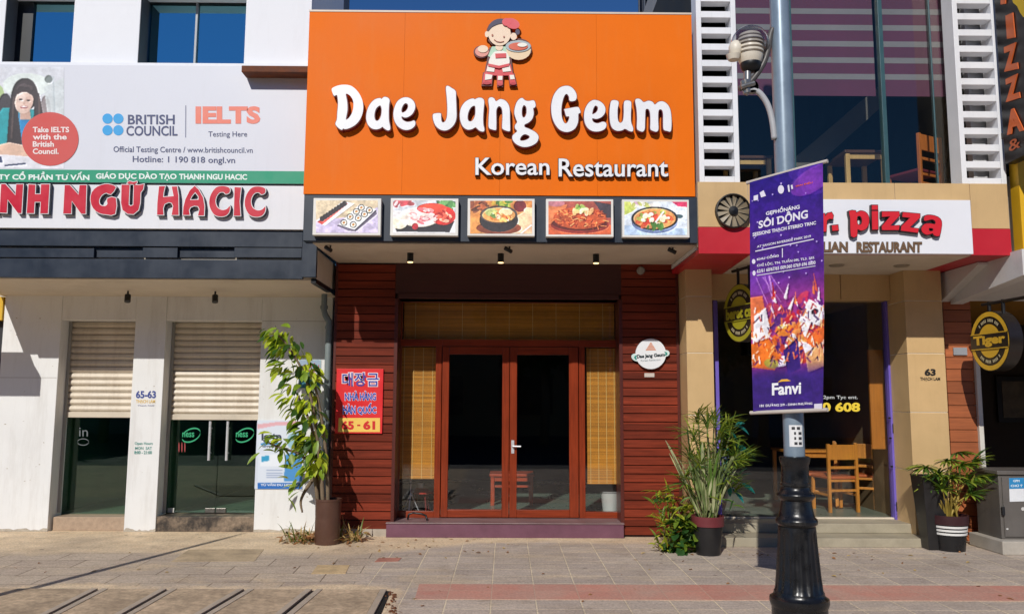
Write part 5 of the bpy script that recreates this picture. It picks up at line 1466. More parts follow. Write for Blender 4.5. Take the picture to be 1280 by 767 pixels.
# ---- vertical pizza sign, edge-on blade beside the upper floor
XV = P(1254.5, 205, 8.5)[0] + 0.01
vp = thing('vertical_pizza_sign', 'tall black blade sign with orange letters spelling pizza down its side', 'sign', (XV, 8.5, 3.9))
PV = Plane((XV, 8, 0), (-1, 0, 0))
zlo = PV.hit(1254.5, 206).z; 
yb_ = 8.5
MB().box(XV + 0.004, XV + 0.12, yb_ - 1.1, yb_, zlo, zlo + 4.5).build('panel', pm('black_sign_panel', (24, 22, 24), 0.35, 0.2, 5), vp, bevel=0.004)
MB().box(XV + 0.02, XV + 0.10, yb_, yb_ + 0.2, zlo + 0.3, zlo + 0.36).build('bracket', BLACK, vp)
mb = MB()
for ch, q in (('P', ((1252, -28), (1268, -33), (1268, 3), (1252, 6))), ('I', ((1258, 20), (1267, 16), (1270, 47), (1260, 49))), ('Z', ((1254.5, 60), (1271, 53), (1275, 86), (1256.5, 90))),
              ('Z', ((1256.5, 100), (1273, 92), (1277.5, 122), (1258.5, 128))), ('A', ((1257.5, 140), (1276, 132), (1281, 163), (1260, 169)))):
    words_on(mb, ch, q, PV, 0.012, 0.011, 0.05)
mb.build('lettering', pm('orange_letter', (212, 100, 44), 0.4), vp)
mb = MB(); words_on(mb, '&', ((1260, 177), (1276, 170), (1276, 184), (1262, 190)), PV, 0.004, 0, 0.01); mb.build('outline_mark', flat((190, 92, 46)), vp)
mb = MB(); put2d(mb, glyph([[(1266, 0), (1290, -8), (1290, 12), (1280, 22), (1272, 8)]], (0, 0), 1, 2), ident, PV, 0.006); mb.build('yellow_mark', flat((222, 186, 40)), vp)

# ---- round drum signs hung from brackets
def drum(name, label, px, py, Y, rpx, ang, ztop, face_word, col, thick=0.15):
    x, z = P(px, py, Y)
    sc = (Vector((x, Y, z)) - Vector((0, 0, EYE))).dot(CAM_R @ Vector((0, 0, -1)))
    R = rpx * sc / F
    t = thing(name, label, 'sign', (0, 0, 0)); ORG[t.name] = Vector((0, 0, 0))
    YL, BK = pm('sign_' + col, {'yellow': (222, 176, 50), 'lime': (166, 160, 36)}[col], 0.45, 0.08, 8), pm('sign_black', (34, 28, 24), 0.35)
    MB().lathe([(0.0, 0), (R, 0), (R, thick), (0.0, thick)], n=48, axis='y').build('drum', BK, t, smooth='auto')
    PF = Plane((0, 0, 0), (0, -1, 0))
    def ringm(r0, r1, out, a0=0, a1=2 * math.pi, n=48):
        m = MB()
        for k in range(n):
            a, b2 = a0 + (a1 - a0) * k / n, a0 + (a1 - a0) * (k + 1) / n
            m.quad((r0 * math.cos(a), -out, r0 * math.sin(a)), (r1 * math.cos(a), -out, r1 * math.sin(a)), (r1 * math.cos(b2), -out, r1 * math.sin(b2)), (r0 * math.cos(b2), -out, r0 * math.sin(b2)))
        return m
    ringm(R * 0.82, R * 0.975, 0.003).build('outer_ring', YL, t)
    ringm(0.0, R * 0.56, 0.003).build('inner_disc', YL, t)
    MB().box(-R * 0.93, R * 0.93, -0.012, -0.004, -R * 0.27, R * 0.27).build('name_band', BK, t)
    m = MB(); m.box(-R * .93, R * .93, -0.0125, -0.0122, R * .24, R * .27); m.box(-R * .93, R * .93, -0.0125, -0.0122, -R * .27, -R * .24); m.build('band_edge', YL, t)
    def local_words(body, x0, x1, z0, z1, out, bold, m):
        v, f, e = text2d(body, bold)
        ax, bx_ = min(p[0] for p in v), max(p[0] for p in v); ay, by = min(p[1] for p in v), max(p[1] for p in v)
        m.add([(x0 + (p[0] - ax) / (bx_ - ax) * (x1 - x0), -out, z0 + (p[1] - ay) / (by - ay) * (z1 - z0)) for p in v], f)
    m = MB(); local_words(face_word, -R * .78, R * .84, -R * .2, R * .2, 0.015, 0.05, m); m.build('lettering', YL, t)
    m = MB()
    for k in range(15):
        for s, sg in ((0.69, 1), (0.69, -1)):
            a = sg * math.pi / 2 + (k - 7) * 0.105
            if k % 5 == 3: continue
            u = Vector((math.cos(a), 0, math.sin(a))); tv = Vector((-math.sin(a), 0, math.cos(a)))
            p = u * R * s
            m.quad(*[p + tv * R * a1 + u * R * b1 + Vector((0, -0.004, 0)) for a1, b1 in ((-.025, -.05), (.025, -.05), (.025, .05), (-.025, .05))])
    m.build('ring_lettering', pm('sign_cream', (196, 186, 150), 0.5), t)
    m = MB(); dz = ztop - z
    m.tube([(-R * .25, thick / 2, R * 0.95), (-R * .25, thick / 2, dz)], 0.018); m.tube([(R * .45, thick / 2, R * 0.87), (R * .45, thick / 2, dz)], 0.018)
    m.tube([(-R * .6, thick / 2, dz - 0.02), (R * 2.0, thick / 2, dz - 0.02)], 0.018)
    m.build('hanger', BLACK, t)
    t.location = (x, Y, z); t.rotation_euler = (0, 0, ang)
    return t
drum('round_bar_sign', 'round black and yellow drum sign hanging at the right under the white concrete canopy', 1237, 426, 8.9, 37.5, R_(-86), P(1237, 376, 8.9)[1], 'Tiger', 'yellow')
drum('round_pizza_sign', 'round lime yellow drum sign half hidden behind the purple banner', 924, 391, 9.3, 36.5, R_(-74), zc - 0.01, 'beret ca', 'lime', 0.1)

# ---- posters on the right white pier
ps = board('blue_poster', 'pale poster with a blue bottom strip on the white pier behind the potted tree', 'poster', 321.5, 525, 378, 611, YW - 0.012, 0.01, flat((206, 214, 226)), 'sheet', 0)
cv = Canvas(64, 96, (212, 220, 232)); cv.poly([(0, .93), (1, .93), (1, 1), (0, 1)], (40, 110, 186)); cv.poly([(0, .9), (1, .9), (1, .98), (0, .98)], (34, 104, 184))
cv.poly([(0, .05), (.4, .02), (1, .0), (1, .06), (.4, .07), (0, .12)], (222, 170, 178)); cv.poly([(.62, .5), (1, .36), (1, .88), (.58, .88)], (70, 140, 200)); cv.ell(.85, .3, .2, .14, (150, 190, 206)); cv.poly([(.06, .5), (.5, .48), (.5, .66), (.06, .66)], (226, 232, 240)); cv.poly([(.08, .52), (.26, .5), (.26, .58), (.08, .6)], (40, 150, 196)); cv.line([(.1, .34), (.5, .33)], .025, (40, 130, 190))
for y in (.72, .76, .79, .82): cv.line([(.2, y), (.55, y)], .006, (120, 140, 180))
cv.blur(1); picture('print', cv, (322, 525.5, 377.5, 610.5), front(YW - 0.012), 0.002, ps)
ink('lettering', [('lg tn', (327, 540, 352, 553), 0.04), ('dgpoxc', (328, 556, 354, 559.5), 0.02)], (50, 56, 84), ps, front(YW - 0.012), 0.004)
ink('strip_lettering', [('TỪ VẤN DU HỌC', (326, 603, 366, 607.5), 0.03)], (226, 234, 244), ps, front(YW - 0.012), 0.004)
p2 = board('teal_poster', 'small teal and red poster high on the white pier beside the downpipe', 'poster', 374, 449.5, 400, 485, YW - 0.012, 0.01, flat((170, 196, 206)), 'sheet', 0)
cv = Canvas(40, 50, (150, 170, 190)); cv.poly([(0, .45), (1, .3), (1, 1), (0, 1)], (40, 110, 130)); cv.poly([(.5, .4), (1, .25), (1, .6)], (206, 200, 206)); cv.blur(1); picture('print', cv, (374.3, 450, 399.7, 484.7), front(YW - 0.012), 0.002, p2)
ink('lettering', [('TUYỂN', (379, 453.5, 399, 459.5), 0.03), ('SINH', (384, 461, 396, 465), 0.03)], (176, 40, 60), p2, front(YW - 0.012), 0.004)

# ================================================================== BLINDS BEHIND THE RESTAURANT GLASS
BAM = wood_mat('bamboo_slats', (216, 146, 44), 0.0105, 'x', 0.6, 0.16, 0.28, 0)
STR = pm('blind_cord', (222, 190, 120), 0.8)
def bamboo(x0, x1, z0, z1, Y, label, strings):
    t = thing('bamboo_blind', label, 'blind', ((x0 + x1) / 2, Y, z1), 'bamboo slat blinds behind the restaurant glass')
    m = MB(); z = z0 + 0.03
    while z < z1:
        j = random.uniform(-0.0012, 0.0012)
        m.box(x0 + random.uniform(0, .004), x1 - random.uniform(0, .004), Y + j, Y + 0.003 + j, z, z + 0.0088); z += 0.0105
    m.build('slats', BAM, t)
    MB().box(x0 - 0.004, x1 + 0.004, Y - 0.006, Y + 0.01, z0, z0 + 0.028).build('bottom_rail', BAM, t, bevel=0.003)
    s = MB()
    for k in range(strings):
        x = x0 + (x1 - x0) * (k + 0.5) / strings
        s.box(x - 0.003, x + 0.003, Y - 0.0075, Y - 0.0045, z0, z1)
    s.build('cords', STR, t)
YBL = YD + 0.13
bamboo(X(500.5), X(771), Z(425.5, YBL), Z(379.5, YBL) + 0.05, YBL, 'wide bamboo slat blind filling the transom above the restaurant doors', 9)
bamboo(P(498.5, 520, YBL)[0], P(546, 520, YBL)[0], Z(598.5, YBL), Z(435, YBL), YBL, 'narrow bamboo slat blind left of the doors, its left edge in shade', 4)
bamboo(P(733, 520, YBL)[0], P(773, 520, YBL)[0], Z(604, YBL), Z(435, YBL), YBL, 'narrow bamboo slat blind right of the doors, fully in the sun', 4)

# ================================================================== FURNITURE
def chair_proto(name, label, wood, seatm, loc, rot, seat_h=0.45, group=None):
    t = thing(name, label, 'chair', (0, 0, 0), group)
    ORG[t.name] = Vector((0, 0, 0))
    w, d = 0.42, 0.42
    MB().box(-w / 2, w / 2, -d / 2, d / 2, seat_h - 0.035, seat_h).build('seat', seatm, t, bevel=0.01)
    for sx in (-1, 1):
        for sy in (-1, 1):
            h = 0.86 if sy < 0 else seat_h - 0.035
            x, y = sx * (w / 2 - 0.02), sy * (d / 2 - 0.02) - (0.025 if sy < 0 else 0)
            MB().box(x - 0.018, x + 0.018, y - 0.02, y + 0.02, 0, h).build('leg', wood, t, bevel=0.004)
    bk = MB()
    bk.box(-w / 2 + 0.038, w / 2 - 0.038, -d / 2 - 0.022, -d / 2 - 0.004, 0.66, 0.85)
    bk.box(-w / 2 + 0.038, w / 2 - 0.038, -d / 2 - 0.022, -d / 2 - 0.004, 0.545, 0.58)
    bk.build('backrest', wood, t, bevel=0.004)
    st = MB()
    st.box(-w / 2 + 0.038, w / 2 - 0.038, -d / 2 - 0.018, -d / 2 + 0.004, 0.26, 0.29)
    st.box(-w / 2 + 0.01, -w / 2 + 0.03, -d / 2, d / 2 - 0.04, 0.20, 0.23)
    st.box(w / 2 - 0.03, w / 2 - 0.01, -d / 2, d / 2 - 0.04, 0.20, 0.23)
    st.box(-w / 2 + 0.038, w / 2 - 0.038, -d / 2 + 0.01, -d / 2 + 0.03, 0.38, 0.41)
    st.build('stretcher', wood, t, bevel=0.003)
    t.location = loc; t.rotation_euler = (0, 0, rot)
    return t
def relabel(o, label): o['label'] = label; return o
OAK = wood_mat('honey_oak', (206, 132, 52), 0, 'z', 0.4, 0.18)
ORS = pm('orange_seat', (190, 92, 40), 0.6, 0.1, 6)
xq, yq = G(1052, 640, 0.207)
c1 = chair_proto('dining_chair', 'honey coloured wooden chair inside the pizza glass with its back to the street', OAK, ORS, (xq, yq + 0.2, 0.207), R_(8), group='wooden chairs inside the pizza restaurant')
c2 = copy_tree(c1); xq2, _ = P(1093, 600, yq + 0.4); c2.location = (xq2, yq + 0.42, 0.207); c2.rotation_euler = (0, 0, R_(-28)); relabel(c2, 'honey coloured wooden chair inside the pizza glass nearest the violet door frame')
c3 = copy_tree(c1); xq3, _ = P(1026, 600, yq + 0.55); c3.location = (xq3, yq + 0.62, 0.207); c3.rotation_euler = (0, 0, R_(70)); relabel(c3, 'honey coloured wooden chair inside the pizza glass partly hidden behind the lamp post base')
def table(name, label, x, y, z, w, d, h, top, leg, shelf=False, group=None):
    t = thing(name, label, 'table', (x, y, z), group)
    MB().box(x - w / 2, x + w / 2, y - d / 2, y + d / 2, z + h - 0.035, z + h).build('tabletop', top, t, bevel=0.005)
    for sx in (-1, 1):
        for sy in (-1, 1):
            a, b2 = x + sx * (w / 2 - 0.04), y + sy * (d / 2 - 0.04)
            MB().box(a - 0.025, a + 0.025, b2 - 0.025, b2 + 0.025, z, z + h - 0.036).build('leg', leg, t, bevel=0.004)
    ap = MB(); ap.box(x - w / 2 + 0.07, x + w / 2 - 0.07, y - d / 2 + 0.03, y - d / 2 + 0.05, z + h - 0.1, z + h - 0.04)
    ap.build('apron', leg, t)
    if shelf: MB().box(x - w / 2 + 0.05, x + w / 2 - 0.05, y - d / 2 + 0.05, y + d / 2 - 0.05, z + 0.24, z + 0.27).build('shelf', top, t, bevel=0.004)
    return t
table('dining_table', 'honey coloured wooden table behind the chairs inside the pizza restaurant', xq + 0.05, yq + 1.0, 0.207, 1.0, 0.7, 0.74, OAK, OAK)
wp = MB().box(P(1088, 500, 10.3)[0], P(1106, 500, 10.3)[0], 10.3, 10.34, P(1097, 561, 10.3)[1], P(1097, 437, 10.3)[1]).build('wooden_panel', wood_mat('amber_plank', (196, 120, 46), 0, 'z', 0.4, 0.2), None, bevel=0.004)
tag(wp, 'tall narrow amber wooden panel just inside the pizza glass beside the violet door frame', 'panel')
# table and stool inside the Korean restaurant
RW = wood_mat('red_table_wood', (176, 72, 40), 0, 'x', 0.3, 0.2)
Yt = 11.4
xt0, xt1 = P(612, 592, Yt)[0], P(668, 592, Yt)[0]
table('dining_table', 'small reddish wooden table with a low shelf seen through the restaurant door glass', (xt0 + xt1) / 2, Yt + 0.25, zfl, xt1 - xt0, 0.5, P(640, 592, Yt)[1] - zfl, RW, RW, True)
# stand in the left side window: thin tripod with a small red shade behind
xs_, zs_ = P(512, 640, 10.42)
ts = thing('tripod_stand', 'thin metal tripod stand just behind the left side window of the restaurant', 'stand', (xs_, 10.5, zfl))
m = MB(); m.tube([(xs_, 10.5, zfl + 0.25), (xs_, 10.5, zfl + 0.62)], 0.007, 8)
m.build('pole', ALU, ts)
for a in (0.4, 2.5, 4.6):
    MB().tube([(xs_, 10.5, zfl + 0.27), (xs_ + 0.13 * math.cos(a), 10.5 + 0.1 * math.sin(a), zfl + 0.005)], 0.007, 8).build('leg', ALU, ts)
xq_, zq_ = P(526, 625, 10.8)
sl_ = thing('red_stool', 'low red stool with a small white cup on it behind the left side window', 'stool', (xq_, 10.8, zfl))
MB().lathe([(0.0, 0.30), (0.06, 0.30), (0.15, 0.25), (0.15, 0.235), (0.0, 0.235)], (xq_, 10.8, zfl), 24).build('seat', pm('red_plastic', (190, 56, 44), 0.4), sl_, smooth='auto')
for a in (0.6, 2.2, 3.8, 5.4):
    MB().tube([(xq_ + 0.09 * math.cos(a), 10.8 + 0.09 * math.sin(a), zfl + 0.24), (xq_ + 0.13 * math.cos(a), 10.8 + 0.13 * math.sin(a), zfl)], 0.012, 8).build('leg', pm('dark_red_plastic', (110, 34, 30), 0.5), sl_)
cu = MB().lathe([(0.0, 0.301), (0.035, 0.301), (0.042, 0.36), (0.038, 0.36), (0.03, 0.31), (0, 0.31)], (xq_ - 0.01, 10.8, zfl), 16).build('cup', pm('white_china', (228, 226, 220), 0.3), None, smooth='auto')
tag(cu, 'small white cup standing on the low red stool', 'cup')
xb_, zb_q = P(763, 638, 10.6)
bk = thing('white_bucket', 'pale grey tapered bucket behind the right side window under the bamboo blind', 'bucket', (xb_, 10.6, zfl))
MB().lathe([(0.0, 0.0), (0.09, 0.0), (0.12, 0.28), (0.11, 0.28), (0.085, 0.01), (0, 0.01)], (xb_, 10.62, zfl), 24).build('body', pm('pale_plastic', (196, 196, 192), 0.5), bk, smooth='auto')
MB().lathe([(0.122, 0.27), (0.128, 0.275), (0.128, 0.29), (0.115, 0.29)], (xb_, 10.62, zfl), 24).build('rim', pm('grey_rim', (150, 150, 148), 0.5), bk, smooth='auto')
hz = MB(); pts = [(P(496 + i * 4.2, 0, 9.98)[0], 10.0, 0) for i in range(9)]
hs = MB(); hx0, hx1 = P(509, 652, 10.0)[0], P(534, 652, 10.0)[0]
hs.tube([(hx0, 10.05, 0.18), (hx0 + 0.01, 10.05, 0.24), (hx0 + 0.06, 10.07, 0.255), (hx1 - 0.08, 10.07, 0.245), (hx1 - 0.02, 10.04, 0.225), (hx1, 10.0, 0.18)], 0.012, 8)
hso = hs.build('black_hose', BLACK, None, smooth=True); tag(hso, 'short bent black hose lying on the restaurant step below the left side window', 'hose')
# upstairs furniture
zup = zfu + 0.002
PINE = wood_mat('pale_pine', (222, 176, 112), 0, 'z', 0.4, 0.12)
def up_table(pxa, pxb, pytop, Y, label):
    xa, zt_ = P(pxa, pytop, Y); xb = P(pxb, pytop, Y)[0]
    return table('upstairs_table', label, (xa + xb) / 2, Y + 0.3, zup, xb - xa, 0.6, zt_ - zup, wood_mat('dark_tabletop', (96, 62, 44), 0, 'x', 0.4), PINE, group='tables behind the upper floor glass')
up_table(1056, 1110, 187, 9.3, 'upstairs table with pale legs seen behind the middle upper pane')
up_table(918, 966, 194, 9.5, 'upstairs table seen behind the narrow upper pane left of the lamp post pole')
xq, zq = P(1142, 212, 9.4)
c4 = chair_proto('upstairs_chair', 'orange backed wooden chair behind the upper pane above the pizza sign', wood_mat('orange_chair_wood', (206, 116, 56), 0, 'z', 0.4), pm('maroon_seat', (120, 40, 50), 0.6), (xq, 9.4, zup), R_(28))

# ================================================================== STREET LAMP AND BANNER
xL, yL = G(1000.5, 789)
LAMPX = xL
lamp = thing('street_lamp', 'grey street lamp pole on a black cast iron base with a microphone shaped lamp', 'street lamp', (xL, yL, 0))
IRON = pm('black_cast_iron', (22, 23, 26), 0.3, 0.3, 12, 0.25, 60, dirt_or_sheen=0.3, dirt_or_sheen_rgb=(92, 86, 78), bmp=0.3, bscale=38, dlo=0.6, dhi=0.72)
GALV = pm('galvanised_steel', (136, 152, 166), 0.36, 0.1, 6, 0.06, 50, dirt_or_sheen=0.25, dirt_or_sheen_rgb=(96, 108, 120), streak=True, metal=0.25)
def lz(py): return P(997, py, yL)[1]
sc6 = F / (yL * math.cos(PITCH) + (0.6 - EYE) * math.sin(PITCH))
prof = [(782, 33), (768, 33.5), (757, 33.5), (756, 34.5), (751, 36), (746, 35.5), (744, 32), (741, 30.5), (738, 30)]
base1 = MB().lathe([(0, lz(782) - 0.05), (33 / sc6, lz(782) - 0.05)] + [(r / sc6, lz(y)) for y, r in prof], (xL, yL, 0), 40)
base1.build('base_foot', IRON, lamp, smooth='auto')
# fluted tapering body with arched panels
m = MB(); n = 96; rows = [(738, 29.6), (733, 28.9), (720, 27.6), (700, 26), (680, 24.4), (664, 23.2), (660, 22.9), (657, 22.6)]
vs_ = []
for i, (py, r) in enumerate(rows):
    for k in range(n):
        a = 2 * math.pi * k / n
        u = (k % 12) / 12.0
        groove = 0.0
        if 0.12 < u < 0.88:
            e = min(u - 0.12, 0.88 - u)
            arch = 1.0 if 0 < i < 5 else (0.7 if i == 5 and 0.28 < u < 0.72 else 0.0)
            groove = arch * min(1, e / 0.05) * 2.0
            if 0.36 < u < 0.64 and 0 < i < 6: groove -= 0.9 * min(1, min(u - 0.36, 0.64 - u) / 0.06) * arch
        rr = (r - groove) / sc6
        vs_.append((xL + rr * math.cos(a + 0.2), yL + rr * math.sin(a + 0.2), lz(py)))
fs = [(i * n + k, i * n + (k + 1) % n, (i + 1) * n + (k + 1) % n, (i + 1) * n + k) for i in range(len(rows) - 1) for k in range(n)]
m.add(vs_, fs); m.build('fluted_body', IRON, lamp, smooth='auto')
prof = [(657, 22), (655, 23), (653.5, 25), (650, 25.4), (647, 24.6), (645.5, 22.5), (640, 20.8), (632, 19.2), (625, 18.4), (623, 20.5), (620, 23.2), (617, 23.4), (615, 22), (613, 19), (609, 17.4), (607, 17.4), (606, 18.4), (603, 18.4), (602, 17.2), (596, 16.8), (588, 16.6), (581, 16.8), (577.5, 18), (574, 18.8), (570.5, 18.8), (569.5, 16)]
MB().lathe([(r / sc6, lz(y)) for y, r in prof] + [(0, lz(569.5))], (xL, yL, 0), 40).build('base_collar', IRON, lamp, smooth='auto')
rp_ = 12.9 / sc6
MB().lathe([(rp_, lz(571)), (rp_ * 0.985, 3.0), (rp_ * 0.95, 7.2), (0, 7.2)], (xL, yL, 0), 32).build('pole', GALV, lamp, smooth='auto')
PPL = front(yL - rp_ - 0.002)
mb = MB()
def wrap(pxa, pxb, pya, pyb, out, m, nseg=8):
    xa, xb = P(pxa, 540, yL - rp_)[0] - xL, P(pxb, 540, yL - rp_)[0] - xL
    za, zb_ = P(997, pya, yL - rp_)[1], P(997, pyb, yL - rp_)[1]
    r = rp_ + out
    pts = []
    for k in range(nseg + 1):
        x = xa + (xb - xa) * k / nseg; x = max(-r * .98, min(r * .98, x)); pts.append((xL + x, yL - math.sqrt(r * r - x * x)))
    for k in range(nseg):
        m.quad((*pts[k], zb_), (*pts[k + 1], zb_), (*pts[k + 1], za), (*pts[k], za))
wrap(987.5, 1003.5, 531, 558, 0.002, mb); stk = mb.build('sticker', flat((226, 226, 226)), lamp)
mb = MB()
for r in range(4):
    for c_, wdt in ((0, 4.2), (1, 4.6)):
        if (r, c_) == (1, 0) or (r, c_) == (2, 0): wdt = 2.6
        a = 992.5 + c_ * 5.4 if r else 990 + c_ * 6
        wrap(a, a + wdt * 0.9, 533.2 + r * 6.3, 536.6 + r * 6.3, 0.004, mb, 2)
mb.build('sticker_marks', flat((50, 50, 54)), stk)
# microphone shaped lamp head on curled arms
YM = yL - 0.02
def L3(px, py, dy=0.0):
    x, z = P(px, py, YM + dy); return (x, YM + dy, z)
scm = F / (YM * math.cos(PITCH) + (4.2 - EYE) * math.sin(PITCH))
mx_, mz_ = P(936, 60, YM)
MIC = pm('cream_lamp_shell', (226, 216, 198), 0.4, 0.05, 6, 0.04, 60, dirt_or_sheen=0.2, dirt_or_sheen_rgb=(150, 130, 100))
pz_ = lambda py: P(936, py, YM)[1]
hd_ = MB().lathe([(0, pz_(41)), (8 / scm, pz_(41.5)), (13 / scm, pz_(44)), (15.5 / scm, pz_(50)), (16.5 / scm, pz_(58)), (16.5 / scm, pz_(66)), (15.5 / scm, pz_(72)), (14 / scm, pz_(77)), (12.4 / scm, pz_(80))], (mx_ + 0.01, YM, 0), 28).build('lamp_head', MIC, lamp, smooth='auto')
MB().lathe([(12.6 / scm, pz_(79)), (13 / scm, pz_(82)), (11 / scm, pz_(87)), (6 / scm, pz_(90)), (0, pz_(90.5))], (mx_ + 0.01, YM, 0), 28).build('black_cap', BLACK, hd_, smooth='auto')
gr = MB()
for k, py in enumerate((48.5, 53.5, 58.5, 63.5, 68.5)):
    r = [14.8, 16.2, 16.7, 16.7, 16.2][k] / scm
    zc_ = pz_(py)
    gr.lathe([(r - 0.004, -0.005), (r + 0.003, -0.006), (r + 0.003, 0.006), (r - 0.004, 0.005)], (mx_ + 0.01, YM, zc_), 28)
gr.build('grille_slots', pm('dark_slot', (112, 98, 80), 0.6), hd_, smooth='auto')
ear = MB()
ear.lathe([(0, -0.07), (0.032, -0.062), (0.05, -0.03), (0.052, 0.01), (0.04, 0.042), (0.02, 0.056), (0, 0.06)], (P(917, 60, YM)[0] + 0.01, YM - 0.02, pz_(62)), 18)
ear.lathe([(0, -0.03), (0.04, -0.028), (0.055, 0.012), (0, 0.03)], (P(915.5, 72, YM)[0], YM - 0.03, pz_(73)), 18)
ear.build('side_shell', MIC, hd_, smooth='auto')
MB().lathe([(24 / scm * math.sin(t), 24 / scm * math.cos(t)) for t in np.linspace(0.0, 1.75, 12)], (P(939, 54, YM)[0], YM + 0.03, pz_(54)), 28).build('clear_dome', glass_mat('smoky_dome', (0.72, 0.72, 0.74), 0.08), hd_, smooth=True)
CHR = pm('dull_chrome', (150, 148, 144), 0.3, 0.1, 10, metal=0.7)
ARM = pm('dark_grey_arm', (84, 80, 78), 0.45, 0.1, 8)
ARML = pm('pale_grey_arm', (176, 176, 178), 0.45, 0.1, 8, 0.05, 60)
MB().tube([L3(934.5, 90), L3(934.5, 108)], 0.028, 12).build('neck', CHR, lamp, smooth='auto')
def curve_pts(ps, k=6):
    out = []
    for i in range(len(ps) - 1):
        p = [np.array(ps[max(0, min(len(ps) - 1, i + j - 1))], float) for j in range(4)]
        for s in range(k):
            t = s / k
            out.append(0.5 * (2 * p[1] + (p[2] - p[0]) * t + (2 * p[0] - 5 * p[1] + 4 * p[2] - p[3]) * t * t + (3 * p[1] - p[0] - 3 * p[2] + p[3]) * t ** 3))
    out.append(np.array(ps[-1], float)); return [tuple(q) for q in out]
MB().tube(curve_pts([L3(924, 111), L3(933, 107), L3(943, 97), L3(954, 80), L3(960, 62), L3(963, 44), L3(966, 36)]), 0.022, 10).build('upper_arm', ARM, lamp, smooth=True)
MB().tube(curve_pts([L3(932, 117), L3(937, 113), L3(944, 113), L3(952, 119), L3(960, 132), L3(965, 150), L3(968, 174)]), 0.022, 10).build('lower_arm', ARML, lamp, smooth=True)
kn = MB(); kn.tube([L3(931, 101), L3(934, 117)], [0.035, 0.03], 12); kn.tube([L3(926, 109, -0.03), L3(943, 104, -0.03)], 0.02, 10); kn.lathe([(0.05, -0.02), (0.06, 0), (0.05, 0.02), (0.035, 0), (0.05, -0.02)], L3(939, 109), 16, axis='y')
kn.build('arm_joint', CHR, lamp, smooth='auto')

# banner
BTL, BTR = Vector(front(yL + 0.10).hit(937, 228)), Vector(front(yL - 0.30).hit(1028.5, 203))
BBL = Vector(front(yL + 0.10).hit(940.5, 516))
nb_ = (BTR - BTL).cross(BBL - BTL).normalized()
if nb_.y > 0: nb_ = -nb_
wave = lambda u, v: 0.012 * math.sin(3.0 * u + 4 * v) * (0.3 + v) + 0.03 * max(0, u - 0.85) * (v ** 2) * 4
BP = Wavy(BTL, nb_)
def _bw(px, py):
    u = min(1.05, max(0, (px - 937) / 92)); v = min(1.0, max(0, (py - (228 - 25 * u)) / (288 + 20 * u)))
    return wave(u, v)
BP.wave = _bw
ban = thing('street_banner', 'tall purple festival banner with orange crowd artwork hung on the street lamp pole', 'banner', tuple((BTL + BTR) / 2))
cv = Canvas(120, 380, (44, 22, 120))
yy, xx = cv.yy, cv.xx
g = np.clip(yy / 0.5, 0, 1)[..., None]
base = np.array([46, 24, 128]) * (1 - g) + np.array([92, 36, 136]) * g
g2 = np.clip((yy - 0.42) / 0.12, 0, 1)[..., None]
base = base * (1 - g2) + np.array([150, 50, 130]) * g2
g3 = np.clip((yy - 0.80) / 0.06, 0, 1)[..., None]
base = base * (1 - g3) + np.array([56, 30, 112]) * g3
cv.a[:] = base
for _ in range(5):
    cv.ell(random.uniform(.6, 1), random.uniform(0, .12), .2, .04, (120, 60, 190), random.random(), .25)
cv.ell(.85, .06, .3, .05, (170, 70, 190), -.3, .4); cv.ell(.05, .44, .3, .05, (140, 70, 190), .2, .5)
for _ in range(26):
    x, y = random.random(), random.uniform(0.02, .5); cv.ell(x, y, .008, .003, (210, 190, 250), 0, .9)
for _ in range(7):
    x = random.uniform(0, .4); cv.line([(x, .42), (x + random.uniform(-.1, .3), .55)], .006, (210, 150, 220), .6)
cv.dabs(60, .5, .62, .5, .1, [(176, 40, 90), (140, 44, 130), (120, 30, 110), (206, 60, 80), (90, 30, 120)], .035, None, .8, 2.2)
for _ in range(34):
    x, y = random.random(), random.uniform(.5, .66)
    l = random.uniform(.03, .08); cv.poly([(x, y), (x + .04, y + .01), (x + random.uniform(-.06, .1), y - l)], random.choice([(214, 44, 40), (226, 90, 60), (238, 226, 230), (236, 120, 50), (190, 40, 80)]))
cv.dabs(46, .5, .66, .5, .08, [(240, 236, 240), (232, 110, 40), (206, 40, 50), (236, 150, 70), (90, 40, 120)], .04, None, .95, 1.8)
cv.dabs(40, .5, .74, .5, .06, [(232, 110, 30), (240, 150, 60), (206, 60, 40), (240, 238, 240), (70, 30, 110), (236, 180, 120)], .05, None, .95, 1.8)
cv.poly([(0, .5), (.16, .5), (.22, .62), (.18, .7), (0, .68)], (236, 120, 70)); cv.poly([(.05, .58), (.2, .55), (.26, .66), (.14, .74), (.02, .7)], (244, 240, 244))
cv.ell(.45, .655, .13, .025, (232, 130, 40)); cv.ell(.42, .64, .07, .01, (244, 206, 90)); cv.poly([(.0, .70), (.22, .68), (.4, .76), (.3, .82), (.0, .8)], (236, 116, 30)); cv.poly([(.42, .74), (.62, .69), (.66, .82), (.48, .84)], (60, 30, 120))
cv.poly([(.64, .62), (.78, .54), (.98, .58), (.96, .66), (.8, .64), (.72, .7)], (244, 240, 242)); cv.ell(.86, .595, .05, .012, (70, 40, 60)); cv.ell(.9, .7, .16, .035, (236, 110, 40), -.4); cv.poly([(.66, .7), (.8, .73), (.9, .8), (.74, .78)], (242, 236, 244)); cv.poly([(.72, .76), (.98, .72), (1, .82), (.76, .84)], (232, 170, 110))
cv.ell(.26, .79, .1, .02, (150, 160, 60), .3, .8)
for _ in range(170):
    x, y = random.random(), random.uniform(.56, .8); a = random.uniform(-.9, .9); l = random.uniform(.03, .1)
    cv.line([(x, y), (x + l * math.sin(a), y - l * .3 * math.cos(a))], random.uniform(.004, .012), random.choice([(244, 240, 244), (236, 120, 40), (206, 50, 50), (250, 190, 110), (110, 40, 120), (60, 24, 80), (226, 80, 60)]), .85)
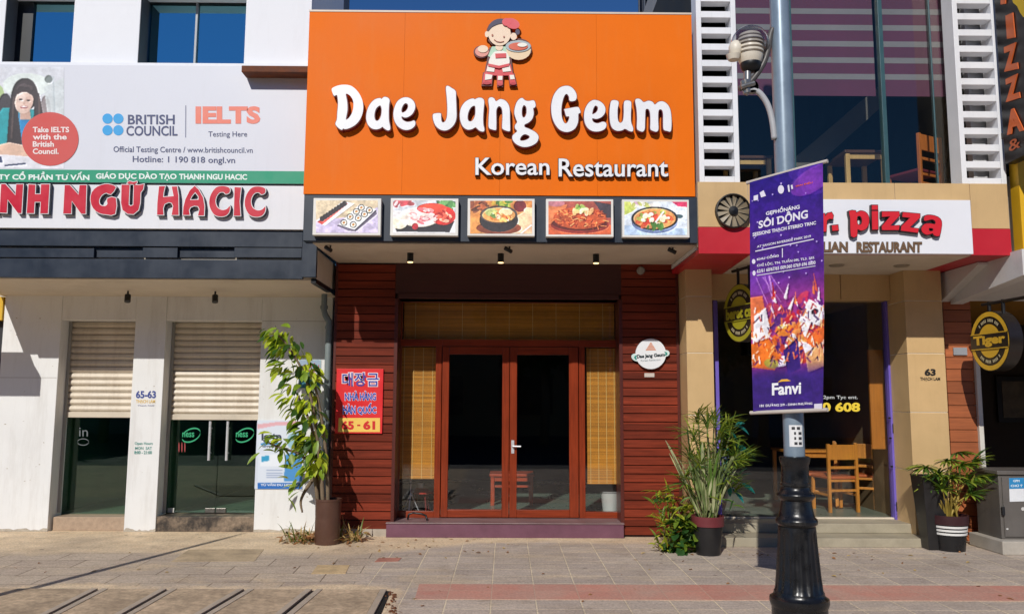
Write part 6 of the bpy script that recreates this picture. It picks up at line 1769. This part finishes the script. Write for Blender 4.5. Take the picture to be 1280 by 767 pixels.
g4 = np.clip((yy - 0.79) / 0.07, 0, 1)[..., None]
cv.a = cv.a * (1 - g4) + np.array([60, 32, 120]) * g4
cv.photo(0.5, 0.1).fuzz(3).blur(1)
cl = picture('cloth', cv, ((937, 228), (1028.5, 203), (1031, 512.5), (940.5, 516)), BP, 0.0, ban, print_mat('banner_vinyl', 0.38))
WI = flat((232, 226, 240))
def bink(name, items, col):
    for bd, q, b in items:
        mb = MB(); words_on(mb, bd, q, BP, 0.003, 0, b)
        mb.build(name, flat(col), ban)
bink('lettering', [('GEPHỒNÁNG', ((958, 262.5), (1000, 253.5), (1000, 261), (958, 269.5)), 0.03), ('SÔI DỘNG', ((948.8, 273.5), (1010, 258.5), (1010, 275.5), (948.8, 288.5)), 0.03),
    ('SESSIONS THẠCH STEREO TRNC', ((941.5, 291), (1020, 276), (1020, 281.5), (941.5, 297)), 0.03), ('AT SAIGON RIVERSIDE PARK 2019', ((947, 307.2), (1013.5, 293.5), (1013.5, 296.5), (947, 310)), 0.02),
    ('KHU CỔNG', ((947, 321.5), (974, 316.5), (974, 321), (947, 326)), 0.03), ('CHỈ LỘC, TN. TUẤN 09L TL3. 355', ((947, 329), (1017.5, 318.5), (1017.5, 324), (947, 334.5)), 0.02),
    ('62/61 60/67/65 009.060 0769 696 0000', ((947, 337), (1019, 325.5), (1019, 330), (947, 341.5)), 0.02),
    ('181 DƯỜNG 2/9 - DINH PHƯỚNG', ((948.6, 504.3), (1016, 501.5), (1016, 505.3), (948.6, 508.5)), 0.03)], (236, 232, 244))
bink('brand_lettering', [('Fanvi', ((964, 478.6), (1001, 476.6), (1001, 491.8), (964, 494)), 0.03)], (240, 240, 244))
bink('orange_lettering', [('GIAI ĐIỆU', ((995, 231.5), (1016, 226.5), (1016, 229.5), (995, 234.5)), 0.03)], (236, 100, 60))
mb = MB()
def bpoly(pts):
    mb = MB(); put2d(mb, _fill([pts]), ident, BP, 0.0034); mb.build('white_mark', WI, ban)
bpoly([(945, 313.6), (1017, 298.2), (1017, 299.4), (945, 314.9)]); bpoly([(978, 310.5), (979, 310.3), (979, 321.8), (978, 322)]); bpoly([(947, 344), (1019, 331.8), (1019, 332.6), (947, 344.9)])
bpoly(ecl(943, 327, 2.2, 3.0, 14)); bpoly(ecl(943.5, 341.5, 1.9, 3.2, 14)); bpoly([(942.5, 245), (948, 243.5), (948, 250), (942.5, 251)]); bpoly([(950, 241), (955, 238), (958, 245), (952, 247)]); bpoly(ecl(976.8, 237, 3.8, 5.4, 18)); bpoly([(985, 232), (987, 231), (988, 240), (986, 240)]); bpoly([(989, 232), (991, 231), (992, 236), (990, 237)])
bpoly([(971.5, 271.6), (977.5, 270.3), (977.5, 271.9), (971.5, 273.2)]); bpoly([(1018.6, 504.5), (1030, 504), (1030.3, 510.5), (1018.8, 511)])
mb = MB()
put2d(mb, _fill([[(971, 477.5), (976, 473.8), (983, 473.4), (988, 475.6), (984, 476.2), (977, 476.4)]]), ident, BP, 0.0034); mb.build('yellow_swoosh', flat((236, 176, 60)), ban)
def rod(q0, q1, name, drop):
    a, b2 = BP.hit(*q0), BP.hit(*q1); d_ = (b2 - a).normalized()
    off = -nb_ * 0.012
    MB().tube([a + off - d_ * 0.03, b2 + off + d_ * 0.03], 0.014, 12).build(name, pm('pale_rod', (196, 186, 176), 0.4), ban, smooth='auto')
rod((937, 227.2), (1028.5, 202.2), 'top_rod', 0); rod((940.5, 515.5), (1031, 512), 'bottom_rod', 0)

# ================================================================== STREET BOX
xk0 = P(1248, 600, 9.0)[0]
cab = thing('utility_cabinet', 'scuffed grey metal utility cabinet with a blue and white notice, on a concrete plinth', 'cabinet', (xk0 + 0.4, 9.0, 0))
CAB = pm('grey_cabinet_paint', (98, 93, 88), 0.45, 0.1, 3, 0.06, 60, dirt_or_sheen=0.45, dirt_or_sheen_rgb=(66, 58, 52), streak=True, bmp=0.05)
ztc = P(1262, 593, 9.0)[1]
MB().box(xk0, xk0 + 0.95, 9.0, 9.45, 0.145, ztc).build('body', CAB, cab, bevel=0.008)
MB().box(xk0 - 0.02, xk0 + 0.97, 8.975, 9.47, ztc + 0.001, ztc + 0.045).build('lid', CAB, cab, bevel=0.008)
dm = MB().box(xk0 + 0.03, xk0 + 0.9, 8.985, 8.999, 0.17, ztc - 0.02).build('door', CAB, cab, bevel=0.004)
xh, zh = P(1253.5, 638, 8.98)
MB().box(xh - 0.015, xh + 0.015, 8.96, 8.984, zh - 0.045, zh + 0.045).build('latch', DARKMET, dm, bevel=0.004)
MB().box(xk0 - 0.08, xk0 + 1.2, 8.86, 9.5, 0, 0.144).build('plinth', pm('pale_concrete_plinth', (176, 168, 156), 0.85, 0.12, 4, 0.12, 60, dirt_or_sheen=0.4, bmp=0.2), cab, bevel=0.01)
PC = front(8.9835)
mb = MB(); put2d(mb, _fill([[(1261, 597), (1279.5, 596.5), (1280.5, 626), (1262, 626.5)]]), ident, PC, 0.002); nt_ = mb.build('notice', flat((222, 224, 226)), cab)
mb = MB(); put2d(mb, _fill([[(1261, 597), (1279.5, 596.5), (1280, 610), (1261.5, 610.5)]]), ident, PC, 0.004); mb.build('notice_head', flat((40, 132, 186)), nt_)
mb = MB(); words_on(mb, 'GPM', (1266, 599, 1274, 602), PC, 0.006, 0, 0.03); words_on(mb, 'CHÚ Ý', (1263, 604.5, 1278, 608), PC, 0.006, 0, 0.03); mb.build('notice_lettering', flat((214, 230, 240)), nt_)
mb = MB(); put2d(mb, _fill([ecl(1278.5, 635.5, 2.3, 2.3, 16)]), ident, PC, 0.003); put2d(mb, _fill([ecl(1259, 660.5, 1.6, 1.2, 10)]), ident, PC, 0.003); mb.build('paint_spot', flat((196, 194, 190)), dm)
mf = thing('framed_mirror', 'dark framed picture on the back wall inside the bar', 'picture frame', (7.9, 13.4, 1.8))
xa, za = P(1246, 470, 13.4); xb, zb_ = P(1300, 528, 13.4)
MB().box(xa, xb, 13.42, 13.45, zb_, za).build('frame', BLACK, mf, bevel=0.004)
MB().box(xa + 0.08, xb - 0.08, 13.41, 13.418, zb_ + 0.08, za - 0.08).build('picture_field', pm('dull_print', (92, 82, 66), 0.5, 0.4, 6), mf)

# exhaust vent on the tan parapet
xv, zv = P(917, 263, YFA - 0.06)
ev = thing('exhaust_vent', 'round dark exhaust vent with radial blades on the tan parapet beside the banner', 'vent', (xv, YFA, zv))
rv = 0.185
MB().lathe([(rv, 0), (rv, -0.06), (rv * 0.94, -0.065), (rv * .93, -0.02), (0, -0.02)], (xv, YFA - 0.001, zv), 32, axis='y').build('housing', pm('vent_dark', (46, 42, 36), 0.6, 0.2), ev, smooth='auto')
m = MB()
for k in range(13):
    a = 2 * math.pi * k / 13
    u = Vector((math.cos(a), 0, math.sin(a))); t_ = Vector((-math.sin(a), 0, math.cos(a)))
    c0 = Vector((xv, YFA - 0.045, zv))
    m.quad(c0 + u * rv * .22 + t_ * .008, c0 + u * rv * .22 - t_ * .012, c0 + u * rv * .92 - t_ * .03 + Vector((0, .02, 0)), c0 + u * rv * .92 + t_ * .022)
m.build('blades', pm('vent_blade', (142, 128, 104), 0.5, 0.15, 10), ev)
MB().lathe([(rv * .26, 0), (rv * .26, -0.03), (0, -0.035)], (xv, YFA - 0.035, zv), 20, axis='y').build('hub', BLACK, ev, smooth='auto')

# ================================================================== GROUND COVERS AND DEBRIS
COV = pm('rough_cover_concrete', (204, 178, 146), 0.9, 0.3, 3.2, 0.5, 26, dirt_or_sheen=0.55, dirt_or_sheen_rgb=(136, 114, 92), bmp=0.9, bscale=16)
RAIL = pm('worn_cover_rail', (184, 168, 148), 0.7, 0.12, 6, 0.12, 60, dirt_or_sheen=0.3)
tops = [(-120, 744, -330, 780), (117, 741.5, 52, 775), (206, 740.5, 140, 778), (304.5, 739.8, 240, 778), (392, 739, 345, 778), (486, 738.5, 466, 778)]
L = [(G(a, b), G(c, d)) for a, b, c, d in tops]
names = ['rough concrete drain cover at the bottom left corner of the paving', 'second rough concrete drain cover from the left corner', 'middle rough concrete drain cover of the row', 'rough concrete drain cover next to last at the right of the row', 'last rough concrete drain cover, beside the black gap near the red paving']
def ext(p, q, Y): t = (Y - p[1]) / (q[1] - p[1]); return (p[0] + (q[0] - p[0]) * t, Y)
for k in range(5):
    (p0, q0), (p1, q1) = L[k], L[k + 1]
    yt = 7.13; yb2 = 5.5
    a, b2 = ext(p0, q0, yt), ext(p0, q0, yb2); c_, d_ = ext(p1, q1, yt), ext(p1, q1, yb2)
    w = 0.055; g_ = 0.018
    t = thing('drain_cover', names[k], 'drain cover', ((a[0] + d_[0]) / 2, 6.3, 0), 'row of concrete drain covers at the bottom left')
    MB().slab([(b2[0] + g_ + w, yb2), (d_[0] - g_ - w, yb2), (c_[0] - g_ - w, yt), (a[0] + g_ + w, yt)], 0.001, 0.016).build('cover', COV, t, bevel=0.003)
    MB().slab([(b2[0] + g_, yb2), (b2[0] + g_ + w - .002, yb2), (a[0] + g_ + w - .002, yt), (a[0] + g_, yt)], 0.001, 0.020).build('rail', RAIL, t, bevel=0.003)
    MB().slab([(d_[0] - g_ - w + .002, yb2), (d_[0] - g_, yb2), (c_[0] - g_, yt), (c_[0] - g_ - w + .002, yt)], 0.001, 0.020).build('rail', RAIL, t, bevel=0.003)
    gp_ = 0.018 if k < 4 else 0.03
    MB().slab([(d_[0] - g_ + .001, yb2), (d_[0] - g_ + .001 + 2 * gp_, yb2), (c_[0] - g_ + .001 + 2 * gp_ * .6, yt), (c_[0] - g_ + .001, yt)], 0.0012, 0.003).build('dark_gap', pm('drain_gap', (16, 14, 12), 0.9, 0.3, 20), t)

def leaf(mb, p, d, L_, W_, bend=0.5, mi=0, seg=4, fold=0.25, roll=0.0, tip=1.0):
    """one leaf: a folded strip that droops along its length"""
    p = Vector(p); d = Vector(d).normalized()
    sd = d.cross(Vector((0, 0, 1)))
    if sd.length < 1e-3: sd = Vector((1, 0, 0))
    sd.normalize()
    sd = Matrix.Rotation(roll, 3, d) @ sd
    vs_ = []
    for i in range(seg + 1):
        t = i / seg
        wd = W_ * 0.5 * max(0.03, math.sin(math.pi * min(1, (t * 0.94 + 0.05))) ** tip)
        up = sd.cross(d).normalized()
        vs_ += [tuple(p - sd * wd + up * wd * fold), tuple(p), tuple(p + sd * wd + up * wd * fold)]
        d = (d + Vector((0, 0, -bend / seg))).normalized()
        p = p + d * (L_ / seg)
    fs = []
    for i in range(seg):
        o = i * 3
        fs += [(o, o + 1, o + 4, o + 3), (o + 1, o + 2, o + 5, o + 4)]
    mb.add(vs_, fs, mi)

def rd(a=-1, b=1): return random.uniform(a, b)

# ---- climbing tree in the brown pot
px_, py_ = G(405, 682)
tree = thing('potted_climber', 'tall leaning leafy plant in a brown cylinder pot between the white pier and red planks', 'potted plant', (px_, py_ + 0.16, 0))
py_ += 0.16
POTB = pm('brown_glazed_pot', (84, 56, 44), 0.38, 0.15, 6, 0.1, 60, dirt_or_sheen=0.3, dirt_or_sheen_rgb=(150, 120, 100))
pot = MB().lathe([(0, 0), (0.138, 0), (0.142, 0.02), (0.14, 0.3), (0.145, 0.47), (0.15, 0.475), (0.15, 0.495), (0.134, 0.495), (0.13, 0.44), (0, 0.44)], (px_, py_, 0), 32).build('pot', POTB, tree, smooth='auto')
MB().lathe([(0, 0.445), (0.129, 0.445)], (px_, py_, 0), 24).build('soil', pm('dark_soil', (54, 42, 32), 0.95, 0.3, 30), pot)
BARK = pm('grey_bark', (122, 104, 82), 0.85, 0.2, 12, 0.2, 60, bmp=0.4)
def T3(px, py, dy=0.0):
    x, z = P(px, py, py_ + dy); return (x, py_ + dy, z)
stems = [[(404, 634), (402, 600), (398, 560), (393, 520), (385, 482), (374, 455), (358, 430), (345, 416)],
         [(410, 634), (409, 590), (405, 545), (398, 500), (390, 470)], [(398, 634), (394, 600), (388, 580), (372, 566), (352, 560), (334, 552)],
         [(400, 632), (396, 590), (391, 540), (380, 510), (370, 490)], [(393, 596), (382, 612), (376, 626), (378, 640)]]
sm_ = MB()
for i, st_ in enumerate(stems):
    pts = curve_pts([T3(a, b2, (i - 2) * 0.04 - 0.02 * j) for j, (a, b2) in enumerate(st_)], 4)
    sm_.tube(pts, [0.022 * (1 - 0.75 * j / len(pts)) + 0.003 for j in range(len(pts))], 8)
sm_.build('stem', BARK, tree, smooth=True)
LG = [leaf_mat('leaf_yellow_green', (190, 204, 56)), leaf_mat('leaf_mid_green', (132, 160, 46)), leaf_mat('leaf_dark_green', (58, 92, 36))]
fo = MB()
axis = [(340, 414, 15), (350, 426, 19), (361, 445, 24), (370, 470, 27), (377, 500, 26), (383, 530, 22), (389, 560, 17), (393, 590, 11)]
def on_axis(t):
    i = min(len(axis) - 2, int(t * (len(axis) - 1))); f_ = t * (len(axis) - 1) - i
    return [axis[i][k] * (1 - f_) + axis[i + 1][k] * f_ for k in range(3)]
for k in range(350):
    t = random.random() ** 0.85
    cx, cy, hw = on_axis(t)
    dx = rd() * hw * 0.88; dxx = cx + dx
    if dxx > 403: dxx = 403 - random.random() * 10
    p = T3(dxx, cy - 6 + rd(-7, 7), rd(-0.28, 0.2))
    d = Vector((dx / hw * 0.8 - 0.25 + rd(-.5, .5), rd(-0.9, 0.3), rd(-0.9, 0.15)))
    L_ = random.uniform(0.095, 0.185)
    r = random.random(); mi = 0 if r < 0.42 else (1 if r < 0.75 else 2)
    leaf(fo, p, d, L_, L_ * random.uniform(0.36, 0.5), 0.7, mi, 4, 0.3, rd(-.8, .8), 0.8)
for k in range(46):
    a = random.random()
    cx, cy = (330 + 42 * a, 552 + 12 * a) if k < 34 else (372 + rd(-12, 10), 612 + rd(-20, 20))
    p = T3(cx + rd(-8, 8), cy + rd(-14, 14), rd(-0.22, 0.1))
    leaf(fo, p, (rd(-.9, .4), rd(-.9, .2), rd(-.6, .5)), random.uniform(.10, .19), random.uniform(.045, .08), .6, random.choice([0, 1, 1, 2]), 4, .3, rd(-.8, .8), .8)
fo.build('foliage', LG, tree, smooth=True)

# weeds and dry leaves round the pot
DRY = [pm('dry_leaf', (150, 104, 62), 0.8, 0.3, 20), leaf_mat('weed_green', (98, 116, 40)), pm('straw', (176, 148, 92), 0.8, 0.2, 20)]
def weeds(cx, cy, r, n, label, green):
    x0, y0 = G(cx, cy)
    t = thing('weed_tuft', label, 'weeds', (x0, y0, 0))
    m1, m2 = MB(), MB()
    for k in range(n):
        a = random.random() * 6.28; q = math.sqrt(random.random()) * r
        p = (x0 + q * math.cos(a), y0 + q * math.sin(a) * 0.8, 0.004)
        leaf(m1, p, (rd(-.6, .6), rd(-.6, .4), rd(.5, 1.2)), random.uniform(.10, .30), random.uniform(.010, .02), 1.0, 1 if random.random() < green else 2, 4)
    for k in range(n):
        a = random.random() * 6.28; q = math.sqrt(random.random()) * r * 1.25
        p = (x0 + q * math.cos(a), y0 + q * math.sin(a) * 0.8, 0.012 + random.random() * 0.08)
        leaf(m2, p, (rd(), rd(), rd(-.2, .5)), random.uniform(.06, .13), random.uniform(.02, .05), .5, 0 if random.random() < .8 else 2, 3, .5, rd(-1, 1))
    m1.build('blades', DRY, t, smooth=True); m2.build('dry_leaves', DRY, t, smooth=True)
weeds(380, 677, 0.2, 70, 'green and straw coloured weed tuft left of the brown pot', 0.55)
weeds(432, 676, 0.17, 60, 'dry brown weed tuft right of the brown pot under the planks', 0.2)

# ---- bamboo palm in a black pot with a maroon rim
def pot_at(px, py, r0, r1, h, body_m, rim_m, t, x, y):
    b_ = MB().lathe([(0, 0), (r0, 0), (r0 + (r1 - r0) * .75, h * .75), (r1 * 0.985, h * 0.75 + 0.002), (0, h * .75 + .001)], (x, y, 0), 32).build('pot', body_m, t, smooth='auto')
    MB().lathe([(r1 * .97, h * .74), (r1 * 1.03, h * .745), (r1 * 1.05, h), (r1 * .96, h), (r1 * .93, h * .86), (0, h * .86)], (x, y, 0), 32).build('rim', rim_m, b_, smooth='auto')
    return b_
def fan(mb, p, d, nleaf, L_, W_, spread, bend, mis):
    d = Vector(d).normalized(); sd = d.cross(Vector((0, 0, 1))).normalized() if abs(d.z) < .98 else Vector((1, 0, 0))
    for k in range(nleaf):
        a = (k / (nleaf - 1) - 0.5) * spread
        dd = (d * math.cos(a) + sd * math.sin(a)).normalized()
        leaf(mb, p, dd + Vector((0, 0, rd(-.05, .12))), L_ * (1 - 0.35 * abs(k / (nleaf - 1) - .5)) * rd(.85, 1.1), W_, bend, random.choice(mis), 4, .35, rd(-.3, .3), .55)
PG_ = [leaf_mat('palm_bright', (156, 172, 64)), leaf_mat('palm_mid', (98, 132, 54)), leaf_mat('palm_dark', (52, 86, 42)), leaf_mat('strap_grey_green', (174, 176, 132), 0.5, 0.2), leaf_mat('strap_green', (126, 144, 88), 0.5, 0.2)]
x1_, y1_ = G(890.5, 696); y1_ += 0.17
pp = thing('potted_bamboo_palm', 'tall spiky palm with grey green strap leaves in a black pot with a maroon rim', 'potted plant', (x1_, y1_, 0))
pot_at(0, 0, .125, .165, .4, pm('black_plastic_pot', (30, 29, 30), 0.4, 0.15, 8, .1, 60, dirt_or_sheen=.2, dirt_or_sheen_rgb=(90, 82, 74)), pm('maroon_rim', (108, 44, 48), .45, .1, 8), pp, x1_, y1_)
def V3(px, py, dy=0.0):
    x, z = P(px, py, y1_ + dy); return Vector((x, y1_ + dy, z))
fo, sm_ = MB(), MB()
for (tx, ty, dy) in ((872, 500, .05), (884, 512, -.1), (862, 545, 0), (912, 528, .05), (921, 555, -.05), (900, 540, .1), (868, 570, -.1), (880, 535, .12), (905, 575, -.1), (918, 585, .1), (893, 505, 0), (856, 580, .05), (928, 545, .1), (866, 522, .08), (898, 520, -.12), (908, 508, .05), (916, 552, -.12), (876, 556, -.15), (890, 565, .1)):
    top = V3(tx, ty + 18, dy); b0 = Vector((x1_ + rd(-.07, .07), y1_ + rd(-.07, .07), .34))
    sm_.tube(curve_pts([tuple(b0), tuple((b0 + top) / 2 + Vector((rd(-.03, .03), 0, .05))), tuple(top)], 4), [.008] * 9, 6)
    out = (top - Vector((x1_, y1_, top.z))); 
    for q in range(3):
        d = Vector((out.x * 2 + rd(-.7, .7), rd(-.9, .4), rd(.1, 1.0)))
        fan(fo, top + Vector((0, 0, -.05 * q)), d, 9, rd(.20, .32), .018, 2.6, .45, [0, 0, 0, 1, 1, 2])
for k in range(95):
    a = random.random() * 6.28; q = random.random() * .1
    p = Vector((x1_ + q * math.cos(a), y1_ + q * math.sin(a), .33))
    dv = Vector((math.cos(a) * rd(.05, .42), math.sin(a) * rd(.05, .3) - .05, 1))
    leaf(fo, p + dv * rd(0, .35), dv + Vector((rd(-.12, .12), rd(-.1, .1), 0)), rd(.25, .62), rd(.022, .042), random.choice([.15, .3, .6, 1.1]), random.choice([3, 3, 3, 4, 4, 1]), 6, .5, rd(-1.2, 1.2), .5)
for k in range(40):
    p = V3(rd(858, 925), rd(540, 640), rd(-.15, .2))
    leaf(fo, p, (rd(-.6, .6), rd(-.8, .3), rd(-.2, .9)), rd(.14, .24), .022, .8, random.choice([0, 1, 2]), 4, .3, rd())
sm_.build('stem', leaf_mat('palm_stem', (112, 118, 70), .5, .1), pp, smooth=True); fo.build('foliage', PG_, pp, smooth=True)
tb_ = MB()
for k in range(16):
    p = V3(rd(908, 928), rd(528, 612), rd(.12, .26)); leaf(tb_, p, (rd(-.3, .9), rd(-.5, .1), rd(-.6, .6)), rd(.12, .2), rd(.05, .08), .6, 0, 4, .3, rd())
tb_.build('teal_leaves', leaf_mat('teal_leaf', (30, 128, 124), .45, .2), pp, smooth=True)
vi = MB()
for k in range(26):
    p = V3(904 + rd(-6, 6), 585 + rd(-18, 14), -.12 + rd(-.04, .04)); leaf(vi, p, (rd(-.5, .5), -.6, rd(-.8, .3)), rd(.04, .07), rd(.02, .035), .4, 0, 3, .3, rd())
vi.build('slate_leaves', leaf_mat('slate_leaf', (66, 70, 96), .5, .1), pp, smooth=True)

# ---- croton bush at the foot of the right planks
x2_, y2_ = G(845, 690); y2_ += 0.1
cb = thing('croton_bush', 'low bush with yellow green and orange leaves at the foot of the right planks', 'bush', (x2_, y2_, 0))
def C3(px, py, dy=0.0):
    x, z = P(px, py, y2_ + dy); return Vector((x, y2_ + dy, max(.02, z)))
fo, sm_ = MB(), MB()
for k in range(9):
    b0 = Vector((x2_ + rd(-.08, .1), y2_ + rd(-.05, .05), 0)); t_ = C3(rd(818, 868), rd(612, 640), rd(-.1, .1))
    sm_.tube([b0, (b0 + t_) / 2 + Vector((0, 0, .05)), t_], [.008, .007, .004], 6)
for k in range(330):
    u = random.random(); cx, cy = 822 + 44 * random.random(), 612 + 76 * random.random()
    if cy < 640 and not (abs(cx - 828) < 12 + (cy - 612) * .6 or cy > 628): continue
    yel = cx < 846 + rd(-10, 10) or cy < 645
    p = C3(cx + rd(-7, 7), cy, rd(-.16, .14))
    d = (rd(-.9, .9), rd(-1, .3), rd(-.2, 1.0))
    r = random.random()
    if yel: leaf(fo, p, d, rd(.10, .18), rd(.022, .04), .7, 0 if r < .46 else (1 if r < .82 else (3 if r < .86 else 2)), 4, .3, rd(-1, 1))
    else: leaf(fo, p, d, rd(.09, .16), rd(.06, .1), .7, 2 if r < .65 else 1, 4, .25, rd(-1, 1), .8)
for k in range(70):
    p = C3(rd(838, 876), rd(648, 692), rd(-.22, .05)); leaf(fo, p, (rd(-.8, .8), rd(-1, .1), rd(-.4, .5)), rd(.1, .16), rd(.07, .1), .6, random.choice([2, 2, 1, 4]), 4, .25, rd(), .8)
sm_.build('stem', BARK, cb, smooth=True)
fo.build('foliage', [leaf_mat('croton_yellow', (172, 178, 54)), leaf_mat('croton_green', (116, 140, 46)), leaf_mat('croton_dark', (58, 98, 48)), leaf_mat('croton_orange', (206, 122, 52)), leaf_mat('croton_sage', (104, 134, 76))], cb, smooth=True)

# ---- palm in the striped pot and the tall black planter behind it
x3_, y3_ = G(1198, 690); y3_ += 0.16
sp_ = thing('potted_fan_palm', 'fan palm with yellow stems in a black pot with three white stripes', 'potted plant', (x3_, y3_, 0))
bp_ = pot_at(0, 0, .15, .19, .38, pm('black_glazed_pot', (26, 26, 28), 0.3, 0.1, 8, .06, 60), pm('dark_plum_rim', (58, 30, 34), .4, .1, 8), sp_, x3_, y3_)
st_ = MB()
for z_ in (.185, .222, .259):
    r_ = .15 + (.19 - .15) * z_ / .38 + .003
    st_.lathe([(r_, z_ - .011), (r_ + .002, z_ - .011), (r_ + .004, z_ + .011), (r_ + .001, z_ + .011)], (x3_, y3_, 0), 32)
st_.build('stripes', flat((226, 224, 220)), bp_, smooth='auto')
fo, sm_ = MB(), MB()
def D3(px, py, dy=0.0):
    x, z = P(px, py, y3_ + dy); return Vector((x, y3_ + dy, z))
for (tx, ty, dy) in ((1158, 578, 0), (1172, 588, -.1), (1184, 570, .1), (1190, 592, -.15), (1200, 576, 0), (1208, 596, -.1), (1216, 572, .1), (1222, 590, 0), (1178, 606, -.15), (1212, 612, -.15), (1195, 560, .15), (1166, 600, 0.05)):
    top = D3(tx, ty + 6, dy); b0 = Vector((x3_ + rd(-.08, .08), y3_ + rd(-.08, .08), .33))
    sm_.tube(curve_pts([tuple(b0), tuple((b0 * .55 + top * .45) + Vector((rd(-.02, .02), -.03, .06))), tuple(top)], 4), [.011, .011, .01, .009, .008, .007, .007, .006, .006], 6)
    d = Vector(((top.x - x3_) * 2.4 + rd(-.3, .3), rd(-.8, .1), rd(.0, .7)))
    for q in range(3): fan(fo, top, d + Vector((rd(-.6, .6), rd(-.3, .3), rd(-.3, .3))), 10, rd(.2, .29), .028, 3.0, .6, [0, 0, 1, 1, 2])
for k in range(14):
    a = random.random() * 6.28; p = Vector((x3_ + .06 * math.cos(a), y3_ + .06 * math.sin(a), .32))
    leaf(sm_, p, (math.cos(a) * .5, math.sin(a) * .4 - .1, 1), rd(.2, .34), .03, .2, 0, 5, .5, rd(), .5)
sm_.build('stem', leaf_mat('yellow_stem', (176, 152, 70), .5, .15), sp_, smooth=True)
fo.build('foliage', [leaf_mat('fan_bright', (156, 172, 64)), leaf_mat('fan_mid', (88, 122, 48)), leaf_mat('fan_dark', (48, 80, 38))], sp_, smooth=True)
x4_, _z = P(1165, 640, 9.2); y4_ = 9.22
pl_ = thing('tall_planter', 'tall tapered black planter standing behind the striped pot', 'planter', (x4_, y4_, 0))
m = MB(); hw0, hw1, hh = .085, .145, .80
vs_ = [(x4_ + sx * w_, y4_ + sy * w_, z_) for w_, z_ in ((hw0, 0), (hw1, hh), (hw1 - .02, hh), (hw1 - .03, hh - .06)) for sx, sy in ((-1, -1), (1, -1), (1, 1), (-1, 1))]
m.add(vs_, [(i * 4 + k, i * 4 + (k + 1) % 4, (i + 1) * 4 + (k + 1) % 4, (i + 1) * 4 + k) for i in range(3) for k in range(4)] + [(12, 13, 14, 15), (3, 2, 1, 0)])
m.build('body', pm('black_planter_glaze', (34, 33, 34), 0.35, 0.25, 9, .1, 60), pl_, bevel=.006)
m = MB().lathe([(hw1 * .9, hh - .055), (0, hh - .05)], (x4_, y4_, 0), 4); m.build('soil', pm('dark_soil', (54, 42, 32), .95), pl_)

# ---- post just outside the left edge, its shadow crosses the paving
a0, b0 = G(0, 745); 
k_ = 1.7; xs0, ys0 = a0 - .3 * k_, b0 - k_
sgp = thing('sign_post', 'slender tapering post just outside the left edge whose shadow crosses the paving', 'post', (xs0, ys0, 0))
MB().lathe([(0.075, 0), (0.07, .35), (.05, .36), (.038, 3.0), (.012, 3.45), (0, 3.46)], (xs0, ys0, 0), 16).build('shaft', GALV, sgp, smooth='auto')
# opposite side of the street, unseen, added to darken reflections in the shop glass
OPP = [pm('opposite_grey', (120, 120, 116), .8, .15, .5), pm('opposite_ochre', (150, 126, 92), .8, .15, .5), pm('opposite_blue', (104, 118, 128), .8, .15, .5)]
DKG = pm('opposite_dark_glass', (24, 28, 32), .3)
xo = -34
for k, (wd, hh_) in enumerate(((24, 10.5), (22, 12.5), (26, 9.5))):
    t = thing('opposite_house', ['plain grey', 'plain ochre', 'plain blue grey'][k] + ' house across the street, seen only as a reflection', 'house', (xo + wd / 2, -20, -.13))
    MB().box(xo, xo + wd - .02, -32, -20, -.13, hh_).build('wall', OPP[k % 3], t)
    for fl in range(3):
        for c_ in range(5):
            xx_ = xo + wd * (c_ + .5) / 5
            zz_ = .9 + fl * 3.3
            if zz_ + 1.8 < hh_: MB().box(xx_ - 1.3, xx_ + 1.3, -19.99, -19.9, zz_, zz_ + 1.9).build('window', DKG, t)
    xo += wd
LT = leaf_mat('street_tree_leaf', (52, 78, 34), .5, .25)
for k, xk_ in enumerate((-16, -7, 1.5, 10, 19)):
    t = thing('street_tree', 'green street tree across the road, seen only as a reflection', 'tree', (xk_, -12, -.13), 'street trees across the road')
    MB().tube([(xk_, -12, -.13), (xk_ + .1, -12, 1.8), (xk_ - .1, -12, 3.6)], [.2, .16, .1], 10).build('trunk', BARK, t, smooth=True)
    m = MB()
    for q in range(900):
        v_ = Vector((random.gauss(0, 1), random.gauss(0, 1), random.gauss(0, 1))).normalized() * (random.random() ** .4)
        leaf(m, (xk_ + v_.x * 2.6 * rd(.8, 1.15), -12 + v_.y * 2.4, 4.6 + v_.z * 1.9), (rd(), rd(), rd()), rd(.5, .8), rd(.3, .45), .4, 0, 2)
    m.build('crown', LT, t, smooth=True)

# loose litter blown along the paving: dry leaves and small scraps, too many to count
lt_ = MB()
for k in range(150):
    if k < 70: px_, py__ = random.uniform(330, 640), 668 + abs(random.gauss(0, 1)) * 14
    elif k < 110: px_, py__ = random.uniform(780, 1240), 690 + abs(random.gauss(0, 1)) * 10
    else: px_, py__ = random.uniform(0, 1280), random.uniform(690, 767)
    if py__ > 767: continue
    x_, y_ = G(px_, py__)
    if y_ > 9.75 or (x_ > 2.2 and y_ > 9.25): continue
    leaf(lt_, (x_, y_, .006), (rd(), rd(), rd(-.05, .15)), random.uniform(.02, .07), random.uniform(.008, .03), .2, random.choice([0, 0, 2]), 3, .5, rd(-.6, .6))
tag(lt_.build('leaf_litter', DRY, None, smooth=True), 'scattered dry leaves and scraps along the paving', 'litter', None, 'stuff')
ch_ = MB()
for k in range(40):
    x_, y_ = G(487 + rd(-5, 8), random.uniform(740, 767)); s_ = random.uniform(.004, .016)
    ch_.lathe([(0, 0), (s_, s_ * .2), (s_ * .8, s_ * .9), (0, s_)], (x_, y_, 0.002), 5)
tag(ch_.build('rubble', pm('rusty_crumbs', (110, 66, 40), .9, .4, 30), None), 'rusty crumbs along the end of the drain covers', 'rubble', None, 'stuff')
